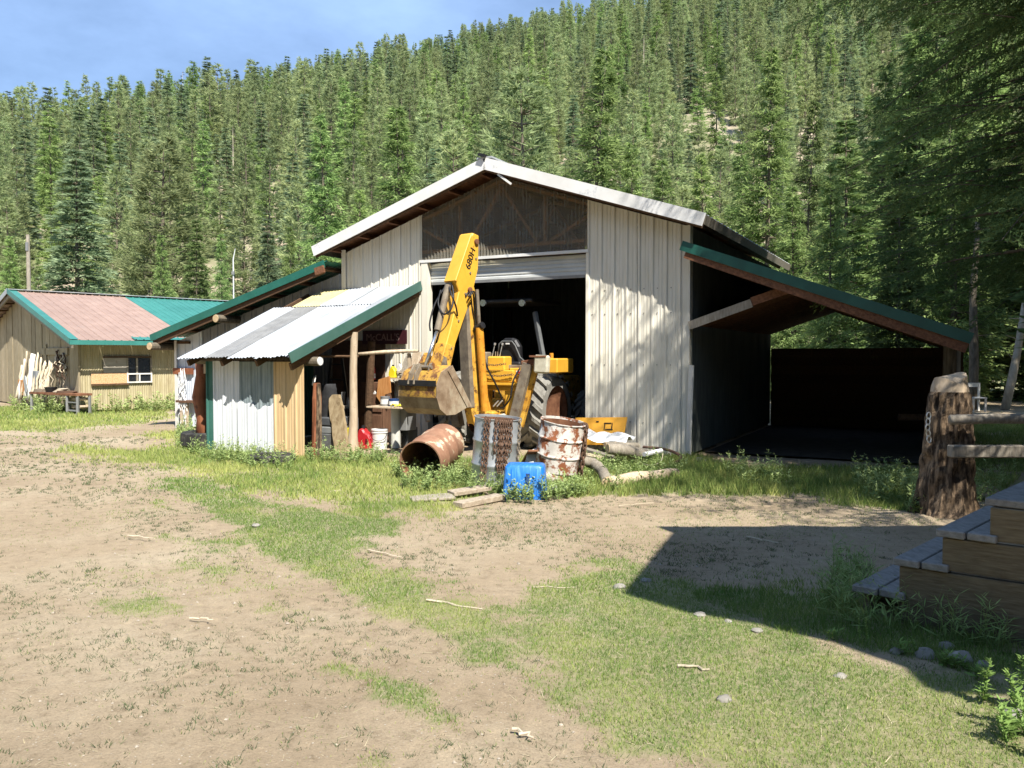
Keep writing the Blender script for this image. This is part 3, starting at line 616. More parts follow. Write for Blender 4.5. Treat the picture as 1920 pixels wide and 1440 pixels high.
# posts
bb().tube([(-8.22, -2.5, 0), (-8.20, -2.5, .5), (-8.27, -2.52, .9), (-8.22, -2.5, 1.3), (-8.24, -2.5, 1.68)], [.14, .125, .14, .115, .12], 12, rng=rg, wob=.07).build('post', MT['post_red'], pc, smooth=True)
bb().box((-8.08, -2.55, 1.48), (.05, .05, .3)).build('nailed_block', MT['wood_pale'], pc)
bb().tube([(-5.44, -2.62, 0), (-5.46, -2.6, .5), (-5.43, -2.62, .95), (-5.45, -2.6, 1.2)], [.085, .075, .07, .06], 9, rng=rg, wob=.14).build('post', MT['post_red'], pc)
bb().tube([(-5.36, -2.66, 0), (-5.37, -2.64, .5), (-5.35, -2.66, 1.2)], [.05, .045, .035], 9, rng=rg, wob=.2).build('post', MT['bark'], pc)
p0 = Vector(B(668, 846, -1.7)); p0.z = 0; p1 = Vector(B(690, 700, -1.7)); p2 = Vector(B(700, 682, -1.66))
p0 = Vector(B(667, 846, -1.7)); p0.z = 0; p0.x -= .07; p1 = Vector(B(673, 640, -1.7)); p1.x -= .1; p1.z = 2.06; post = bb().tube([p0, p0.lerp(p1, .12), p0.lerp(p1, .3) + Vector((.012, 0, 0)), p0.lerp(p1, .5), p0.lerp(p1, .7) - Vector((.01, 0, 0)), p1], [.115, .085, .072, .068, .066, .062], 14, rng=rg, wob=.045)
post.build('post', MT['wood_peeled'], pc, auto=50)
bb().tube([B(697, 640, -.8), B(690, 800, -.8)], [.07, .075], 10).build('post', MT['wood_dark'], pc)
rl_ = [B(672, 664, -1.55), B(720, 660, -1.3), B(768, 658, -1.1), B(784, 658, -1.05)]
bb().tube(rl_, [.028, .034, .03, .026], 9, rng=rg, wob=.08).build('rail_pole', MT['wood_pale'], pc, smooth=True)
bb().tube([B(560, 668, -2.6), B(672, 668, -1.6)], [.02, .02], 7).build('rail_pole', MT['wood_dark'], pc)
bb().box((-6.62, -.06, 1.0), (1.3, .03, 1.9)).build('back_board_or_shade', MT['brown_dark'], pc)  # dark board stands in for the shade on the pale siding behind

# ------------------------------------------------------------------ the house on the left
HA = R(43); HW = Vector((math.sin(HA), math.cos(HA), 0)); HG = Vector((math.cos(HA), -math.sin(HA), 0))   # HW along the wall, HG out of the wall
HP = G(149, 774); HP.z = 0
hs = thing('workshop_house', 'low house with half tan half teal metal roof on the left of the yard', 'house', HP, 0)
HM = Matrix((( HW.x, -HG.x, 0, HP.x), (HW.y, -HG.y, 0, HP.y), (0, 0, 1, 0), (0, 0, 0, 1)))  # x along wall, y into the house
def hb(): return MB(HM)
HL, HWID, HE, HR = 9.5, 9.9, 2.08, 3.78; hmid = HWID / 2; hsl = (HR - HE) / (hmid + .62)
def hroof(y): return HR - hsl * abs(y - hmid)
n_wall = 14
for k in range(n_wall):
    x0 = k * HL / n_wall
    if x0 < 5.1:
        for j in range(1): hb().sheet((x0, 0, 0), BX, BZ, -BY, HL / n_wall - .004, .05, hroof(0) - .1, 'C', amp=1.1).build('wall_sheet', MT['house_metal'], hs)
    else: hb().sheet((x0, 0, 0), BX, BZ, -BY, HL / n_wall - .004, .05, hroof(0) - .1, 'R').build('wall_sheet', MT['house_metal'], hs)
hb().box((-.01, -.02, 1.02), (.05, .1, 2.0)).build('corner_board', MT['house_board'], hs)
nb = 30
for k in range(nb):
    y0 = k * HWID / nb; w = HWID / nb - .012; zt = min(hroof(y0), hroof(y0 + w)) - .1
    off = rg.uniform(-.012, .012)
    hb().box((-.02 + off, y0 + w / 2, (zt + .05) / 2), (.03, w, zt - .05)).build('gable_board', MT['house_board'], hs)
hb().box((-.06, hmid - 3.2, 1.78), (.05, 2.2, .2)).build('door_header', MT['house_board'], hs)
hb().box((-.06, 2.55, 1.0), (.05, .12, 2.0)).build('door_frame', MT['house_board'], hs)
for yy in (HWID,): hb().box((HL / 2, yy, 1.0), (HL, .04, 2.0)).build('rear_wall', MT['house_board'], hs)
hb().box((HL, HWID / 2, 1.2), (.04, HWID, 2.3)).build('end_wall', MT['house_board'], hs)
for sy in (-1, 1):
    dn = Vector((0, sy, -hsl)).normalized(); nn = Vector((0, sy * hsl, 1)).normalized(); ln = math.hypot(hmid + .62, HR - HE)
    k = 0; x0 = -.42
    while x0 < HL + .3:
        tan = x0 < 2.9
        hb().sheet((x0, hmid, HR), BX, dn, nn, .91, .0, ln + (.0 if not tan else -.02), 'R', amp=1.2).build('roof_panel', MT['tan_roof' if tan else 'teal_roof'], hs); x0 += .915
    hb().beam(Vector((-.44, hmid, HR - .02)), Vector((-.44, hmid, HR - .02)) + dn * ln, .02, .16, up=nn).build('rake_trim', MT['teal_roof'] if sy < 0 else MT['asphalt_tin'], hs)
    hb().add([Vector((-.43, hmid, HR)) + nn * .035, Vector((-.43, hmid, HR)) + dn * ln + nn * .035, Vector((-.20, hmid, HR)) + dn * ln + nn * .035, Vector((-.20, hmid, HR)) + nn * .035], [(0, 1, 2, 3)]).build('rake_cap', MT['teal_roof'], hs)
    for j in range(8):
        c = Vector((-.4, hmid, HR - .09)) + dn * (.3 + j * ln / 8.2); hb().beam(c, c + Vector((1.2, 0, 0)), .09, .05, up=nn).build('purlin', MT['wood_dark'], hs)
    hb().beam(Vector((-.36, hmid, HR - .16)), Vector((-.36, hmid, HR - .16)) + dn * ln, .05, .12, up=nn).build('rafter', MT['wood_grey'], hs)
eo = Vector((0, hmid, HR)) + Vector((0, -1, -hsl)).normalized() * (math.hypot(hmid + .62, HR - HE) + .01)
hb().beam(eo + Vector((-.44, 0, -.05)), eo + Vector((HL, 0, -.05)), .02, .13).build('eave_trim', MT['teal_roof'], hs)
# short teal flashing strip along the lower edge of the tan sheets
hb().sheet(eo + Vector((1.35, .28, .13)), BX, Vector((0, -1, -hsl)).normalized(), Vector((0, -hsl, 1)).normalized(), 2.0, 0, .3, 'R', amp=1.2).build('eave_flashing', MT['teal_roof'], hs)
hb().beam((-.45, hmid, HR + .03), (HL + .3, hmid, HR + .03), .36, .02).build('ridge_cap', MT['asphalt_tin'], hs)
# window with sashes, plywood and strand board
def hpix(px, py, y=0.0):
    r = ray(px, py); o = Vector((0, 0, CAMH)); nrm = HG; base = HM @ Vector((0, y, 0)); k = (base - o).dot(nrm) / r.dot(nrm); w = o + r * k
    return (w - HP).dot(HW), w.z
wx0, wz0 = hpix(238, 718); wx1, wz1 = hpix(282, 671); qx0, qz0 = hpix(193, 699); qx1, _ = hpix(236, 699)
ox0, oz0 = hpix(170, 720); ox1, oz1 = hpix(240, 700)
win = hb().box(((wx0 + wx1) / 2, .0, (wz0 + wz1) / 2), (wx1 - wx0, .05, wz1 - wz0)).build('window', MT['glass_dark'], hs)
for x in (wx0, (wx0 * .6 + wx1 * .4), wx1): hb().box((x, -.04, (wz0 + wz1) / 2 if x != wx0 * .6 + wx1 * .4 else (wz0 + wz1) / 2), (.05, .04, wz1 - wz0)).build('frame', MT['wood_grey'], win)
zs = wz0 + (wz1 - wz0) * .36
for z in (wz0 + .02, zs): hb().box(((wx0 + wx1) / 2, -.045, z), (wx1 - wx0 + .04, .04, .04)).build('frame', MT['white_paint'], win)
for f in (.0, .5, 1.0): hb().box((wx0 + (wx1 - wx0) * f, -.048, (wz0 + zs) / 2), (.035, .04, zs - wz0)).build('frame', MT['white_paint'], win)
hb().box(((qx0 + qx1) / 2, -.04, (qz0 + wz1) / 2), (qx1 - qx0, .02, wz1 - qz0)).build('plywood_cover', MT['plywood'], hs)
hb().box(((ox0 + ox1) / 2, -.05, (oz0 + oz1) / 2), (ox1 - ox0, .02, oz1 - oz0)).build('strand_board', MT['osb'], hs)
hb().box(((ox0 + ox1) / 2, -.06, oz0 - .03), (ox1 - ox0, .06, .04)).build('board_ledge', MT['wood_dark'], hs)
hb().box(((qx0 + wx1) / 2, -.05, wz1 + .03), (wx1 - qx0, .05, .04)).build('window_head', MT['wood_dark'], hs)

# grey tin roof of a further shed, and a pale roof at the left edge
def simple_shed(name, label, p, ang, L_, W_, ze, zr, roofm, wallm):
    t = thing(name, label, 'shed', p, 0); m = Matrix.Translation(Vector(p)) @ Matrix.Rotation(ang, 4, 'Z')
    def s_(): return MB(m)
    for sy in (0, W_): s_().box((L_ / 2, sy, ze / 2), (L_, .05, ze)).build('wall', wallm, t)
    for sx in (0, L_): s_().prism([(0, 0), (W_, 0), (W_, ze), (W_ / 2, zr - .05), (0, ze)], (sx, 0, 0), (0, 1, 0), (0, 0, 1), (1, 0, 0), .05).build('end_wall', wallm, t)
    for sy in (-1, 1):
        dn = Vector((0, sy, -(zr - ze) / (W_ / 2))).normalized(); nn = Vector((0, sy * (zr - ze) / (W_ / 2), 1)).normalized(); ln = math.hypot(W_ / 2, zr - ze) + .4
        k = -.3
        while k < L_: s_().sheet((k, W_ / 2, zr), BX, dn, nn, .9, 0, ln, 'R').build('roof_panel', roofm, t); k += .905
    s_().beam((-.3, W_ / 2, zr + .03), (L_ + .5, W_ / 2, zr + .03), .3, .02).build('ridge_cap', MT['asphalt_tin'], t)
q = D(300, 640, 37); simple_shed('storage_shed', 'grey tin roof of a shed just showing behind the teal roof ridge', (q.x, 37, 0), R(18), 6.5, 6, 2.4, 4.12, MT['roof_zinc'], MT['house_board'])
q = D(-330, 640, 36); simple_shed('storage_shed', 'pale roofed shed cut off by the left edge of the photo', (q.x, 36, 0), R(12), 8.2, 5, 2.5, 3.85, MT['tan_roof'], MT['house_board'])
# ------------------------------------------------------------------ backhoe tractor parked in the doorway
AO = Vector((-.50, 13.9, 0)); AQ = Vector((-.65, -.76, 0)).normalized(); AE = Vector((-AQ.y, AQ.x, 0)); Z3 = Vector((0, 0, 1))
def A(s, z, lat=0.0): return AO + AQ * s + AE * lat + Z3 * z
bh = thing('backhoe', 'yellow backhoe tractor parked in the barn doorway with its digging arm folded up', 'backhoe', bl(-2.95, .3, 0), -ANG)
def aprism(poly, lat0, lat1): return MB().prism(poly, AO + AE * lat0, AQ, Z3, AE, lat1 - lat0)
def link_chain(mb, pts, ll=.05, r=.006, rng=None, w=.6):
    """links along a polyline"""
    pts = [Vector(p) for p in pts]; seg = [(pts[i + 1] - pts[i]).length for i in range(len(pts) - 1)]; tot = sum(seg); n = max(2, int(tot / (ll * .72))); tw = 0
    for k in range(n):
        d_ = (k + .5) * tot / n; i = 0
        while i < len(seg) - 1 and d_ > seg[i]: d_ -= seg[i]; i += 1
        p = pts[i].lerp(pts[i + 1], d_ / seg[i]); t = (pts[i + 1] - pts[i]).normalized()
        a = t.cross(Vector((.3, -1, .2))).normalized()
        if k % 2: a = t.cross(a)
        if rng: a = (a + Vector((rng.uniform(-.35, .35), rng.uniform(-.35, .35), rng.uniform(-.2, .2)))).normalized(); a = (a - t * a.dot(t)).normalized()
        ring = []
        for q in range(8):
            th = 2 * math.pi * q / 8; ring.append(p + t * math.cos(th) * ll / 2 + a * math.sin(th) * ll / 2 * w)
        vs_, fs = [], []; nn = t.cross(a)
        for q in range(8):
            rad = (ring[q] - p).normalized()
            for j in range(4):
                ph = 2 * math.pi * j / 4 + .78; vs_.append(ring[q] + rad * math.cos(ph) * r + nn * math.sin(ph) * r)
        for q in range(8):
            for j in range(4): fs.append((q * 4 + j, q * 4 + (j + 1) % 4, ((q + 1) % 8) * 4 + (j + 1) % 4, ((q + 1) % 8) * 4 + j))
        mb.add(vs_, fs)
    return mb
# boom
boom = aprism([(-.02, .50), (.30, .50), (.38, .75), (.50, 2.55), (.46, 2.82), (.30, 2.80), (.20, 2.5), (.06, 1.0)], -.09, .09).build('boom', MT['yellow_worn'], bh, bev=.012)
aprism([(.305, .78), (.405, .78), (.515, 2.5), (.44, 2.5)], -.1, .1).build('boom_cap_plate', MT['steel_dirty'], boom, bev=.004)
# dipper (upper arm end carries the lettering)
dip = aprism([(.22, 3.66), (.36, 3.69), (.42, 3.62), (.78, 2.86), (.74, 2.78), (.70, 2.70), (.88, 2.15), (1.14, 1.46), (1.08, 1.38), (.94, 1.42), (.78, 1.85), (.56, 2.30), (.40, 2.62), (.24, 3.1)], -.12, .12).build('dipper_arm', MT['yellow_case'], bh, bev=.012)
aprism([(.385, 3.69), (.425, 3.66), (.80, 2.87), (.765, 2.85)], -.135, .135).build('dipper_top_plate', MT['yellow_case'], dip, bev=.006)
aprism([(1.0, 1.86), (1.16, 1.46), (1.08, 1.37), (.93, 1.41), (.8, 1.8)], -.128, .128).build('dipper_tip', MT['yellow_worn'], dip, bev=.01)
for z, s_ in ((3.55, .30), (2.74, .46)): MB().tube([A(s_, z, .125), A(s_, z, .155)], .045, 12).build('pivot_pin', MT['rust'], dip)
tdir = (A(.30, 3.5) - A(.52, 2.95)).normalized()
text_mesh('680H', .17, A(.43, 3.26, .1235), tdir, AE.cross(tdir)).build('lettering', MT['black'], dip)
# bucket cylinder on the outside of the dipper, hoses
MB().tube([A(.82, 2.80, -.01), A(1.07, 2.06, -.01)], .055, 14).build('bucket_cylinder', MT['steel_dirty'], bh, smooth=False)
MB().tube([A(1.06, 2.08, -.01), A(1.36, 1.44, -.01)], .03, 12).build('cylinder_rod', MT['chrome'], bh, smooth=True)
MB().box(A(.80, 2.78, -.02), (.1, .1, .12)).build('cylinder_mount', MT['black'], bh)
def hose(pts, r=.015, m='black'):
    P = [Vector(p) for p in pts]; fine = []
    for i in range(len(P) - 1):
        p0, p1, p2, p3 = P[max(i - 1, 0)], P[i], P[i + 1], P[min(i + 2, len(P) - 1)]
        for k in range(6):
            t = k / 6; fine.append(.5 * ((2 * p1) + (p2 - p0) * t + (2 * p0 - 5 * p1 + 4 * p2 - p3) * t * t + (3 * p1 - p0 - 3 * p2 + p3) * t ** 3))
    fine.append(P[-1]); return MB().tube(fine, r, 7)
for pts in ([A(.80, 2.8, .06), A(.86, 2.6, .15), A(.95, 2.4, .18), A(1.02, 2.32, .08), A(1.0, 2.5, -.06), A(.92, 2.72, -.08)],
            [A(.82, 2.78, -.08), A(1.0, 2.5, -.13), A(1.12, 2.2, -.13), A(1.14, 2.05, -.1)],
            [A(.84, 2.78, .02), A(.9, 2.6, .16), A(.84, 2.45, .18), A(.76, 2.3, .14)],
            [AO + AE * .16 + Z3 * 1.9 + AQ * .2, AO + AE * .26 + Z3 * 1.5 + AQ * .2, AO + AE * .34 + Z3 * 1.1, AO + AE * .3 + Z3 * .8 - AQ * .2],
            [BW(938, 765, -.75), BW(946, 762, -.8), BW(957, 745, -.85), BW(962, 715, -.8), BW(975, 690, -.7)]):
    hose(pts).build('hydraulic_hose', MT['black'], bh, smooth=True)
for dl in (.02, .06, -.04):
    hose([A(.02, .75, .11 + dl * .3), A(.16, 1.2, .12 + dl * .5), A(.26, 1.7, .11 + dl), A(.34, 2.3, .12 + dl), A(.44, 2.7, .16 + dl), A(.56, 2.62, .17 + dl)], .013).build('hydraulic_hose', MT['black'], bh, smooth=True)
for s_, z in ((.36, 3.3), (.5, 3.05), (.62, 2.7), (.78, 2.25), (.95, 1.8)): MB().tube([A(s_ - .06, z - .03, .121), A(s_ - .06, z - .03, .135)], .018, 8).build('bolt', MT['steel_dirty'], dip)
# boom (lift) cylinder
MB().tube([A(.16, .72, .2), A(.30, 2.12, .2)], .066, 14).build('lift_cylinder', MT['orange_cyl'], bh)
MB().tube([A(.30, 2.1, .2), A(.36, 2.75, .2)], .03, 10).build('cylinder_rod', MT['steel_dirty'], bh)
MB().tube([A(.30, 2.1, .12), A(.30, 2.16, .28)], .06, 10).build('cylinder_head', MT['black'], bh)
# bucket
def bucket():
    prof = [(1.22, 1.50), (1.42, 1.40), (1.52, 1.20), (1.53, 1.0), (1.46, .82), (1.32, .72), (1.12, .72), (.78, .85)]
    w = .42; m = MB(); n = len(prof)
    m.add([A(s, z, -w) for s, z in prof] + [A(s, z, w) for s, z in prof] + [A(s * .97 + .02, z * .97 + .04, -w) for s, z in prof] + [A(s * .97 + .02, z * .97 + .04, w) for s, z in prof],
          [(k, k + 1, n + k + 1, n + k) for k in range(2, n - 1)] + [(2 * n + k, 3 * n + k, 3 * n + k + 1, 2 * n + k + 1) for k in range(2, n - 1)])
    b = m.build('bucket', MT['bucket_steel'], bh)
    top = MB(); top.add([A(s, z, -w - .005) for s, z in prof[:4]] + [A(s, z, w + .005) for s, z in prof[:4]], [(0, 1, 5, 4), (1, 2, 6, 5), (2, 3, 7, 6)]); top.build('bucket_back_plate', MT['bucket_yellow'], b)
    for sg in (-1, 1):
        aprism(prof, sg * w, sg * w + sg * .025).build('side_plate', MT['bucket_steel'], b, bev=.003)
        aprism([(1.20, 1.50), (1.30, 1.42), (.86, .82), (.76, .84)], sg * (w + .026), sg * (w + .04)).build('side_cutter', MT['bucket_steel'], b)
    for k in range(5): aprism([(.82, .83), (.60, .87), (.80, .88)], -.4 + k * .19, -.34 + k * .19).build('tooth', MT['steel_dirty'], b)
    for l0 in (-.16, .12): aprism([(1.16, 1.50), (1.10, 1.62), (1.14, 1.70), (1.22, 1.70), (1.30, 1.60), (1.44, 1.38), (1.3, 1.4)], l0, l0 + .04).build('bucket_ear', MT['bucket_yellow'], b)
    MB().beam(A(1.535, 1.22, -.42), A(1.535, 1.22, .42), .03, .09).build('bucket_rib', MT['black'], b)
    return b
bucket()
for l0 in (-.19, -.06): aprism([(1.33, 1.50), (1.43, 1.52), (1.53, 1.38), (1.57, 1.2), (1.50, 1.2), (1.43, 1.36)], l0, l0 + .03).build('bucket_link', MT['steel_dirty'], bh, bev=.004)
for l0 in (-.15, .125): aprism([(1.0, 1.50), (1.02, 1.62), (1.12, 1.66), (1.24, 1.56), (1.40, 1.52), (1.42, 1.42), (1.22, 1.46), (1.08, 1.46)], l0, l0 + .03).build('guide_link', MT['steel_dirty'], bh, bev=.004)
for s_, z in ((1.38, 1.47), (1.52, 1.24), (1.1, 1.46)): MB().tube([A(s_, z, -.24), A(s_, z, .18)], .03, 10).build('pivot_pin', MT['steel_dirty'], bh)
# swing frame and chassis rear (barn frame)
def tb(): return MB(BM)
def bx(px0, py0, px1, py1, y, th, name, m, bev=.01, par=None):
    a, b = B(px0, py0, y), B(px1, py1, y); return tb().box(((a.x + b.x) / 2, y + th / 2, (a.z + b.z) / 2), (abs(b.x - a.x), th, abs(a.z - b.z))).build(name, m, par or bh, bev=bev)
bx(884, 770, 925, 800, -.85, .3, 'swing_post', MT['yellow_worn'], .03)
bx(900, 700, 914, 775, -.62, .2, 'frame_upright', MT['yellow_worn'], .02)
bx(945, 722, 962, 795, -.62, .16, 'frame_upright', MT['yellow_case'], .03)
bx(902, 720, 968, 733, -.635, .17, 'frame_crossbar', MT['yellow_case'], .015)
bx(903, 775, 975, 800, -.63, .2, 'frame_crossbar', MT['yellow_worn'], .02)
bx(905, 694, 962, 717, -.66, .3, 'rear_deck', MT['yellow_case'], .012)
bx(905, 717, 968, 723, -.7, .36, 'rear_deck_lip', MT['yellow_case'], .005)
bx(955, 690, 978, 705, -.6, .3, 'rear_deck', MT['yellow_case'], .012)
bx(913, 668, 946, 696, -.55, .28, 'control_console', MT['yellow_case'], .025)
bx(880, 660, 912, 700, -.3, .2, 'valve_block', MT['steel_dirty'], .02)
for x in (923, 937): tb().tube([B(x, 668, -.45), B(x + 5, 645, -.45)], .008, 6).build('control_lever', MT['lever'], bh); tb().tube([B(x + 4.6, 647, -.45), B(x + 5.4, 643, -.45)], .02, 8).build('lever_knob', MT['lever'], bh)
for x in (929, 933): tb().tube([B(x, 668, -.45), B(x, 659, -.45)], .01, 6).build('control_lever', MT['steel_dirty'], bh)
s0 = B(955, 660, -.1)
seat = tb().prism([(-.19, -.2), (.22, -.2), (.2, .1), (.12, .22), (.05, .25), (-.1, .25), (-.17, .2)], (s0.x, s0.y, s0.z), BX, BZ, BY, .14).build('seat_back', MT['black'], bh, bev=.03)
sp = [B(934, 668, -.16), B(936, 645, -.16), B(942, 640, -.16), B(960, 640, -.16), B(966, 648, -.16), B(975, 670, -.16), B(984, 678, -.16)]
tb().tube(sp, .014, 7).build('seat_tube', MT['plastic_grey'], bh, smooth=True)
bx(936, 678, 975, 686, -.3, .4, 'seat_cushion', MT['black'], .03)
bx(948, 643, 955, 646, -.02 - .1, .01, 'seat_label', MT['paper_white'], 0)
bx(940, 684, 990, 692, -.4, .1, 'lever_linkage', MT['steel_dirty'], .01)
bx(968, 695, 979, 701, -.615, .006, 'warning_label', MT['paper_white'], 0); bx(971, 696, 977, 700, -.62, .004, 'warning_label', MT['red_plastic'], 0)
# stabiliser, folded up
p0, p1 = Vector(B(962, 800, -.82)), Vector(B(992, 680, -.82))
stab = tb().beam(p0, p1, .16, .19, up=(0, -1, 0)).build('stabiliser_leg', MT['steel_dirty'], bh, bev=.01)
tb().beam(p0 + Vector((.1, .06, .0)), p1 + Vector((.1, .06, -.05)), .1, .1, up=(0, -1, 0)).build('stabiliser_channel', MT['yellow_worn'], stab, bev=.008)
tb().beam(p1 + Vector((-.1, -.03, -.02)), p1 + Vector((.18, -.03, .02)), .12, .1).build('stabiliser_hinge', MT['rust'], stab, bev=.01)
a = B(1016, 683, -.9); pad = tb().box((a.x, a.y, a.z), (.26, .12, .30), Matrix.Rotation(.05, 3, 'Y')).build('stabiliser_pad', MT['concrete_pad'], stab, bev=.03)
a = B(1006, 668, -.9); tb().box((a.x + .05, a.y + .03, a.z), (.30, .2, .03)).build('pad_plate', MT['rust'], stab)
# mirrored stabiliser in the shade on the far side
p0, p1 = Vector(B(860, 800, -.5)), Vector(B(838, 690, -.5)); tb().beam(p0, p1, .16, .19, up=(0, -1, 0)).build('stabiliser_leg', MT['steel_dirty'], bh, bev=.01)
# fenders, roll bar, canopy
bx(1026, 672, 1045, 700, -.1, .7, 'fender', MT['yellow_case'], .02)
tb().tube([B(1034, 673, -.0), B(1034, 662, -.0)], .035, 10).build('filler_neck', MT['orange_cyl'], bh)
for x0, x1 in ((1003, 1022), (862, 868)): tb().beam(B(x0, 585, .5), B(x1, 690, .35), .07, .09).build('roll_bar', MT['plastic_grey'], bh, bev=.008)
cpy = B(942, 566, .55); tb().box((cpy.x, .95, cpy.z), (1.5, 1.3, .07)).build('canopy', MT['black'], bh, bev=.02)
for x in (905, 978): q = B(x, 568, .2); tb().tube([q, q + Vector((0, .07, 0))], [.062, .05], 14).build('work_lamp', MT['chrome'], bh, smooth=False)
# wheels
def wheel(cx, cy, r, w, nm='rear_wheel'):
    tread = tb(); n = 40; pf = [(-.5, .72), (-.5, .93), (-.42, .985), (-.2, 1.0), (.2, 1.0), (.42, .985), (.5, .93), (.5, .72)]
    m = len(pf); vs_, fs = [], []
    for i in range(n):
        t = 2 * math.pi * i / n
        for a_, b_ in pf: vs_.append((cx + a_ * w, cy + math.cos(t) * b_ * r, r + math.sin(t) * b_ * r))
    for i in range(n):
        j = (i + 1) % n
        for k in range(m - 1): fs.append((i * m + k, i * m + k + 1, j * m + k + 1, j * m + k))
    tyre = tread.add(vs_, fs).build(nm, MT['rubber_dusty'], bh, smooth=False)
    lug = tb(); nl = 17
    for i in range(nl):
        for sg in (-1, 1):
            t0 = 2 * math.pi * (i + (.5 if sg > 0 else 0)) / nl; pts = []
            for f in (0, .5, 1):
                t = t0 + f * .30; xx = sg * (.04 + f * .50) * w; rr = r * (1.0 if f < .9 else .965)
                pts.append((Vector((cx + xx, cy + math.cos(t) * rr, r + math.sin(t) * rr)), t, rr))
            for (a_, ta, ra_), (b_, tb_, rb2) in zip(pts[:-1], pts[1:]):
                na, nb_ = Vector((0, math.cos(ta), math.sin(ta))), Vector((0, math.cos(tb_), math.sin(tb_))); ta_, tbb = Vector((0, -math.sin(ta), math.cos(ta))), Vector((0, -math.sin(tb_), math.cos(tb_)))
                h = .06; hw = .05
                lug.add([a_ - ta_ * hw, a_ + ta_ * hw, b_ + tbb * hw, b_ - tbb * hw, a_ - ta_ * hw * .75 + na * h, a_ + ta_ * hw * .75 + na * h, b_ + tbb * hw * .75 + nb_ * h, b_ - tbb * hw * .75 + nb_ * h],
                        [(4, 5, 6, 7), (0, 1, 5, 4), (1, 2, 6, 5), (2, 3, 7, 6), (3, 0, 4, 7)])
    lug.build('tread_lugs', MT['rubber_dusty'], tyre)
    tb().lathe([(.01, -w * .30), (r * .4, -w * .30), (r * .55, -w * .34), (r * .72, -w * .46), (r * .74, w * .46), (r * .55, w * .34), (r * .4, w * .3), (.01, w * .3)], 24, Matrix.Translation((cx, cy, r)) @ Matrix.Rotation(R(90), 4, 'Y')).build('rim', MT['rust'], tyre)  # dark rust colour stands in for shade on the yellow rim
xr = B(1018, 770, .2).x
wheel(xr, .25, .65, .52); wheel(xr - 1.62, .25, .65, .52)
for x in (xr - .05, xr - 1.55): wheel(x, 2.5, .45, .3, 'front_wheel')
tb().box((xr - .8, 1.7, .95), (.8, 2.4, .6)).build('engine_hood', MT['yellow_worn'], bh, bev=.06)
tb().box((xr - .8, .35, .65), (1.2, .5, .4)).build('axle_housing', MT['yellow_worn'], bh, bev=.04)
for y, x0, x1 in ((703, 910, 962), (683, 908, 948)): link_chain(tb(), [B(x0, y, -.7), B((x0 + x1) / 2, y + 2, -.71), B(x1, y - 1, -.7)], .05, .006).build('safety_chain', MT['chain'], bh)
q = B(938, 785, -.7); tb().tube([q + Vector((-.12, -.05, 0)), q + Vector((.12, -.05, .04))], [.05, .06], 12).build('drawbar_fitting', MT['concrete_pad'], bh, smooth=True)
for x in (925, 932): tb().tube([B(x, 762, -.75), B(x + 10, 751, -.75)], .014, 7).build('hook_pin', MT['lever'], bh)

# ------------------------------------------------------------------ drums and things lying in front of the door
def drum_prof(r=.29, h=.88, bot=True):
    p = [(r * .96, .0), (r, .012), (r, h * .30), (r + .012, h * .32), (r + .012, h * .34), (r, h * .36), (r, h * .64), (r + .012, h * .66), (r + .012, h * .68), (r, h * .70), (r, h - .015), (r + .012, h - .01), (r + .012, h), (r - .006, h), (r - .008, h - .03)]
    return p
def drum(name, label, mat, loc, rot, inner=True, h=.88, r=.29, dent=0, seed=1):
    t = thing(name, label, 'drum', loc, 0, 'steel drums in front of the doorway'); m = Matrix.Translation(Vector(loc)) @ rot
    mb = MB(); mb.lathe(drum_prof(r, h), 32, m); r_ = random.Random(seed)
    if dent:
        ph = r_.uniform(0, 6)
        for k, v_ in enumerate(mb.v): v_ += Vector((math.sin(k * 1.7 + ph), math.cos(k * 2.3 + ph), 0)) * dent * r_.uniform(0, 1)
    shell = mb.build('shell', mat, t, auto=35)
    MB().lathe([(r - .008, h - .03), (r - .008, .02), (.001, .02)], 32, m).build('inside', MT['rust'], shell)
    MB().lathe([(r * .96, .0), (r * .9, .02), (.001, .02)], 32, m).build('bottom', mat, shell)
    return t, m
dn = D(788, 868, 10.6); da = (D(834, 832, 11.4) - dn).normalized()
dn = dn + da * .88; rot = (-da).to_track_quat('Z', 'Y').to_matrix().to_4x4()
rustd, md = drum('steel_drum', 'rusty brown steel drum lying on its side in the grass with its open end forward', MT['rust_drum'], dn, rot)
gd = G(925, 911); gdrum, mg = drum('steel_drum', 'upright grey galvanised drum hung with rusty chains', MT['drum_galv'], gd, Matrix.Rotation(R(4), 4, 'Y') @ Matrix.Rotation(R(2), 4, 'X'))
MB().tube([gd + Vector((.02, -.30, .90)), gd + Vector((.03, -.31, .80))], .012, 6).build('hook', MT['rust'], gdrum)
wd = G(1038, 905); wdrum, mw = drum('steel_drum', 'tilted white drum patched with rust, leaning beside the grey drum', MT['rust_white'], wd + Vector((.04, .12, .15)), Matrix.Rotation(R(8), 4, 'Y') @ Matrix.Rotation(R(6), 4, 'X'), h=.66, r=.295, dent=.006)
blk = MB(); blk.lathe([(.24, 0), (.25, .03), (.245, .16), (.22, .2), (.001, .2)], 20, Matrix.Translation(wd + Vector((.0, .08, 0))))
solo(blk, 'drum_base', MT['rust_white'], 'cut-off whitish drum end under the tilted rusty white drum', 'drum end', wd + Vector((0, .08, 0)), auto=35)
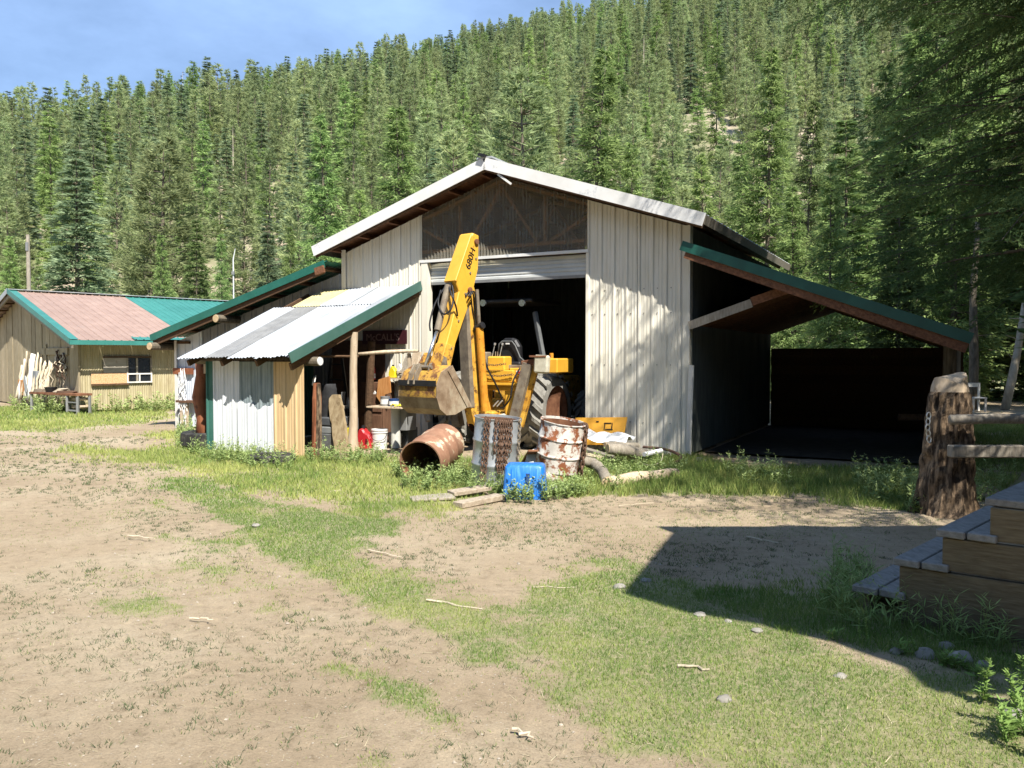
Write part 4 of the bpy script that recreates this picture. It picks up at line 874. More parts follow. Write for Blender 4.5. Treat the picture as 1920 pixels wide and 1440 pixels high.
# chains hung over the drum rims, one object each
rg = random.Random(12)
cl_lbl = {0: 'leftmost rusty chain hanging over the rim of the grey drum', 1: 'second rusty chain from the left on the grey drum', 2: 'lone short chain left of the thick bunch on the grey drum', 9: 'rightmost pale chain at the right edge of the grey drum'}
for k, (ang, ln) in enumerate(((-118, .78), (-110, .80), (-92, .42), (-84, .62), (-79, .66), (-74, .66), (-69, .60), (-64, .62), (-57, .40), (-25, .62))):
    t = R(ang); rim = mg @ Vector((math.cos(t) * .31, math.sin(t) * .31, .885)); inn = mg @ Vector((math.cos(t) * .25, math.sin(t) * .25, .80)); dn_ = mg @ Vector((math.cos(t) * .325, math.sin(t) * .325, .885 - ln))
    mb = link_chain(MB(), [inn, rim, rim.lerp(dn_, .5) + Vector((rg.uniform(-.01, .01), 0, 0)), dn_], .06, .0085, rg)
    solo(mb, 'chain', MT['chain'] if k < 9 else MT['steel_dirty'], cl_lbl.get(k, 'one of the rusty chains bunched thickly on the front of the grey drum'), 'chain', rim, 'chains hanging on the grey drum')
t = R(-20); rim = mw @ Vector((math.cos(t) * .31, math.sin(t) * .31, .67)); mb = MB()
link_chain(mb, [mw @ Vector((math.cos(t) * .25, math.sin(t) * .25, .66)), rim, mw @ Vector((math.cos(t) * .33, math.sin(t) * .33, .1)), mw @ Vector((math.cos(t) * .34, math.sin(t) * .34, -.1))], .085, .013, rg)
link_chain(mb, [rim, mw @ Vector((math.cos(t - .12) * .345, math.sin(t - .12) * .345, .35)), mw @ Vector((math.cos(t - .1) * .35, math.sin(t - .1) * .35, .0))], .085, .013, rg)
solo(mb, 'chain', MT['chain'], 'heavy dark rusty chain hanging on the right of the white rusty drum', 'chain', rim)
# blue tote turned upside down
bt = G(985, 931); tub = thing('plastic_tote', 'bright blue plastic tote standing upside down in front of the drums', 'tote', bt, R(-6)); Mt = Matrix.Translation(bt) @ Matrix.Rotation(R(-6), 4, 'Z')
def tote_ring(z, hx, hy, n=6):
    pts = []; rr = .05
    for cx, cy, a0 in ((hx - rr, hy - rr, 0), (-hx + rr, hy - rr, 90), (-hx + rr, -hy + rr, 180), (hx - rr, -hy + rr, 270)):
        for k in range(n + 1): t = R(a0 + 90 * k / n); pts.append((cx + rr * math.cos(t), cy + rr * math.sin(t), z))
    return pts
mb = MB(Mt); rings = [tote_ring(z, .255 - .03 * (z / .38) + o_, .19 - .025 * (z / .38) + o_) for z, o_ in ((0, .014), (.035, .014), (.036, 0), (.2, 0), (.36, 0), (.385, -.02))]
n = len(rings[0]); vs_ = [p for q in rings for p in q]
mb.add(vs_, [(i * n + k, i * n + (k + 1) % n, (i + 1) * n + (k + 1) % n, (i + 1) * n + k) for i in range(5) for k in range(n)] + [tuple(5 * n + k for k in range(n))])
shell = mb.build('shell', MT['blue_plastic'], tub, auto=40)
for k in (1, 7):
    MB(Mt).beam((-.2 + k * .05, -.194, .05), (-.19 + k * .0475, -.170, .35), .006, .006, up=(0, -1, 0)).build('rib', MT['blue_plastic'], shell)
MB(Mt).add([(.02, -.2, .30), (.07, -.2, .30), (.06, -.203, .15), (.045, -.204, .12)], [(0, 1, 2, 3)]).build('crack', MT['blue_dark'], shell)
# yellow engine panel against the wall
q = [BW(1079, 783, -.12), BW(1176, 782, -.12), BW(1166, 834, -.35), BW(1086, 834, -.35)]
yp = thing('engine_panel', 'flat yellow metal panel leaning on the barn wall behind the logs', 'metal panel', (q[3] + q[2]) / 2, 0); nn = (q[1] - q[0]).cross(q[3] - q[0]).normalized()
MB().add(q + [p + nn * .02 for p in q], [(0, 1, 2, 3), (4, 5, 6, 7), (0, 1, 5, 4), (1, 2, 6, 5), (2, 3, 7, 6), (3, 0, 4, 7)]).build('plate', mk('panel_yellow', (.72, .34, .035), (.78, .40, .05), 3, rough=.45, c3=(.56, .22, .03), s3=3, lo3=.55, hi3=.75), yp)
c = q[0].lerp(q[1], .66).lerp(q[3].lerp(q[2], .66), .34); ax, ay = (q[1] - q[0]).normalized(), (q[3] - q[0]).normalized(); fn = nn if nn.y < 0 else -nn
for du, dv, w, h in ((0, -.06, .13, .012), (0, .06, .13, .012), (-.065, 0, .012, .12), (.065, 0, .012, .12), (-.18, -.09, .05, .014)):
    MB().beam(c + ax * (du - w / 2) + ay * dv + fn * .012, c + ax * (du + w / 2) + ay * dv + fn * .012, .01, h, up=ay).build('stencil', MT['black'], yp)
mk('wood_weather', (.30, .24, .17), (.48, .40, .30), 8, stretch=(3, 3, 3), rough=.9, bump=.4, c3=(.18, .13, .09), s3=5, lo3=.52, hi3=.72)
# logs, branches, planks
def logpiece(name, label, pts, rad, mat, cat='log', grp=None, cut=True, wob=.06, n=12, seed=1):
    r_ = random.Random(seed); pts = [Vector(p) for p in pts]; t = thing(name, label, cat, (pts[0].x, pts[0].y, 0), 0, grp); P = []; RR = []
    for i in range(len(pts) - 1):
        for k in range(4): P.append(pts[i].lerp(pts[i + 1], k / 4) + Vector((0, 0, r_.uniform(-.008, .008)))); RR.append(rad[i] + (rad[i + 1] - rad[i]) * k / 4)
    P.append(pts[-1]); RR.append(rad[-1]); MB().tube(P, RR, n, rng=r_, wob=wob).build('log', mat, t, smooth=True)
    if cut:
        for a_, b_, rr in ((P[0], P[1], RR[0]), (P[-1], P[-2], RR[-1])):
            d_ = (a_ - b_).normalized(); MB().tube([a_ + d_ * .001, a_ + d_ * .008], [rr * .98, rr * .9], n).build('cut_end', MT['cut_wood'], t)
    return t
def gz(px, py, z): return G(px, py, z)
logpiece('log', 'bleached log lying in the grass nearest the bare dirt by the barn corner', [gz(1140, 905, .07), gz(1200, 895, .08), gz(1268, 886, .07)], [.075, .085, .06], MT['wood_pale'], seed=3)
logpiece('log', 'grey bent log with sawn knot sloping down beside the white drum', [gz(1085, 862, .25), gz(1112, 868, .2), gz(1130, 885, .12), gz(1140, 905, .07)], [.06, .075, .075, .08], MT['wood_grey'], seed=4)
logpiece('log', 'thick grey log on top of the wood pile below the yellow panel', [gz(1140, 842, .3), gz(1170, 845, .27), gz(1208, 852, .16)], [.08, .09, .085], MT['wood_grey'], seed=5)
logpiece('log', 'short grey log behind the pile close to the barn wall', [gz(1135, 835, .28), gz(1195, 836, .24)], [.05, .055], MT['wood_grey'], seed=6)
logpiece('branch', 'thin pale branch lying in weeds between the two logs', [gz(1140, 868, .06), gz(1180, 877, .03)], [.025, .018], MT['wood_pale'], 'branch', cut=False, seed=7)
def plank(label, a, b, w, h, mat='wood_pale', name='plank', cat='plank', grp=None):
    a, b = Vector(a), Vector(b); mb = MB().beam(a, b, w, h); return solo(mb, name, MT[mat], label, cat, Vector(((a.x + b.x) / 2, (a.y + b.y) / 2, 0)), grp, bev=.006)
plank('weathered plank on the dirt edge in front of the grey drum, the rear one', gz(845, 925, .05), gz(915, 914, .08), .2, .05, 'wood_weather')
plank('weathered plank lying nearest the camera left of the blue tote', gz(858, 947, .03), gz(938, 931, .04), .16, .06, 'wood_weather')
plank('low broken board at the left end of the planks by the drums', gz(770, 936, .015), gz(850, 930, .03), .3, .03, 'wood_grey')
plank('pale plank under the wood pile beside the white drum', gz(1092, 852, .16), gz(1128, 860, .14), .16, .05)
plank('second pale plank under the grey log of the wood pile', gz(1096, 842, .2), gz(1150, 858, .13), .12, .05, 'wood_grey')
plank('reddish brown board leaning behind the grey drum', gz(985, 878, .05), gz(1006, 845, .42), .22, .03, 'wood_red', 'board', 'board')
plank('dark board lying in the shade behind the lying drum', gz(838, 880, .03), gz(880, 868, .05), .3, .03, 'brown_dark', 'board', 'board')
mb = MB(); a, b = gz(1000, 886, .12), gz(1026, 852, .36); ax = (b - a); mb.prism([(0, .0), (.12, -.08), (.34, -.08), (.42, .02), (.40, .2), (.05, .16)], a + Vector((-.12, 0, .1)), (1, 0, .28), (0, .25, 1), (0, -1, .2), .012)
solo(mb, 'paper_sack', MT['paper_white'], 'torn white printed sheet wedged between the grey and white drums', 'sheet', a)
# white crumpled tarp in front of the yellow panel
tp = BW(1110, 832, -.5); mb = MB(); nx_, ny_ = 14, 7; vs_ = []
for j in range(ny_):
    for i in range(nx_):
        u_, v_ = i / (nx_ - 1), j / (ny_ - 1); pt = tp + U * (-.25 + u_ * 1.0) - V * (v_ * .5) + Z3 * (.10 + .16 * (1 - v_) * (1 - u_ * .6) + .035 * math.sin(u_ * 11 + v_ * 5) + .03 * math.sin(v_ * 9 - u_ * 4)); vs_.append(pt)
mb.add(vs_, [(j * nx_ + i, j * nx_ + i + 1, (j + 1) * nx_ + i + 1, (j + 1) * nx_ + i) for j in range(ny_ - 1) for i in range(nx_ - 1)])
solo(mb, 'tarp', MT['paper_white'], 'crumpled white tarp spread at the foot of the yellow panel', 'tarp', Vector((tp.x, tp.y, 0)), smooth=True)
# hose hoop, pipe
mb = hose([gz(1205, 838, .22), gz(1245, 842, .2), gz(1272, 852, .16), gz(1275, 862, .1), gz(1255, 872, .05), gz(1225, 879, .03)], .022); solo(mb, 'hose', mk('hose_brown', (.09, .05, .035), (.16, .09, .06), 8, rough=.6), 'dark brown hose bent in a loop beside the barn corner', 'hose', Vector((gz(1240, 870, 0))))
solo(MB().tube([gz(1208, 852, .2), gz(1240, 845, .22)], .035, 10), 'plastic_pipe', MT['paper_white'], 'short white plastic pipe joined to the end of the brown hose', 'pipe', gz(1225, 862, 0), smooth=False)
mb = hose([gz(1180, 858, .12), gz(1215, 872, .1), gz(1238, 866, .12), gz(1243, 850, .2)], .006); solo(mb, 'wire', MT['straw'], 'thin pale wire curling over the weeds beside the hose', 'wire', gz(1210, 872, 0))
mb = MB(); c = G(1050, 921); P = [c + Vector((.26 * math.cos(t), .12 * math.sin(t), .04 + .02 * math.sin(2 * t))) for t in [2 * math.pi * k / 20 for k in range(21)]]; mb.tube(P, .014, 7)
solo(mb, 'barrel_hoop', MT['white_paint'], 'white ring hoop lying in the grass right of the blue tote', 'hoop', c, smooth=True)
solo(MB().lathe([(.001, .0), (.2, .0), (.21, .012), (.2, .03), (.001, .035)], 20, Matrix.Translation(G(1056, 919) + Vector((0, .03, .01)))), 'pail_lid', MT['bucket_white'], 'flat white lid inside the white hoop on the grass', 'lid', G(1056, 919))
mb = MB().lathe([(.001, 0), (.04, 0), (.045, .03), (.045, .1), (.02, .14), (.015, .17), (.001, .17)], 12, Matrix.Translation(G(1082, 890) + Vector((0, 0, .06)))); solo(mb, 'blue_bottle', MT['blue_teal'], 'small teal blue bottle at the foot of the white drum', 'bottle', G(1082, 890), smooth=True)

# ------------------------------------------------------------------ things in the tool porch
def pail(label, base, r, h, m='bucket_white', lid=True, name='plastic_pail', handle=True, tilt=0.0):
    t = thing(name, label, 'bucket', base, 0, 'white plastic buckets in the porch'); M_ = Matrix.Translation(Vector(base)) @ Matrix.Rotation(tilt, 4, 'X')
    b = MB(M_).lathe([(.001, 0), (r * .88, 0), (r * .98, h * .82), (r * 1.05, h * .83), (r * 1.05, h * .88), (r, h * .89), (r * 1.02, h)], 24).build('body', MT[m], t, auto=35)
    if lid: MB(M_).lathe([(r * 1.07, h * .95), (r * 1.07, h * 1.02), (r * .9, h * 1.03), (.001, h * 1.0)], 24).build('lid', MT[m], t, auto=35)
    else: MB(M_).lathe([(r * .98, h * .99), (r * .85, .05), (.001, .05)], 24).build('inside', MT[m], t, auto=35)
    if handle:
        P = [M_ @ Vector((r * 1.05 * math.cos(t_), -r * 1.05, h * .85 - r * 1.0 * math.sin(t_))) for t_ in [math.pi * k / 10 for k in range(11)]]; MB().tube(P, .005, 5).build('handle', MT['black'], t)
    return t
pail('white bucket with black bail handle in front on the porch ground', G(712, 842), .14, .35)
pail('taller white bucket with lid standing behind the red fuel can', G(690, 826) + Vector((0, .25, 0)), .155, .40)
pail('open white bucket under the pedestal table at the right of the porch', G(745, 838), .17, .26, lid=False)
# red fuel can
fc = G(686, 842); fcan = thing('fuel_can', 'red plastic fuel can beside the peeled porch post', 'fuel can', fc, 0); Mf = Matrix.Translation(fc) @ Matrix.Rotation(R(-20), 4, 'Z')
MB(Mf).prism([(-.13, 0), (.13, 0), (.14, .03), (.14, .20), (.10, .27), (.02, .31), (-.02, .37), (-.08, .37), (-.11, .33), (-.14, .25), (-.14, .03)], (0, .09, 0), BX, BZ, -BY, .18).build('body', MT['red_plastic'], fcan, bev=.025)
MB(Mf).prism([(.03, .10), (.1, .10), (.1, .18), (.05, .2)], (0, -.091, 0), BX, BZ, -BY, .004).build('grip_shade', mk('red_shaded', (.12, .005, .008), None, 4, rough=.5), fcan)  # flat plate; the hollow's shade is only its darker red
MB(Mf).tube([(-.05, 0, .36), (-.05, 0, .42)], [.035, .03], 10).build('cap', MT['black'], fcan)
# slab board leaning, black plastic cover, toolbox
s0, s1 = G(640, 850), Vector(BW(626, 740, -1.9)); mb = MB(); d_ = (s1 - s0); wv = U * 1.0; mb_pts = []
for f, w0, w1 in ((0, -.13, .14), (.3, -.15, .14), (.5, -.13, .15), (.56, -.155, .14), (.8, -.15, .13), (.93, -.12, .11), (1.0, -.04, .10)): mb_pts.append((s0 + d_ * f + wv * w0, s0 + d_ * f + wv * w1))
th = V * .06; n = len(mb_pts); vs_ = [p for q in mb_pts for p in q] + [p + th for q in mb_pts for p in q]
mb.add(vs_, [(2 * k, 2 * k + 1, 2 * k + 3, 2 * k + 2) for k in range(n - 1)] + [(2 * n + 2 * k, 2 * n + 2 * k + 2, 2 * n + 2 * k + 3, 2 * n + 2 * k + 1) for k in range(n - 1)] + [(2 * k, 2 * k + 2, 2 * n + 2 * k + 2, 2 * n + 2 * k) for k in range(n - 1)] + [(2 * k + 1, 2 * n + 2 * k + 1, 2 * n + 2 * k + 3, 2 * k + 3) for k in range(n - 1)] + [(2 * n - 2, 2 * n - 1, 4 * n - 1, 4 * n - 2)])
solo(mb, 'wood_slab', mk('slab', (.24, .17, .09), (.42, .33, .20), 5, stretch=(2.5, 2.5, 1.2), rough=.85, c3=(.15, .10, .05), s3=4, lo3=.55, hi3=.7, bump=.3), 'broad weathered wood slab leaning at the porch opening', 'slab', s0)
bc = thing('tool_chest', 'grey plastic tool chest with dark lid stacked at the left of the porch opening', 'tool chest', G(600, 846), -ANG); Mc = Matrix.Translation(G(604, 846)) @ Matrix.Rotation(-ANG, 4, 'Z')
MB(Mc).box((0, .25, .16), (.52, .4, .28)).build('drawer_box', MT['plastic_grey'], bc, bev=.015)
MB(Mc).box((0, .26, .36), (.53, .4, .12)).build('drawer_box', mk('chest_mid', (.20, .21, .21), (.28, .29, .28), 4, rough=.5), bc, bev=.015)
MB(Mc).box((-.01, .27, .51), (.54, .42, .15)).build('chest_lid', mk('chest_lid', (.07, .075, .08), (.12, .125, .13), 4, rough=.45), bc, bev=.02)
text_mesh('MAN', .055, Mc @ Vector((-.12, .058, .385)), U, Z3, .002).build('lettering', MT['paper_white'], bc)
mb = MB(Mc); nn_ = 14; vs_ = []
for j in range(nn_):
    t = j / (nn_ - 1)
    for i in range(8):
        u_ = i / 7; ww = .20 * (math.sin(math.pi * min(1, .25 + t * .62)) ** .6)
        vs_.append((-.12 + (u_ - .5) * 2 * ww + .10 * t, .25 - .16 * math.sin(math.pi * u_) + .01 * math.sin(t * 40), .58 + t * .58))
mb.add(vs_, [(j * 8 + i, j * 8 + i + 1, (j + 1) * 8 + i + 1, (j + 1) * 8 + i) for j in range(nn_ - 1) for i in range(7)])
solo(mb, 'motor_cowl', mk('cowl', (.02, .02, .022), (.045, .045, .047), 6, rough=.4, c3=(.2, .2, .2), s3=7, lo3=.62, hi3=.8), 'black moulded plastic cowl standing on the tool chest', 'cowl', Mc @ Vector((-.1, .25, .58)), auto=50)
MB(Mc).tube([(-.3, .05, .6), (-.1, .03, .57), (.15, .05, .6), (.22, .05, .64)], [.03, .02, .02, .045], 8)
# step ladder in the shade
ld = thing('step_ladder', 'dark step ladder standing in the shade of the porch', 'ladder', bl(-6.37, -1.0, 0), -ANG)
for a_, b_ in (((-6.75, -1.0, 0), (-6.5, -1.0, 1.6)), ((-6.0, -1.0, 0), (-6.25, -1.0, 1.6))): tb().beam(a_, b_, .03, .05).build('rail', MT['black'], ld)
for k in range(5): f = .15 + k * .18; tb().box((-6.375, -1.0, f * 1.6 + .1), (.7 - f * .5, .1, .025)).build('rung', MT['black'], ld)
# sign
sg = thing('shop_sign', "dark red sign reading McCALL'S hung on the barn wall under the porch roof", 'sign', bl(-5.7, -.05, 2.05), -ANG); a, b = B(681, 620, -.07), B(763, 645, -.07)
tb().box(((a.x + b.x) / 2, -.075, (a.z + b.z) / 2), (b.x - a.x, .03, a.z - b.z)).build('board', MT['sign_red'], sg)
c = B(717, 633, -.095); text_mesh("McCALL'S", .19, bl(c.x, -.093, c.z), U, Z3, .003).build('lettering', MT['sign_letter'], sg)
# pedestal table and what stands on it
T0 = B(745, 762, -1.2); tbl = thing('pedestal_table', 'small table on a pale round pipe pedestal inside the porch', 'table', bl(T0.x, -1.2, 0), -ANG)
a, b = B(703, 760, -1.2), B(768, 760, -1.2); tb().box(((a.x + b.x) / 2, -1.2, a.z - .015), (b.x - a.x, .5, .03)).build('table_top', MT['wood_pale'], tbl, bev=.004)
c = B(742, 790, -1.15); tb().tube([(c.x, -1.15, .02), (c.x, -1.15, a.z - .03)], .085, 16).build('pedestal', mk('pedestal', (.55, .54, .47), (.66, .65, .58), 3, rough=.5), tbl, smooth=False)
zt = a.z
def tin(label, px, r, h, m, y=-1.25, z=None, name='paint_tin', cat='tin', grp='tins and cans in the porch'):
    c_ = B(px, 700, y); z_ = zt if z is None else z; p = bl(c_.x, y, z_); t = thing(name, label, cat, p, 0, grp); M_ = Matrix.Translation(p)
    MB(M_).lathe([(r * .97, 0), (r, .008), (r, h * .94), (r * 1.04, h * .95), (r * 1.04, h), (r * .9, h), (r * .88, h * .9), (.001, h * .9)], 20).build('body', MT[m], t, auto=35); MB(M_).lathe([(r * 1.015, h * .22), (r * 1.015, h * .7)], 20).build('paper_label', MT['paper_white'] if m != 'white_paint' else MT['blue_dark'], t, smooth=True); return t
tin('grey paint tin with a torn label on the pedestal table', 722, .085, .17, 'galv_grey')
tin('dark blue open tin lying at the middle of the pedestal table', 738, .09, .13, 'blue_dark')
c_ = B(745, 755, -1.4); mb = MB(Matrix.Translation(bl(c_.x, -1.4, zt))); rg = random.Random(3)
for k in range(7): mb.tube([(rg.uniform(-.12, .12), rg.uniform(-.04, .04), .015), (rg.uniform(-.12, .12), rg.uniform(-.04, .04), .05), (rg.uniform(-.12, .12), rg.uniform(-.04, .04), .02)], .012, 6)
solo(mb, 'work_gloves', MT['yellow_plastic'], 'crumpled yellow rag and rope bits on the edge of the pedestal table', 'rag', bl(c_.x, -1.4, zt))
c_ = B(757, 745, -1.25); mb = MB(Matrix.Translation(bl(c_.x, -1.25, zt))).lathe([(.09, 0), (.085, .02), (.02, .13), (.015, .2), (.001, .2)], 16); solo(mb, 'funnel', MT['galv_grey'], 'grey funnel upside down at the right of the pedestal table', 'funnel', bl(c_.x, -1.25, zt))
# wall shelf, yellow jug, bottles
a, b = B(727, 710, -.3), B(762, 710, -.3); sh = thing('wall_shelf', 'narrow wall shelf with wire brace above the pedestal table', 'shelf', bl((a.x + b.x) / 2, -.15, a.z), -ANG)
tb().box(((a.x + b.x) / 2, -.17, a.z), (b.x - a.x, .28, .025)).build('shelf_board', MT['wood_pale'], sh); tb().beam((b.x - .06, -.03, a.z - .4), (a.x + .12, -.3, a.z - .02), .012, .012).build('brace', MT['galv_grey'], sh)
tb().box((b.x - .1, -.2, a.z + .12), (.24, .2, .02)).build('shelf_board', MT['wood_pale'], sh)
def jug(label, px, y, z, m, sc=1.0, name='plastic_jug', cat='jug'):
    c_ = B(px, 700, y); p = bl(c_.x, y, z); M_ = Matrix.Translation(p) @ Matrix.Rotation(-ANG, 4, 'Z') @ Matrix.Scale(sc, 4); t = thing(name, label, cat, p, 0)
    MB(M_).prism([(-.08, 0), (.08, 0), (.08, .13), (.05, .18), (.02, .20), (.02, .225), (-.02, .225), (-.025, .2), (-.05, .17), (-.08, .1)], (0, .05, 0), BX, BZ, -BY, .1).build('body', MT[m], t, bev=.02); MB(M_).tube([(0, 0, .22), (0, 0, .25)], .022, 10).build('cap', MT['black'], t); return t
jug('bright yellow oil jug on the wall shelf in the porch', 737, -.2, a.z + .013, 'yellow_plastic')
jug('small white jug on the upper wall shelf next to the yellow jug', 750, -.2, a.z + .13, 'bucket_white', .7)
jug('small white jug at the right end of the wall shelf', 757, -.18, a.z + .013, 'bucket_white', .8)
jug('white spray bottle on the dark cabinet behind the peeled post', 699, -.35, B(699, 746, -.35).z, 'bucket_white', .55, 'spray_bottle', 'bottle')
jug('second white spray bottle on the dark cabinet, lower right', 704, -.4, B(704, 746, -.4).z, 'bucket_white', .6, 'spray_bottle', 'bottle')
# cabinet, orange board, extinguisher, crates
a, b = B(683, 716, -.3), B(726, 840, -.3); cb = thing('wood_cabinet', 'brown wooden cabinet against the barn wall in the porch', 'cabinet', bl((a.x + b.x) / 2, -.2, 0), -ANG)
tb().box(((a.x + b.x) / 2, -.24, a.z / 2), (b.x - a.x, .36, a.z)).build('carcass', MT['brown_board'], cb, bev=.006)
for z in (.35, .75): tb().box(((a.x + b.x) / 2, -.43, z), (b.x - a.x - .06, .02, .34)).build('cabinet_door', MT['brown_board'], cb, bev=.004)
a, b = B(707, 709, -.5), B(727, 742, -.5); mb = tb().prism([(0, -.02), (.05, .30), (.30, .37), (.33, .06), (.2, .02), (.18, -.08), (.12, -.05), (.1, -.14)], (a.x - .02, -.47, b.z), BX, BZ, -BY, .03)
solo(mb, 'broken_board', MT['orange_board'], 'orange brown splintered board standing on the pedestal table back edge', 'board', bl(a.x, -.47, 0))
c_ = B(699, 700, -.25); p = bl(c_.x, -.25, B(699, 712, -.25).z); fe = thing('fire_extinguisher', 'red fire extinguisher on the cabinet in the shade', 'extinguisher', p, 0); MB(Matrix.Translation(p)).lathe([(.001, 0), (.045, 0), (.05, .02), (.05, .2), (.03, .25), (.015, .27), (.001, .27)], 14).build('cylinder', MT['red_plastic'], fe, smooth=True)
MB(Matrix.Translation(p)).lathe([(.0515, .03), (.0515, .12)], 14).build('paper_label', MT['paper_white'], fe); MB(Matrix.Translation(p)).box((0, 0, .29), (.08, .02, .04)).build('valve', MT['black'], fe)
def crate(label, px, py, w, d_, h, y, m): c_ = B(px, py, y); p = bl(c_.x, y, max(c_.z, 0)); mb = MB(Matrix.Translation(p) @ Matrix.Rotation(-ANG, 4, 'Z')).box((0, 0, h / 2), (w, d_, h)); return solo(mb, 'metal_bin', MT[m], label, 'bin', p, bev=.01)
crate('grey metal parts bin under the right end of the pedestal table', 758, 806, .32, .3, .38, -1.0, 'galv_grey'); crate('dark bin on the ground at the right of the porch', 760, 838, .34, .3, .36, -.8, 'plastic_grey')
crate('grey box behind the slab board', 650, 806, .3, .3, .22, -1.5, 'galv_grey'); crate('black case on the grey box behind the slab board', 646, 782, .34, .25, .16, -1.4, 'black')
plank('yellow level propped between slab and peeled post', BW(655, 832, -1.75), BW(654, 802, -1.75), .04, .05, 'yellow_plastic', 'spirit_level', 'level')
plank('pale board lying across behind the slab', BW(638, 764, -1.5), BW(660, 762, -1.4), .1, .06, 'wood_pale', 'board', 'board')
plank('white board leaning left of the peeled post', BW(660, 790, -1.45), BW(657, 750, -1.45), .1, .02, 'white_paint', 'board', 'board')
plank('grey pointed board leaning behind the slab top', BW(641, 765, -1.3), BW(644, 735, -1.3), .1, .02, 'galv_grey', 'board', 'board')
for px0, py0, px1, py1, m_, lb in ((752, 705, 768, 668, 'wood_grey', 'brown board leaning on the barn wall under the pole rail end'), (770, 700, 783, 660, 'wood_pale', 'pale board leaning at the left door jamb behind the bucket')): plank(lb, BW(px0, py0, -.3), BW(px1, py1, -.12), .22, .03, m_, 'board', 'board')
plank('pale stick standing upright under the pole rail end', BW(769, 700, -1.0), BW(767, 662, -1.05), .06, .06, 'wood_pale', 'post', 'post')
mb = MB(); pts = [BW(590, 706, -2.3), BW(587, 712, -2.3), BW(586, 722, -2.32), BW(590, 716, -2.34), BW(592, 704, -2.3)]; mb.tube(pts, .012, 6); solo(mb, 'cord_bundle', MT['white_paint'], 'knotted white cord hanging under the porch eave log', 'cord', pts[2])
plank('weathered split post leaning left of the door jamb under the bucket', BW(803, 790, -.35), BW(798, 772, -.3), .09, .06, 'wood_pale', 'post', 'post')
# two old tyres in the weeds
def tyre(label, c, r=.36, w=.2, tilt=0):
    pf = [(.62, .06), (.62, .94), (.66, 1.0), (.93, .98), (.99, .9), (1.0, .5), (.99, .1), (.93, .02), (.66, 0), (.62, .06)]
    mb = MB().lathe([(a_ * r, b_ * w) for a_, b_ in pf], 32, Matrix.Translation(c) @ Matrix.Rotation(tilt, 4, 'Y')); t = thing('tyre', label, 'tyre', c, 0, 'old tyres in the weeds'); cs = mb.build('casing', MT['rubber'], t, auto=40)
    lg_ = MB(Matrix.Translation(c) @ Matrix.Rotation(tilt, 4, 'Y'))
    for k in range(36): a_ = 2 * math.pi * k / 36; lg_.box((r * math.cos(a_) * 1.003, r * math.sin(a_) * 1.003, w / 2), (.012, .035, w * .7), Matrix.Rotation(a_, 3, 'Z'))
    lg_.build('tread', MT['rubber'], cs); return t
tyre('old black tyre lying flat in weeds below the white porch panel', G(388, 838) + Vector((0, 0, .02)), .44, .26, .03); tyre('second old tyre half hidden in weeds below the tan porch panel', G(508, 866), .36, .12)
# ------------------------------------------------------------------ stump post, rail fence
rg = random.Random(21)
sb = G(1772, 962); stump = thing('stump_post', 'tall bark-covered tree stump with a chain on it at the end of the rail fence', 'stump', sb, 0)
n = 40; prof = [(0, .34), (.06, .30), (.16, .27), (.32, .25), (.55, .24), (.8, .22), (1.0, .205), (1.2, .19), (1.32, .172), (1.40, .15)]; vs_, fs = [], []
zz = [];
for i in range(46):
    z = 1.40 * i / 45; zz.append(z); r0 = float(np.interp(z, [p[0] for p in prof], [p[1] for p in prof]))
    for k in range(n):
        t = 2 * math.pi * k / n; flare = 1 + .16 * max(0, .25 - z) / .25 * math.sin(3 * t + .7)
        rid = .042 * (abs(math.sin(t * 7 + 1.6 * math.sin(z * 4 + t * 2) + z * .8)) - .5) + .03 * (float(vnoise(np.array([t * 7.0]), np.array([z * 9.0]), 5)[0]) - .5) * 2
        if z > 1.26: rid *= .2
        rr = r0 * flare + rid; vs_.append(sb + Vector((rr * math.cos(t) + .02 * z, rr * math.sin(t), z + (.03 * math.sin(t * 2 + 1) + (.05 if math.cos(t) > .3 else 0)) * (1 if i == 45 else 0))))
for i in range(45):
    for k in range(n): fs.append((i * n + k, i * n + (k + 1) % n, (i + 1) * n + (k + 1) % n, (i + 1) * n + k))
MB().add(vs_[: 42 * n], fs[: 41 * n]).build('bark', MT['bark'], stump)
MB().add(vs_[41 * n:], [tuple(i - 41 * n for i in q) for q in fs[41 * n:]] + [tuple(range(4 * n, 5 * n))]).build('bare_top', MT['wood_peeled'], stump, auto=50)
c0_ = sb + Vector((-.24, -.10, 1.06)); mb = MB(); link_chain(mb, [c0_, c0_ + Vector((-.015, -.01, -.16)), c0_ + Vector((0, -.02, -.30))], .075, .006, None, .7)
solo(mb, 'chain', MT['chain_bright'], 'bright short chain hanging on the left side of the tall stump', 'chain', c0_)
q = Vector((.92, .39, 0))
def rail(label, a, b, r, mat, seed, flat=False):
    a, b = Vector(a), Vector(b); r_ = random.Random(seed)
    mb = MB()
    if flat: mb.beam(a, b, r[0], r[1]); return solo(mb, 'fence_rail', MT[mat], label, 'fence rail', Vector((a.x, a.y, 0)), 'rails of the fence', bev=.01)
    P = [a.lerp(b, k / 8) + Vector((0, 0, r_.uniform(-.008, .008))) for k in range(9)]; mb.tube(P, [r[0] + (r[1] - r[0]) * k / 8 for k in range(9)], 12, rng=r_, wob=.04)
    return solo(mb, 'fence_rail', MT[mat], label, 'fence rail', Vector((a.x, a.y, 0)), 'rails of the fence', smooth=True)
rail('round upper log rail fixed to the tall stump', D(1782, 786, 8.1), D(1782, 786, 8.1) + Vector((3.4, .0, .0)), (.05, .055), 'wood_grey', 1)
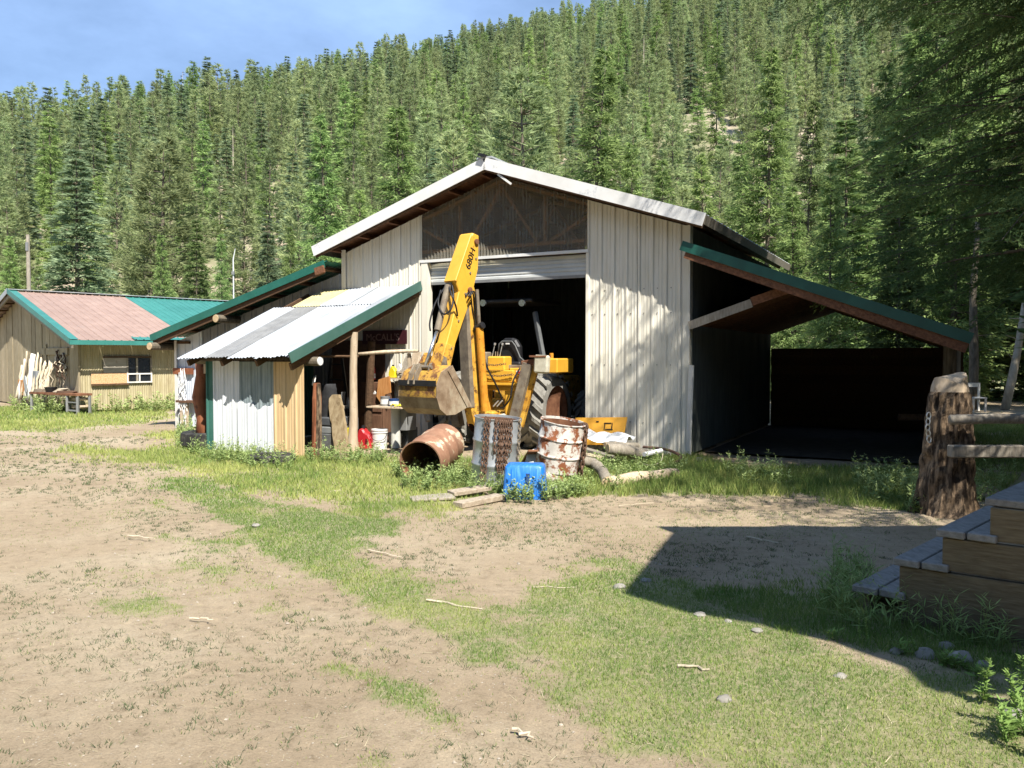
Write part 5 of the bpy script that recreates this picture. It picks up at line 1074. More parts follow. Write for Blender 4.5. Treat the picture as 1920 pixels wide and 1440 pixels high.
rail('lower split rail with flat pale face fixed to the tall stump', D(1780, 846, 8.05), D(1780, 846, 8.05) + Vector((3.4, .0, .0)), (.10, .12), 'wood_grey', 2, True)
rail('dark long rail further back behind the upper rail', (6.5, 13.6, .62), (12.5, 12.9, .64), (.06, .06), 'wood_dark', 3)
for x, y in ((9.6, 13.3), (12.4, 12.9)): solo(MB().tube([(x, y, 0), (x, y, .7)], .07, 10, rng=rg, wob=.05), 'fence_post', MT['bark_pine'], 'fence post carrying the dark rear rail', 'fence post', (x, y, 0), 'posts of the rear rail')
w0 = G(1836, 772); MB
ch = thing('lawn_chair', 'tiny white chair far behind the fence rails', 'chair', w0, 0)
for dx in (-.18, .18):
    for dy in (0, .35): MB(Matrix.Translation(w0)).box((dx, dy, .2 + (.22 if dy else 0)), (.05, .05, .4 + (.44 if dy else 0))).build('leg', MT['white_paint'], ch)
MB(Matrix.Translation(w0)).box((0, .17, .4), (.42, .4, .04)).build('seat', MT['white_paint'], ch); MB(Matrix.Translation(w0)).box((0, .36, .78), (.42, .04, .12)).build('backrest', MT['white_paint'], ch)

# ------------------------------------------------------------------ wooden steps and the cabin whose porch roof throws the shadow
SA = Vector((.788, -.616, 0)); ST = Vector((.70, .714, 0)); SP0 = Vector((2.40, 4.98, 0))
st = thing('wooden_steps', 'heavy timber steps in shade at the right edge of the yard', 'steps', SP0, 0)
hts, starts = (.19, .40, .61, .82), (-.24, 0, .235, .48)
for i, (h, s_) in enumerate(zip(hts, starts)):
    e = starts[i + 1] + .06 if i < 3 else 2.2
    for k in range(2):
        w = (e - s_ + .02) / 2; c = SP0 + SA * (s_ - .03 + w * (k + .5)); MB().beam(c - ST * .04 + Z3 * (h - .02), c + ST * 1.5 + Z3 * (h - .02), w - .008, .045).build('tread', MT['wood_tread'], st, bev=.006)
    z0 = 0 if i == 0 else hts[i - 1] - .045
    if i > 0:
        for k in range(1): MB().beam(SP0 + SA * (s_ + .005) + Z3 * (h - .045 - .1), SP0 + SA * 2.3 + Z3 * (h - .045 - .1), .04, .195 if i > 0 else .14).build('side_board', MT['wood_step'], st, bev=.004)
        MB().beam(SP0 + SA * (s_ + .02) + ST * .02 + Z3 * (h - .15), SP0 + SA * (s_ + .02) + ST * 1.46 + Z3 * (h - .15), .04, .19).build('riser', MT['wood_step'], st)
MB().beam(SP0 + SA * .01 + Z3 * .07, SP0 + SA * 2.3 + Z3 * .07, .045, .19).build('side_board', MT['wood_step'], st, bev=.004)
MB().beam(SP0 + SA * -.2 + ST * .03 + Z3 * .07, SP0 + SA * -.2 + ST * 1.45 + Z3 * .07, .04, .14).build('riser', MT['wood_step'], st)
cab = thing('cabin', 'cabin beyond the right edge whose porch roof throws the hard shadow on the dirt', 'cabin', (4.6, 2.6, 0), 0)
RZc = 4.35; off = Vector((SUNV.x, SUNV.y, 0)) * (RZc / SUNV.z)
rp_ = [G(1240, 990) + off, G(1272, 1002) + off, G(1180, 1120) + off, G(1280, 1150) + off, G(1420, 1172) + off, G(1560, 1205) + off, G(1720, 1262) + off, G(1760, 1300) + off]
rp_ = [Vector((p.x, p.y, RZc)) for p in rp_]; outl = rp_ + [Vector((9.0, rp_[-1].y - .5, RZc)), Vector((9.0, rp_[0].y + .1, RZc))]
m = len(outl); MB().add(outl + [p + Z3 * .12 for p in outl], [tuple(range(m)), tuple(range(2 * m - 1, m - 1, -1))] + [(k, (k + 1) % m, m + (k + 1) % m, m + k) for k in range(m)]).build('porch_roof', MT['wood_dark'], cab)
MB().box((7.0, 2.4, 2.1), (.2, 6.2, 4.2)).build('wall', MT['wood_dark'], cab); MB().box((5.8, 3.0, .74), (2.4, 3.4, .12)).build('deck', MT['wood_tread'], cab)
for y in (1.5, 4.45): MB().box((5.0, y, 2.55), (.14, .14, 3.5)).build('post', MT['wood_dark'], cab)

# ------------------------------------------------------------------ things round the left house
def hp(x, y, z): return HM @ Vector((x, y, z))
wb = thing('work_bench', 'rusty-topped steel work bench standing in front of the left house', 'bench', G(105, 775), 0)
a, b = G(60, 771), G(146, 777); a.z = b.z = 0; d_ = (b - a).normalized(); n_ = Vector((-d_.y, d_.x, 0))
for p, e in ((a, 1), (b, -1)):
    for s_ in (0, .35): q = p + n_ * s_; MB().beam(q, q + Z3 * .52, .06, .06).build('leg', MT['galv_grey'], wb)
q = b - d_ * .52; 
for s_ in (0, .35): MB().beam(q + n_ * s_, q + n_ * s_ + Z3 * .52, .08, .06).build('leg', MT['galv_grey'], wb)
MB().beam(a - d_ * .05 + n_ * .18 + Z3 * .55, b + d_ * .03 + n_ * .18 + Z3 * .55, .46, .06).build('bench_top', MT['rust'], wb); MB().beam(q + Z3 * .1, b + Z3 * .1, .05, .04).build('lower_rail', MT['galv_grey'], wb); MB().beam(q + Z3 * .33, b + Z3 * .33, .04, .03).build('lower_rail', MT['galv_grey'], wb)
rg = random.Random(8)
for r0 in (.14, .36):
    for k in range(6):
        c = q + d_ * (.06 + k * .075) + n_ * .1 + Z3 * (r0 + .06); solo(MB().tube([c, c + n_ * .25], [.045, .04], 8, rng=rg, wob=.12), 'firewood', MT['wood_peeled'], 'split firewood end stacked under the right end of the rusty bench', 'firewood', c, 'firewood under the bench')
for k, (f, m_, lb, h) in enumerate(((.15, 'steel_dirty', 'grey scrap lump at the left end of the rusty bench', .09), (.32, 'black', 'black pot on the rusty bench', .16), (.5, 'straw', 'pale coil of rope on the rusty bench', .1), (.66, 'brown_dark', 'dark scrap piece right of the rope on the rusty bench', .06))):
    c = a.lerp(b, f) + n_ * .15 + Z3 * .58
    if k == 1: mb = MB(Matrix.Translation(c)).lathe([(.001, 0), (.13, 0), (.17, .14), (.18, .15), (.16, .15), (.12, .03), (.001, .03)], 16)
    elif k == 2:
        mb = MB(Matrix.Translation(c))
        for j in range(5): mb.tube([(.16 * math.cos(t) * (1 - j * .06) + j * .03, .12 * math.sin(t), .02 + j * .022) for t in [2 * math.pi * i / 14 for i in range(15)]], .015, 6)
    else: mb = MB(Matrix.Translation(c)).prism([(-.25, 0), (.2, 0), (.28, h * .6), (.05, h), (-.1, h * .7), (-.22, h)], (0, -.1, 0), BX, BZ, BY, .3)
    solo(mb, ('scrap_metal', 'cooking_pot', 'rope_coil', 'scrap_metal')[k], MT[m_], lb, ('scrap', 'pot', 'rope', 'scrap')[k], c)
# poles and driftwood leaning on the gable
def stick(mb, p, q, r0, r1, rg, seg=6, bend=.05):
    p, q = Vector(p), Vector(q); pts = [p.lerp(q, k / seg) + Vector((rg.uniform(-bend, bend), rg.uniform(-bend, bend), 0)) * math.sin(math.pi * k / seg) for k in range(seg + 1)]
    return mb.tube(pts, [r0 + (r1 - r0) * k / seg for k in range(seg + 1)], 6, rng=rg, wob=.12)
poles = [(3.95, 1.75, .05, 'antler'), (4.15, 1.5, .05, 'antler'), (4.35, 1.7, .06, 'white_paint'), (4.55, 1.72, .07, 'white_paint'), (4.75, 1.55, .06, 'antler'), (3.7, 1.6, .05, 'antler'), (5.1, 1.8, .05, 'antler'), (5.3, 1.55, .05, 'white_paint'), (5.6, 1.35, .06, 'antler')]
hy = lambda y: y - .85
pl_lb = ['pale weathered pole leaning on the house gable, nearest the door frame', 'second pale pole from the door frame on the house gable', 'third pole from the door frame, whitewashed, on the gable', 'thick whitewashed pole in the middle of the leaning poles', 'fifth pale pole from the door frame on the house gable', 'short pale pole low beside the door frame of the house', 'long pale pole at the left of the leaning poles', 'whitewashed pole near the left edge on the house gable', 'shortest pole farthest left on the house gable']
order = sorted(range(len(poles)), key=lambda i: poles[i][0])
for rank, i in enumerate(order):
    y, h, r_, m_ = poles[i]; solo(stick(MB(), hp(-.28, hy(y) + .05, .25), hp(-.1, hy(y), h), r_ * .8, r_ * .65, rg), 'wood_pole', MT[m_], pl_lb[rank], 'pole', hp(-.28, hy(y), 0), 'poles leaning on the gable', smooth=True)
mb = MB(HM).add([(-.32, hy(4.6), 1.0), (-.34, hy(4.42), 1.02), (-.34, hy(4.3), .75), (-.33, hy(4.35), .5), (-.33, hy(4.5), .58), (-.32, hy(4.68), .85)], [(0, 1, 2, 3, 4, 5)]); bm_ = mb.build('shovel', MT['galv'], None, origin=hp(-.32, hy(4.5), .5)); md_ = bm_.modifiers.new('thick', 'SOLIDIFY'); md_.thickness = .02; tag(bm_, 'grey shovel blade hung among the leaning poles', 'shovel')
mb = MB(HM).box((-.2, hy(5.2), .62), (.1, .7, .5)); solo(mb, 'wood_crate', MT['orange_board'], 'reddish brown wooden crate hung low behind the leaning poles', 'crate', hp(-.2, hy(5.2), .37), bev=.01)
mb = MB(HM).box((-.18, hy(3.98), .95), (.1, .34, .45)); solo(mb, 'metal_pan', MT['shed_wall'], 'dark grey metal pan hanging right of the shovel blade', 'pan', hp(-.18, hy(3.98), .72), bev=.01)
bd = thing('driftwood_bundle', 'bundle of pale driftwood sticks standing on the rusty bench against the gable', 'driftwood', hp(-.25, 2.1, .55), 0)
for k in range(16):
    y = 1.75 + rg.random() * .75; stick(MB(), hp(-.3, y, .55), hp(-.12, y + rg.uniform(-.1, .1), 1.15 + rg.random() * .4), .03, .015, rg).build('stick', MT['antler'], bd, smooth=True)
vn = thing('vine_tools', 'dark twisted branches and tools hanging on the gable beside the driftwood', 'hanging tools', hp(-.1, 1.2, 1.2), 0)
for k in range(12):
    y = .7 + rg.random() * .95; z1 = 1.5 + rg.random() * .35; stick(MB(), hp(-.12, y, z1), hp(-.16, y + rg.uniform(-.25, .25), z1 - .5 - rg.random() * .5), .022, .014, rg, 7, .12).build('branch', MT['brown_dark'] if k % 3 else MT['antler'], vn, smooth=True)
pt = thing('picnic_table', 'white wooden picnic table cut off by the left edge of the photo', 'table', G(-10, 752), R(15)); Mp = Matrix.Translation(G(-30, 752)) @ Matrix.Rotation(R(15), 4, 'Z')
for k in range(5): MB(Mp).box((0, -.36 + k * .18, .74), (1.8, .16, .04)).build('top_board', MT['white_paint'], pt)
for s_ in (-1, 1):
    for k in (0, 1): MB(Mp).box((0, s_ * (.72 + k * .14), .44), (1.8, .12, .04)).build('seat_board', MT['white_paint'], pt)
    for x in (-.7, .7): MB(Mp).beam((x, s_ * .62, 0), (x, s_ * .2, .72), .05, .1).build('leg', MT['white_paint'], pt)
for x in (-.7, .7): MB(Mp).box((x, 0, .4), (.05, 1.6, .1)).build('cross_bar', MT['white_paint'], pt)
# fencing wire bundle and rope on the shed's white wall
mb = MB(); rg = random.Random(5)
for k in range(22):
    p = BW(rg.uniform(334, 348), rg.uniform(690, 730), -.12); q = BW(rg.uniform(334, 352), rg.uniform(745, 800), -.2); stick(mb, p, q, .008, .008, rg, 6, .06)
solo(mb, 'rope_bundle', MT['paper_white'], 'tangled white rope hanging on the white corner wall of the side shed', 'rope', BW(342, 790, -.15))
# utility pole and mast
q = D(52, 440, 34); up_ = thing('utility_pole', 'grey wooden utility pole rising behind the left house roof', 'pole', (q.x, 34, 0), 0); MB().tube([(q.x, 34, 0), (q.x, 34, q.z)], [.1, .07], 10).build('pole', MT['wood_grey'], up_, smooth=False); MB().box((q.x, 33.93, q.z - .5), (.1, .06, .35)).build('bracket', MT['galv_grey'], up_)
q = D(437, 466, 30); am = thing('radio_mast', 'thin pale mast rising behind the teal roof', 'mast', (q.x, 30, 0), 0); MB().tube([(q.x, 30, 0), (q.x, 30, q.z - .4), (q.x + .08, 30, q.z)], [.03, .022, .01], 7).build('mast', MT['paper_white'], am); MB().box((q.x, 29.97, q.z - .9), (.1, .06, .12)).build('insulator', MT['galv_grey'], am)

# ------------------------------------------------------------------ loose rocks and sticks in the yard
def rock(px, py, r, label, seed):
    r_ = random.Random(seed); c = G(px, py); mb = MB(); vs_, fs = [], []; n_, m_ = 9, 6
    for i in range(m_):
        ph = math.pi * (i + .02) / (m_ - .96) - math.pi / 2
        for k in range(n_):
            t = 2 * math.pi * k / n_; q = r * (1 + r_.uniform(-.2, .2)); vs_.append(c + Vector((q * math.cos(ph) * math.cos(t) * 1.2, q * math.cos(ph) * math.sin(t), q * .62 * math.sin(ph) + r * .3)))
    for i in range(m_ - 1):
        for k in range(n_): fs.append((i * n_ + k, i * n_ + (k + 1) % n_, (i + 1) * n_ + (k + 1) % n_, (i + 1) * n_ + k))
    fs.append(tuple((m_ - 1) * n_ + k for k in range(n_))); return solo(mb.add(vs_, fs), 'rock', MT['stone'], label, 'rock', c, 'loose rocks in the yard', auto=45)
for k, (x, y, r, lb) in enumerate(((1160, 1104, .04, 'pale rock just left of the shadow corner'), (1212, 1092, .035, 'small rock on the left edge of the hard shadow'), (1313, 1157, .035, 'small pale rock at the lower edge of the shadow'), (1358, 1315, .032, 'upright pale rock in the yellow grass at the lower right'), (1365, 1168, .025, 'tiny rock right of the small pale one at the shadow edge'), (1420, 1186, .03, 'flat pale rock farther right along the shadow edge'), (1680, 1225, .035, 'grey rock in the row below the steps, leftmost'), (1735, 1232, .05, 'large grey rock in the row below the steps'), (1800, 1238, .055, 'biggest rock in the row below the steps'), (1845, 1252, .04, 'rightmost rock in the row below the steps'), (1775, 1215, .04, 'dark rock behind the row below the steps'), (480, 988, .035, 'white rock on the green strip left of the planks'), (1575, 1272, .03, 'pale rock low in the yellow grass toward the steps'), (1905, 1345, .05, 'pale rock under the leafy plant at the right edge'), (1312, 868, .09, 'pale rock at the foot of the barn corner'))): rock(x, y, r, lb, 40 + k)
rg = random.Random(17)
for k, (x0, y0, x1, y1, r_, lb) in enumerate(((800, 1130, 905, 1148, .013, 'straw-coloured stick in the middle of the patchy grass'), (690, 1035, 755, 1050, .010, 'thin stick left of centre in the patchy grass'), (1000, 1106, 1080, 1106, .006, 'very thin straw lying right of centre in the grass'), (240, 1008, 290, 1014, .010, 'pale stick on the gravel road'), (355, 1165, 400, 1168, .010, 'pale stick on the dirt left of the wheel track'), (960, 1375, 1000, 1392, .012, 'forked pale stick at the bottom of the photo'), (1160, 952, 1225, 946, .008, 'thin stick on the bare dirt before the barn'), (1400, 1010, 1460, 1022, .01, 'dark stick inside the hard shadow'), (1270, 1255, 1330, 1262, .014, 'flat pale chip in the yellow grass'), (620, 925, 640, 922, .012, 'short dark stick in the lush grass before the porch'))):
    a, b = G(x0, y0), G(x1, y1); a.z = b.z = .02; solo(stick(MB(), a, b, r_ * .65, r_ * .4, rg, 6, .03), 'stick', MT['straw'], lb, 'stick', a, 'sticks lying in the yard')
# ------------------------------------------------------------------ foliage builders (triangle soups, shared between copies)
def tri_object_mesh(name, P, T, mat, idx=None):
    """P (n,3,3) triangles, T (n,) tint"""
    n = len(P); me = bpy.data.meshes.new(name); me.vertices.add(n * 3); me.vertices.foreach_set('co', P.astype(np.float32).ravel())
    me.loops.add(n * 3); me.loops.foreach_set('vertex_index', np.arange(n * 3, dtype=np.int32)); me.polygons.add(n); me.polygons.foreach_set('loop_start', np.arange(0, n * 3, 3, dtype=np.int32))
    at = me.attributes.new('tint', 'FLOAT', 'POINT'); at.data.foreach_set('value', np.repeat(T, 3).astype(np.float32)); me.update(calc_edges=True); me.materials.append(mat); return me
def leaf_tris(base, dirv, length, width, rs, roll=None):
    """one slim triangle per needle spray"""
    n = len(base); d = dirv / (np.linalg.norm(dirv, axis=1, keepdims=True) + 1e-9); rv = rs.normal(size=(n, 3)); a = np.cross(d, rv); a /= np.linalg.norm(a, axis=1, keepdims=True) + 1e-9
    if roll is not None: a = roll
    w = width[:, None] / 2; return np.stack([base - a * w, base + a * w, base + d * length[:, None]], 1)
def conifer(name, H, Rm, kind, seed, levels, per, sprays, size, z0=.12, mat='needles_larch', trunk_r=.16, power=.8, barkm='bark_pine'):
    rs = np.random.default_rng(seed); Bs, Ds, Ls, Ws, Ts = [], [], [], [], []; mbr = MB()
    lean = rs.normal(size=2) * .012 * H
    for i in range(levels):
        f = (i + rs.uniform(-.4, .4)) / levels; f = min(max(f, 0), .995); z = H * (z0 + (1 - z0) * f); pr = (1 - f) ** power
        if kind == 'pine': pr = (1 - f) ** .7 * (.7 + .3 * min(1, f * 4.0)) + .04
        elif f < .12: pr *= .75 + 2 * f
        nb_ = max(3, int(per * (.6 + .5 * (1 - f)) + rs.integers(-1, 2)))
        for b in range(nb_):
            if rs.random() < (.16 if kind != 'fir' else .06): continue
            t = rs.uniform(0, 2 * math.pi); L_ = Rm * pr * rs.uniform(.55, 1.15) + .12
            rise = {'larch': rs.uniform(-.05, .35), 'fir': rs.uniform(-.30, .05), 'pine': rs.uniform(.0, .5)}[kind] + .5 * f ** 3
            ns = max(4, int(sprays * (.35 + .65 * pr) * rs.uniform(.8, 1.2))); s = rs.uniform(.12, 1, ns) ** .75
            if kind == 'pine': s = .45 + .55 * s
            dx, dy = math.cos(t), math.sin(t)
            droop = {'larch': .16, 'fir': .22, 'pine': .05}[kind]
            px = dx * s * L_; py = dy * s * L_; pz = z + L_ * (rise * s - droop * s * s)
            side = rs.normal(size=ns); lat = side * {'larch': .13, 'fir': .20, 'pine': .12}[kind] * L_ * (1.1 - .7 * s)
            base = np.stack([px - dy * lat + lean[0] * (z / H) ** 2, py + dx * lat + lean[1] * (z / H) ** 2, pz + rs.normal(size=ns) * {'larch': .10, 'fir': .035, 'pine': .12}[kind] * min(1, L_)], 1)
            out = np.stack([dx - dy * side * .7, dy + dx * side * .7, np.full(ns, {'larch': -.30, 'fir': .02, 'pine': .55}[kind])], 1) + rs.normal(size=(ns, 3)) * {'larch': .55, 'fir': .22, 'pine': .6}[kind]
            Bs.append(base); Ds.append(out); Ls.append(size * rs.uniform(.6, 1.5, ns)); Ws.append(size * {'larch': .26, 'fir': .34, 'pine': .24}[kind] * rs.uniform(.7, 1.3, ns))
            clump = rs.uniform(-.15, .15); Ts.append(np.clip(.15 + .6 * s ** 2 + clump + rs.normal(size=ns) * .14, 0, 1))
            if L_ > .5 and b % 2 == 0: mbr.tube([(lean[0] * (z / H) ** 2, lean[1] * (z / H) ** 2, z), (dx * L_ * .5, dy * L_ * .5, z + L_ * (rise * .5 - droop * .25)), (dx * L_ * .9, dy * L_ * .9, z + L_ * (rise * .9 - droop * .81))], [.022 * (1 + Rm / 4), .014, .006], 4, cap=False)
    Bs, Ds, Ls, Ws, Ts = map(np.concatenate, (Bs, Ds, Ls, Ws, Ts)); P = leaf_tris(Bs, Ds, Ls, Ws, rs)
    crown = tri_object_mesh(name + '_crown', P, Ts, MT[mat])
    pts = [(lean[0] * f * f, lean[1] * f * f, H * f * .97) for f in np.linspace(0, 1, 8)]; mbr.tube(pts, [trunk_r * (1.25 if k == 0 else 1) * (1 - .93 * k / 7) for k in range(8)], 8)
    trunk = bpy.data.meshes.new(name + '_trunk'); trunk.from_pydata([tuple(v) for v in mbr.v], [], mbr.f); trunk.materials.append(MT[barkm]); return crown, trunk, H
def place_tree(proto, loc, h, rz, label, group, cat='tree', name='conifer_tree', sxy=1.0, mat=None):
    crown, trunk, H = proto; k = h / H; t = bpy.data.objects.new(name, None); col.objects.link(t); t.location = loc; t.rotation_euler = (0, 0, rz); t.scale = (k * sxy, k * sxy, k); tag(t, label, cat, group)
    for nm, me in (('trunk', trunk), ('crown', crown)):
        o = bpy.data.objects.new(nm, me); col.objects.link(o); o.parent = t
        if mat and nm == 'crown': o.material_slots[0].link = 'OBJECT'; o.material_slots[0].material = MT[mat]
    return t
LAR = [conifer('larch_near', 14, 2.3, 'larch', 11 + k, 52, 11, 58, .24, z0=.05, mat='needles_larch') for k in range(3)]
FIR = [conifer('fir_near', 12, 2.35, 'fir', 31 + k, 46, 12, 60, .25, z0=.03, mat='needles_fir') for k in range(2)]
PIN = [conifer('pine_near', 13, 1.9, 'pine', 51 + k, 40, 10, 54, .27, z0=.10, mat='needles_pine') for k in range(3)]
# far forms for the hill
FARP = [conifer('pine_far', 15, 1.9, 'pine', 71 + k, 34, 9, 30, .44, z0=.06, mat='needles_pine') for k in range(4)] + [conifer('fir_far', 16, 1.9, 'fir', 81 + k, 34, 9, 30, .42, z0=.04, mat='needles_fir') for k in range(2)] + [conifer('larch_far', 15, 2.1, 'larch', 91 + k, 34, 9, 30, .42, z0=.04, mat='needles_larch') for k in range(2)]
DEAD = conifer('snag', 12, .9, 'larch', 99, 22, 4, 3, .3, z0=.2, mat='needles_dead', barkm='bark_pale')
# ---- trees right behind the buildings, placed one by one: px, top py, distance, kind, variant, width, label
near = [
 (140, 278, 41, 'F', 0, 1.15, 'tall dense blue-green fir behind the left house roof'), (300, 262, 50, 'P', 0, 1.6, 'broad olive pine behind the left house'), (306, 436, 33, 'L', 0, .85, 'bright green young larch right behind the tan roof'),
 (366, 405, 40, 'F', 1, .75, 'slim dark fir right of the bright young larch'), (415, 432, 37, 'L', 1, .75, 'pale green small larch beside the thin mast'), (70, 480, 37, 'L', 2, .8, 'green larch behind the utility pole'), (18, 440, 42, 'L', 0, .9, 'larch cut by the left edge behind the house'),
 (215, 310, 54, 'P', 1, .9, 'narrow pine right of the tall dense fir'), (455, 350, 52, 'P', 2, 1.0, 'thin pine above the thin mast'), (500, 395, 44, 'F', 0, .7, 'dark narrow fir above the green shed edge'), (545, 420, 40, 'L', 1, .8, 'larch just above the green rake of the side shed'),
 (612, 215, 43, 'L', 2, .95, 'tall feathery larch left of the barn roof'), (560, 330, 48, 'P', 0, .9, 'olive pine left of the tall feathery larch'), (672, 350, 40, 'L', 0, 1.0, 'light green larch over the left slope of the barn roof'), (750, 190, 38, 'L', 1, 1.15, 'dark green bushy larch directly above the left barn roof'),
 (850, 235, 52, 'P', 1, 1.1, 'olive pine left above the barn ridge'), (905, 290, 55, 'P', 2, 1.0, 'small pine just above the barn ridge'), (985, 135, 50, 'P', 0, 1.5, 'wide open pine right above the barn ridge'), (1108, 82, 39, 'L', 2, 1.05, 'tall bright green larch above the right barn roof'),
 (1190, 265, 38, 'L', 0, 1.0, 'low larch right of the tall bright larch'), (1245, 290, 34, 'L', 1, .95, 'bright bushy larch above the right roof slope'), (1325, 285, 36, 'L', 2, .95, 'grey-green larch above the right end of the barn roof'), (1442, 92, 35, 'L', 0, .95, 'tall pale larch right of the barn'),
 (1395, 260, 40, 'L', 1, .9, 'slender larch left of the tall pale larch'), (1512, 180, 42, 'L', 2, .8, 'narrow larch between tall pale larch and dark fir'), (1490, 340, 29, 'L', 1, 1.0, 'bushy light larch above the carport roof'), (1592, 210, 29, 'F', 1, 1.0, 'dark fir standing right behind the carport roof'),
 (1655, 120, 36, 'L', 0, .9, 'larch right of the dark fir behind the carport'), (1725, 20, 33, 'L', 1, 1.0, 'tall larch behind the overhanging boughs'), (1800, 90, 27, 'L', 2, 1.05, 'larch in half shade at the right behind the boughs'), (1860, 0, 36, 'L', 0, 1.0, 'tall larch at the right edge in the shade'),
 (1560, 300, 24, 'L', 2, .9, 'light larch showing through the back of the carport'), (1690, 300, 22, 'F', 0, .9, 'dark fir behind the right end of the carport'), (1900, 260, 30, 'F', 1, 1.0, 'dark fir far right behind the leaning trunk'), (1950, 100, 34, 'L', 1, 1.1, 'larch cut by the right edge of the photo'),
 (1480, 440, 30, 'L', 0, 1.0, 'low light larch seen under the carport roof'), (1630, 420, 31, 'L', 1, 1.1, 'low larch behind the middle of the carport'),
]
KD = {'F': FIR, 'P': PIN, 'L': LAR}; rg = random.Random(77)
for px, py, d_, k_, v_, w, lb in near:
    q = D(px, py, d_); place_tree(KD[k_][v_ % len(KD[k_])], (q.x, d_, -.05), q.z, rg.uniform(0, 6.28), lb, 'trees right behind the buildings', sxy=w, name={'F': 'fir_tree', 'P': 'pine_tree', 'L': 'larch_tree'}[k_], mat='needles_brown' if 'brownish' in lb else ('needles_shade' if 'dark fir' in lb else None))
# ---- the wooded slope: the nearest 250 trees one by one, the rest as one stand
rs = np.random.default_rng(5); cand = []
for _ in range(42000):
    y = 52 + 208 * rs.random() ** .8; x = rs.uniform(-.72, .74) * y
    if not (-.70 * y - 6 < x < .70 * y + 6): continue
    dens = float(fbm(np.array([x]), np.array([y]), .03, 44)[0]); bare = math.exp(-((x / y - .225) / .033) ** 2) * math.exp(-((y - 121) / 28) ** 2)
    if rs.random() < 1.08 * bare - .05: continue
    gap = 2.3 + 1.9 * (1 - dens) + 2.5 * bare
    cand.append((x, y, gap))
cell = {}; pts = []
for x, y, gp_ in cand:
    i, j = int(x // 5), int(y // 5); ok = True
    for a in (-2, -1, 0, 1, 2):
        for b in (-2, -1, 0, 1, 2):
            for x2, y2 in cell.get((i + a, j + b), ()):
                if (x - x2) ** 2 + (y - y2) ** 2 < gp_ * gp_: ok = False; break
            if not ok: break
        if not ok: break
    if ok: cell.setdefault((i, j), []).append((x, y)); pts.append((x, y))
pts.sort(key=lambda p: p[1]); hz = hill_z(np.array([p[0] for p in pts]), np.array([p[1] for p in pts]))
far_list = []; cnt = 0
for (x, y), z in zip(pts, hz):
    left = x / y < .1; r_ = rs.random(); vi = int(rs.integers(0, 4)) if r_ < .68 else (4 + int(rs.integers(0, 2)) if r_ < .84 else 6 + int(rs.integers(0, 2)))
    h = 4.8 + 9.8 * rs.random() ** .85; h *= (1.0 if y > 110 else .9); sxy = rs.uniform(.9, 1.35) * (1.25 if h < 9 else 1); rz = rs.uniform(0, 6.28)
    if y > 58 and cnt < 250:
        proto = FARP[vi]; nm = ('pine_tree', 'fir_tree', 'larch_tree')[0 if vi < 4 else (1 if vi < 6 else 2)]; kd = {'pine_tree': 'olive green pine', 'fir_tree': 'dark narrow fir', 'larch_tree': 'bright green larch'}[nm]
        place_tree(proto, (x, y, z - .2), h, rz, kd + ' among the many growing on the lower wooded slope', 'trees on the wooded slope, ' + nm.split('_')[0], name=nm, sxy=sxy); cnt += 1
    elif y > 58: far_list.append((x, y, z - .2, h, sxy, rz, vi))
print('slope trees', cnt, 'stand', len(far_list))
for px, py, d_, lb in ((342, 130, 240, 'bare grey dead snag on the left skyline'), (400, 225, 170, 'pale dead trunk high on the left slope'), (703, 165, 150, 'bare pale trunk in the middle of the slope'), (437, 300, 95, 'pale dead trunk low on the left slope'), (1207, 60, 140, 'tall bare trunk above the right barn roof')):
    q = D(px, py, d_); zg = float(hill_z(np.array([q.x]), np.array([d_]))[0]); place_tree(DEAD, (q.x, d_, zg - .2), max(q.z - zg, 9), .4, lb, None, name='dead_tree', cat='dead tree')
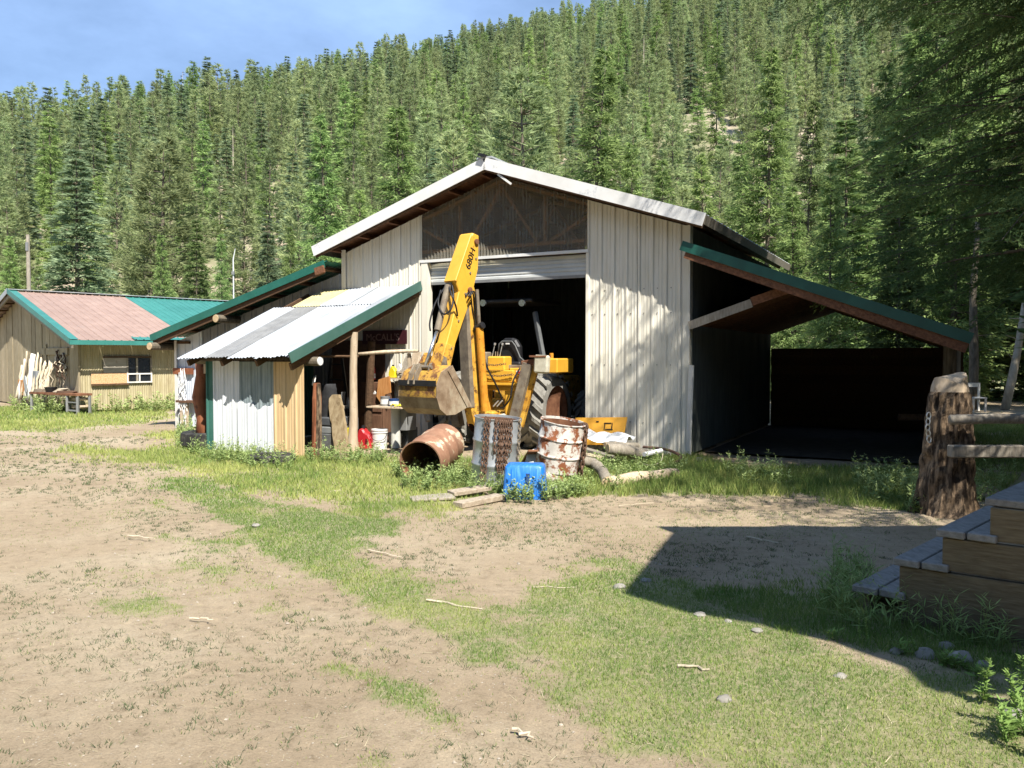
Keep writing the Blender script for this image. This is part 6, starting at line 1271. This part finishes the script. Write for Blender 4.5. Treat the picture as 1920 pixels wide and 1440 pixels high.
# distant stand as one object made with geometry nodes
def stand(name, lst, protos):
    me = bpy.data.meshes.new(name); me.vertices.add(len(lst)); me.vertices.foreach_set('co', np.array([l[:3] for l in lst], np.float32).ravel())
    for nm, k in (('hh', 3), ('sw', 4), ('rz', 5)): at = me.attributes.new(nm, 'FLOAT', 'POINT'); at.data.foreach_set('value', np.array([l[k] for l in lst], np.float32))
    at = me.attributes.new('vi', 'INT', 'POINT'); at.data.foreach_set('value', np.array([l[6] for l in lst], np.int32))
    o = bpy.data.objects.new(name, me); col.objects.link(o); ng = bpy.data.node_groups.new(name + '_nodes', 'GeometryNodeTree'); ng.interface.new_socket('Geometry', in_out='INPUT', socket_type='NodeSocketGeometry'); ng.interface.new_socket('Geometry', in_out='OUTPUT', socket_type='NodeSocketGeometry')
    N, L_ = ng.nodes, ng.links; gi, go = N.new('NodeGroupInput'), N.new('NodeGroupOutput'); coll = bpy.data.collections.new(name + '_forms')
    for i, (crown, trunk, H) in enumerate(protos):
        both = bpy.data.meshes.new('form'); nv = len(trunk.vertices); cv_ = np.empty(len(crown.vertices) * 3, np.float32); crown.vertices.foreach_get('co', cv_); tv = np.empty(nv * 3, np.float32); trunk.vertices.foreach_get('co', tv)
        allv = np.concatenate([cv_.reshape(-1, 3), tv.reshape(-1, 3)]) / H; nc = len(crown.vertices); faces = [tuple(range(3 * j, 3 * j + 3)) for j in range(nc // 3)] + [tuple(v + nc for v in p.vertices) for p in trunk.polygons]
        both.from_pydata(allv.tolist(), [], faces); both.materials.append(crown.materials[0]); both.materials.append(trunk.materials[0]); mi = np.zeros(len(faces), np.int32); mi[nc // 3:] = 1; both.polygons.foreach_set('material_index', mi)
        tt = np.zeros(len(allv), np.float32); ct = np.empty(nc, np.float32); crown.attributes['tint'].data.foreach_get('value', ct); tt[:nc] = ct; at = both.attributes.new('tint', 'FLOAT', 'POINT'); at.data.foreach_set('value', tt)
        fo = bpy.data.objects.new('form_%02d' % i, both); coll.objects.link(fo)
    ci = N.new('GeometryNodeCollectionInfo'); ci.inputs['Collection'].default_value = coll; ci.inputs['Separate Children'].default_value = True; ci.inputs['Reset Children'].default_value = True
    ip = N.new('GeometryNodeInstanceOnPoints'); ip.inputs['Pick Instance'].default_value = True
    def na(nm, typ='FLOAT'): a = N.new('GeometryNodeInputNamedAttribute'); a.data_type = typ; a.inputs['Name'].default_value = nm; return a.outputs['Attribute']
    mp_ = N.new('GeometryNodeMeshToPoints'); L_.new(gi.outputs[0], mp_.inputs['Mesh']); L_.new(mp_.outputs['Points'], ip.inputs['Points']); L_.new(ci.outputs[0], ip.inputs['Instance']); L_.new(na('vi', 'INT'), ip.inputs['Instance Index'])
    cx = N.new('ShaderNodeCombineXYZ'); mu = N.new('ShaderNodeMath'); mu.operation = 'MULTIPLY'; hh2, sw = na('hh'), na('sw'); L_.new(hh2, mu.inputs[0]); L_.new(sw, mu.inputs[1])
    L_.new(mu.outputs[0], cx.inputs['X']); L_.new(mu.outputs[0], cx.inputs['Y']); L_.new(hh2, cx.inputs['Z']); L_.new(cx.outputs[0], ip.inputs['Scale'])
    cr = N.new('ShaderNodeCombineXYZ'); L_.new(na('rz'), cr.inputs['Z']); er = N.new('FunctionNodeEulerToRotation'); L_.new(cr.outputs[0], er.inputs[0]); L_.new(er.outputs[0], ip.inputs['Rotation'])
    L_.new(ip.outputs[0], go.inputs[0]); md_ = o.modifiers.new('stand', 'NODES'); md_.node_group = ng; return o
tag(stand('distant_forest', far_list, FARP), 'far conifers covering the upper hillside up to the skyline', 'forest', kind='stuff')
# ------------------------------------------------------------------ foreground fir at the right with hanging boughs, and shade trees beyond the frame
def big_bough_tree(name, loc, H, Rm, seed, label, z0, levels, per, mat, detail=1.0, az=None, dens=1.0):
    rs = np.random.default_rng(seed); Bs, Ds, Ls, Ws, Ts = [], [], [], [], []; t = thing(name, label, 'tree', loc, 0); br = MB(); X, Y = loc[0], loc[1]
    for i in range(levels):
        f = i / levels; z = z0 + (H - z0) * f
        for b in range(per):
            th = rs.uniform(0, 2 * math.pi) if az is None else rs.uniform(*az)
            if rs.random() > dens: continue
            L_ = Rm * (1 - f) ** .75 * rs.uniform(.65, 1.1) * (1.4 if 6.4 < z < 13 else 1) + .2; dx, dy = math.cos(th), math.sin(th); rise = rs.uniform(-.05, .22); droop = rs.uniform(.15, .32)
            def pt(s): return np.array([X + dx * L_ * s, Y + dy * L_ * s, z + L_ * (rise * s - droop * s * s)])
            br.tube([tuple(pt(s)) for s in (0, .25, .5, .75, 1)], [.035 * (1 - f) + .01, .022 * (1 - f) + .006, .011, .006, .003], 5, cap=False)
            nt = int(L_ * 17 * detail)
            for j in range(nt):
                s = rs.uniform(.12, 1); p = pt(s); sd_ = rs.choice([-1, 1]); tl = L_ * .21 * (1.15 - s) * rs.uniform(.5, 1.2) + .14
                tw = np.array([dx * .7 - dy * sd_ * .8, dy * .7 + dx * sd_ * .8, -.30 + rs.normal() * .15]); tw /= np.linalg.norm(tw)
                m = max(8, int(tl * 75 * detail)); u_ = rs.uniform(.05, 1, m); base = p + tw * (u_ * tl)[:, None] + np.array([0, 0, -1]) * (u_ ** 2 * tl * .25)[:, None]
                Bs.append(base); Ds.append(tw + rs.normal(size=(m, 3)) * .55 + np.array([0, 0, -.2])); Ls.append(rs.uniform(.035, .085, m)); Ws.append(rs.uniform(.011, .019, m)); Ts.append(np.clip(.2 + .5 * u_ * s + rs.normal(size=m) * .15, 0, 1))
    Bs, Ds, Ls, Ws, Ts = map(np.concatenate, (Bs, Ds, Ls, Ws, Ts)); P = leaf_tris(Bs, Ds, Ls, Ws, rs) - np.array(loc); me = tri_object_mesh('crown', P, Ts, MT[mat]); o = bpy.data.objects.new('crown', me); col.objects.link(o); o.parent = t
    br.tube([(X, Y, H * f) for f in np.linspace(0, 1, 7)], [.26, .22, .18, .14, .10, .06, .02], 10); br.build('trunk', MT['bark_pine'], t); print(name, len(P)); return t
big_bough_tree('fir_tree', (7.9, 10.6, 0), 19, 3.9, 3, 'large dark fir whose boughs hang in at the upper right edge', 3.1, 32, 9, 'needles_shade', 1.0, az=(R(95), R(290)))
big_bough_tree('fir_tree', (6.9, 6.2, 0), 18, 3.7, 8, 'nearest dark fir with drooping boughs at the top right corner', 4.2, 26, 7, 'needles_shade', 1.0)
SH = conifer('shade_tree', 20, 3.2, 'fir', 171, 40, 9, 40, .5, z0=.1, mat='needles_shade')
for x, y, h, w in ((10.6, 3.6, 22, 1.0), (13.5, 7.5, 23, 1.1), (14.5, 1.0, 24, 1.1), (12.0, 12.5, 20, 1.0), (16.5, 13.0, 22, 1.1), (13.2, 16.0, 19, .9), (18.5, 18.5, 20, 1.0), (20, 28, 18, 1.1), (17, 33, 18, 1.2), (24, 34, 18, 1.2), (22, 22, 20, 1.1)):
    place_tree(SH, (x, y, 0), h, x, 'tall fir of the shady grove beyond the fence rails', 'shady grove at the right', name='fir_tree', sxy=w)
# unseen tall firs added behind and beside the camera to cut sky fill
rgv = random.Random(31)
for k in range(34):
    t = R(150 + 235 * k / 33); d_ = rgv.uniform(19, 25); x, y = d_ * math.cos(t), d_ * math.sin(t) - 1
    if x > 8 and y > -4: continue
    place_tree(SH, (x, y, 0), rgv.uniform(15, 18.5), rgv.uniform(0, 6), 'unseen tall fir added behind the camera to block skylight', 'unseen firs added to block skylight', name='fir_tree', sxy=1.25)
# trunks seen between the fence and the grove
for px, py, x1, y1, r_, m_, lb in ((1884, 768, 1925, 560, .13, 'bark_pale', 'pale leaning bare trunk at the right edge behind the fence'), (1822, 768, 1826, 600, .16, 'bark_pine', 'upright dark trunk beside the carport corner'),):
    a = G(px, py); b = D(x1, y1, a.y + .2); c_ = a + (b - a) * 2.1; tt = thing('bare_trunk', lb, 'tree trunk', a, 0); rg = random.Random(px); MB().tube([a.lerp(c_, k / 8) + Vector((.04 * math.sin(k), 0, 0)) for k in range(9)], [r_ * (1 - .07 * k) for k in range(9)], 10, rng=rg, wob=.06).build('trunk', MT[m_], tt, smooth=True)
    for k in range(7):
        p = a.lerp(c_, .12 + k * .09); MB().tube([p, p + Vector((rg.uniform(-.6, .6), -.1, rg.uniform(0, .25)))], [.02, .006], 5).build('dead_branch', MT[m_], tt)

# ------------------------------------------------------------------ grass, tufts, weeds, gravel
def scatter(n, x0, x1, y0, y1, rs): return rs.uniform(x0, x1, n), rs.uniform(y0, y1, n)
def in_view(x, y, m=.4): return (np.abs(x) < .66 * y + m)
def inside_solid(x, y):
    lx = (x - C0.x) * U.x + (y - C0.y) * U.y; ly = (x - C0.x) * V.x + (y - C0.y) * V.y
    a = (lx > -12) & (lx < 3.85) & (ly > .05) & (ly < 7); b = (lx > -7.8) & (lx < -5.6) & (ly > -2.85) & (ly < .1); c = (lx > -5.6) & (lx < -4.9) & (ly > -1.9) & (ly < .1)
    hx_ = (x - HP.x) * HW.x + (y - HP.y) * HW.y; hy_ = -((x - HP.x) * HG.x + (y - HP.y) * HG.y); d = (hx_ > 0) & (hy_ > 0)
    s = ((x - SP0.x) * SA.x + (y - SP0.y) * SA.y > -.15) & ((x - SP0.x) * -SA.y + (y - SP0.y) * SA.x > 0)
    return a | b | c | d | s
def blades(x, y, h, w, lean, rs, tint):
    n = len(x); z = ground_z(x, y) - .004; t = rs.uniform(0, 2 * math.pi, n); a = np.stack([np.cos(t), np.sin(t), np.zeros(n)], 1) * (w / 2)[:, None]; b = np.stack([x, y, z], 1)
    t2 = rs.uniform(0, 2 * math.pi, n); tip = b + np.stack([np.cos(t2) * lean * h, np.sin(t2) * lean * h, h], 1); return np.stack([b - a, b + a, tip], 1), tint
rs = np.random.default_rng(10); PP, TT = [], []
for y0, y1, per_m2, hs_, ws_ in ((2.6, 5.5, 9500, .72, .0048), (5.5, 9, 4600, .85, .0075), (9, 14, 1700, 1.05, .013), (14, 20, 620, 1.15, .02), (20, 32, 240, 1.3, .034)):
    w_ = .66 * y1 + .5; n = int((y1 - y0) * 2 * w_ * per_m2); x, y = scatter(n, -w_, w_, y0, y1, rs); k = in_view(x, y) & ~inside_solid(x, y); x, y = x[k], y[k]
    c, yl2, bh = cover(x, y); lim = np.where(c < .2, c * .25, c ** 1.1); k = rs.random(len(x)) < lim; x, y, c, yl2, bh = x[k], y[k], c[k], yl2[k], bh[k]
    h = np.clip(bh * hs_ * rs.uniform(.45, 1.3, len(x)) * (.65 + .5 * c), .012, None); P, T = blades(x, y, h, ws_ * rs.uniform(.6, 1.3, len(x)), rs.uniform(.1, .9, len(x)), rs, np.clip(yl2 * .75 + rs.normal(size=len(x)) * .16, 0, 1)); PP.append(P); TT.append(T)
P = np.concatenate(PP); T = np.concatenate(TT); print('grass', len(P)); o = bpy.data.objects.new('grass', tri_object_mesh('grass', P, T, MT['grass_blade'])); col.objects.link(o); tag(o, 'short patchy green and yellowish grass over the yard', 'grass', kind='stuff')
leaf_mat('dry_straw', (.40, .33, .20), (.62, .54, .36), trans=.15, rnd=0, hue=0)
n = 26000; y = 2.7 + 13 * rs.random(n) ** 1.4; x = rs.uniform(-1, 1, n) * (.66 * y + .3); c, _, _ = cover(x, y); k = (rs.random(n) < .15 + .8 * c) & ~inside_solid(x, y); x, y = x[k], y[k]; n = len(x)
P, T = blades(x, y, rs.uniform(.004, .02, n), rs.uniform(.002, .004, n) * (1 + y * .12), rs.uniform(2, 7, n), rs, rs.random(n)); o = bpy.data.objects.new('dry_straw', tri_object_mesh('dry_straw', P, T, MT['dry_straw'])); col.objects.link(o); tag(o, 'dry straw bits lying in the grass and dirt', 'straw', kind='stuff')
# little dark tufts on the bare dirt
PP, TT = [], []
for y0, y1, per_m2, sc in ((2.6, 6, 190, .85), (6, 10, 150, 1.0), (10, 17, 70, 1.4)):
    w_ = .66 * y1 + .5; n = int((y1 - y0) * 2 * w_ * per_m2); x, y = scatter(n, -w_, w_, y0, y1, rs); k = in_view(x, y) & ~inside_solid(x, y); x, y = x[k], y[k]; c, _, _ = cover(x, y)
    clus = np.clip((fbm(x, y, .9, 71, 4) - .44) * 4.5, 0.05, 1.2); k = (rs.random(len(x)) < clus) & (c < .45); x, y = x[k], y[k]
    m = 11; size = rs.uniform(.5, 1.4, len(x)) ** 1.3; xx = np.repeat(x, m) + rs.normal(size=len(x) * m) * .016 * np.repeat(size, m); yy = np.repeat(y, m) + rs.normal(size=len(x) * m) * .016 * np.repeat(size, m)
    P, T = blades(xx, yy, sc * .024 * np.repeat(size, m) * rs.uniform(.5, 1.3, len(xx)), sc * .006 * np.ones(len(xx)), rs.uniform(.4, 1.3, len(xx)), rs, np.clip(rs.normal(size=len(xx)) * .25 + .4, 0, 1)); PP.append(P); TT.append(T)
P = np.concatenate(PP); T = np.concatenate(TT); print('tufts', len(P)); o = bpy.data.objects.new('dirt_tufts', tri_object_mesh('dirt_tufts', P, T, MT['tuft_blade'])); col.objects.link(o); tag(o, 'small dark green weed tufts scattered over the bare dirt', 'weeds', kind='stuff')
# leafy weeds: stems with leaves
def weed_points(polys, per):
    X, Y = [], []
    for poly, n in polys:
        P_ = np.array(gpoly(poly)); x, y = rs.uniform(P_[:, 0].min(), P_[:, 0].max(), n * 4), rs.uniform(P_[:, 1].min(), P_[:, 1].max(), n * 4); k = poly_soft(x, y, [tuple(p) for p in P_], .05) > .5; x, y = x[k][:n], y[k][:n]; k = ~inside_solid(x, y); X.append(x[k]); Y.append(y[k])
    return np.concatenate(X), np.concatenate(Y)
def leafy(x, y, hmin, hmax, nl, ll, lw, rs, tint0=.45, spread=.35):
    PP, TT = [], []
    for xi, yi in zip(x, y):
        h = rs.uniform(hmin, hmax); ln_ = rs.normal(size=2) * spread * h * .5; u_ = rs.uniform(.08, 1, nl); t = rs.uniform(0, 6.28, nl)
        base = np.stack([xi + ln_[0] * u_ ** 1.5, yi + ln_[1] * u_ ** 1.5, h * u_], 1); d = np.stack([np.cos(t), np.sin(t), rs.uniform(.1, .9, nl)], 1); L_ = ll * rs.uniform(.6, 1.3, nl) * (1.15 - .5 * u_); roll = np.stack([-np.sin(t), np.cos(t), rs.normal(size=nl) * .3], 1); dn = d / np.linalg.norm(d, axis=1, keepdims=True)
        tip = base + dn * L_[:, None]; mid = base + dn * (L_ * .45)[:, None]; w = roll * (lw * L_ / ll)[:, None] / 2
        PP += [np.stack([base, mid - w, mid + w], 1), np.stack([mid - w, tip, mid + w], 1)]; tt = np.clip(tint0 + .35 * (u_ - .5) + rs.normal(size=nl) * .15, 0, 1); TT += [tt, tt]
        s0 = np.array([[xi - .003, yi, 0], [xi + .003, yi, 0], [xi + ln_[0], yi + ln_[1], h]]); PP.append(s0[None]); TT.append(np.array([.2]))
    return np.concatenate(PP), np.concatenate(TT)
x, y = weed_points([([(335, 812), (440, 840), (560, 862), (545, 885), (440, 878), (330, 845)], 330), ([(560, 850), (760, 858), (700, 872), (580, 868)], 130), ([(735, 885), (860, 880), (905, 915), (760, 925)], 210), ([(880, 905), (945, 905), (945, 935), (880, 930)], 60), ([(945, 930), (1030, 930), (1060, 918), (1130, 925), (1000, 946), (940, 942)], 110), ([(1060, 905), (1140, 905), (1260, 868), (1180, 862), (1100, 875)], 170), ([(1130, 905), (1290, 880), (1290, 900), (1150, 925)], 70)], 1)
P, T = leafy(x, y, .10, .30, 22, .055, .02, rs); x, y = weed_points([([(330, 800), (380, 812), (380, 835), (335, 838)], 60), ([(410, 852), (470, 862), (470, 875), (410, 870)], 20), ([(1340, 880), (1480, 900), (1480, 920), (1400, 915)], 40), ([(1600, 900), (1740, 910), (1740, 955), (1620, 945)], 90), ([(1700, 945), (1740, 945), (1740, 965), (1700, 962)], 20), ([(1800, 915), (1900, 900), (1900, 940), (1830, 950)], 30)], 1); P2, T2 = leafy(x, y, .15, .42, 26, .07, .02, rs, .55)
o = bpy.data.objects.new('leafy_weeds', tri_object_mesh('leafy_weeds', np.concatenate([P, P2]), np.concatenate([T, T2]), MT['weed_leaf'])); col.objects.link(o); tag(o, 'tall leafy weeds round the tyres, drums and logs', 'weeds', kind='stuff')
x, y = weed_points([([(20, 745), (60, 745), (60, 772), (20, 772)], 60), ([(60, 765), (146, 768), (140, 776), (60, 776)], 60), ([(155, 768), (330, 764), (330, 772), (155, 776)], 160)], 1); P, T = leafy(x, y, .2, .6, 22, .13, .045, rs, .6)
o = bpy.data.objects.new('house_weeds', tri_object_mesh('house_weeds', P, T, MT['weed_leaf'])); col.objects.link(o); tag(o, 'green weeds growing along the wall of the left house', 'weeds', kind='stuff')
x, y = weed_points([([(1540, 1100), (1660, 1120), (1900, 1170), (1900, 1230), (1700, 1200), (1540, 1170)], 230), ([(1560, 1060), (1640, 1090), (1640, 1130), (1560, 1120)], 70)], 1); P, T = leafy(x, y, .1, .30, 9, .10, .010, rs, .3, .5)
o = bpy.data.objects.new('shade_weeds', tri_object_mesh('shade_weeds', P, T, MT['weed_leaf'])); col.objects.link(o); tag(o, 'thin weeds and grass in the shade below the steps', 'weeds', kind='stuff')
# single plants at the lower right
def plant(name, label, px, py, h, n_st, nl, ll, lw, mat, spread, cat='plant', group=None, tint=.55):
    c = G(px, py); r2 = np.random.default_rng(px); PP, TT = [], []
    for k in range(n_st):
        P, T = leafy(np.array([c.x + r2.normal() * spread]), np.array([c.y + r2.normal() * spread]), h * .6, h, nl, ll, lw, r2, tint, .4); PP.append(P); TT.append(T)
    P = np.concatenate(PP) - np.array([c.x, c.y, 0]); o = bpy.data.objects.new(name, tri_object_mesh(name, P, np.concatenate(TT), MT[mat])); col.objects.link(o); o.location = (c.x, c.y, 0); return tag(o, label, cat, group)
plant('leafy_plant', 'bright green leafy plant at the lower right edge', 1925, 1340, .38, 9, 95, .045, .014, 'shrub_leaf', .10)
plant('leafy_plant', 'low leafy plant in front of the bright one at the right edge', 1890, 1385, .18, 7, 60, .045, .014, 'shrub_leaf', .08)
for px, py, h, lb in ((1612, 1208, .22, 'pale thin seed stalk at the shadow edge, left of a pair'), (1627, 1212, .20, 'pale thin seed stalk at the shadow edge, right of a pair'), (1718, 1228, .14, 'short pale stalk in front of the rocks below the steps')): plant('seed_stalk', lb, px, py, h, 1, 60, .014, .008, 'straw_leaf' if 'straw_leaf' in MT else 'shrub_leaf', .002, 'stalk', 'pale stalks at the shadow edge', .95)
for px, py, lb in ((1690, 1226, 'small spiky green plant left of the rocks'), (1768, 1248, 'small spiky green plant before the large rocks'), (1792, 1252, 'small spiky green plant right of its twin before the rocks'), (1560, 1200, 'pale leafy tuft on the shadow edge'), (1838, 1275, 'small green plant low before the rightmost rock')): plant('small_plant', lb, px, py, .09, 3, 14, .06, .014, 'shrub_leaf', .015, 'plant', 'small plants at the shadow edge')
# gravel
n = 5500; y = 2.7 + 12 * rs.random(n) ** 1.5; x = rs.uniform(-1, 1, n) * (.66 * y + .3); c, _, _ = cover(x, y); k = (c < .4) & ~inside_solid(x, y); x, y = x[k], y[k]; n = len(x); r_ = .003 * rs.lognormal(0, .55, n) * (1 + y * .05); z = ground_z(x, y)
octa = np.array([[1, 0, 0], [0, 1, 0], [-1, 0, 0], [0, -1, 0], [0, 0, .7], [0, 0, -.5]]); fi = np.array([[0, 1, 4], [1, 2, 4], [2, 3, 4], [3, 0, 4]]); V_ = octa[None] * r_[:, None, None] * rs.uniform(.6, 1.3, (n, 6, 1)); th = rs.uniform(0, 6.28, n); cs, sn_ = np.cos(th)[:, None], np.sin(th)[:, None]
V2 = np.stack([V_[..., 0] * cs - V_[..., 1] * sn_ + x[:, None], V_[..., 0] * sn_ + V_[..., 1] * cs + y[:, None], V_[..., 2] + z[:, None] + .002], -1); P = V2[:, fi].reshape(-1, 3, 3)
o = bpy.data.objects.new('gravel', tri_object_mesh('gravel', P, np.zeros(len(P)), MT['gravelstone'])); col.objects.link(o); tag(o, 'loose pebbles scattered over the dirt', 'gravel', kind='stuff')
print('objects', len(bpy.data.objects))
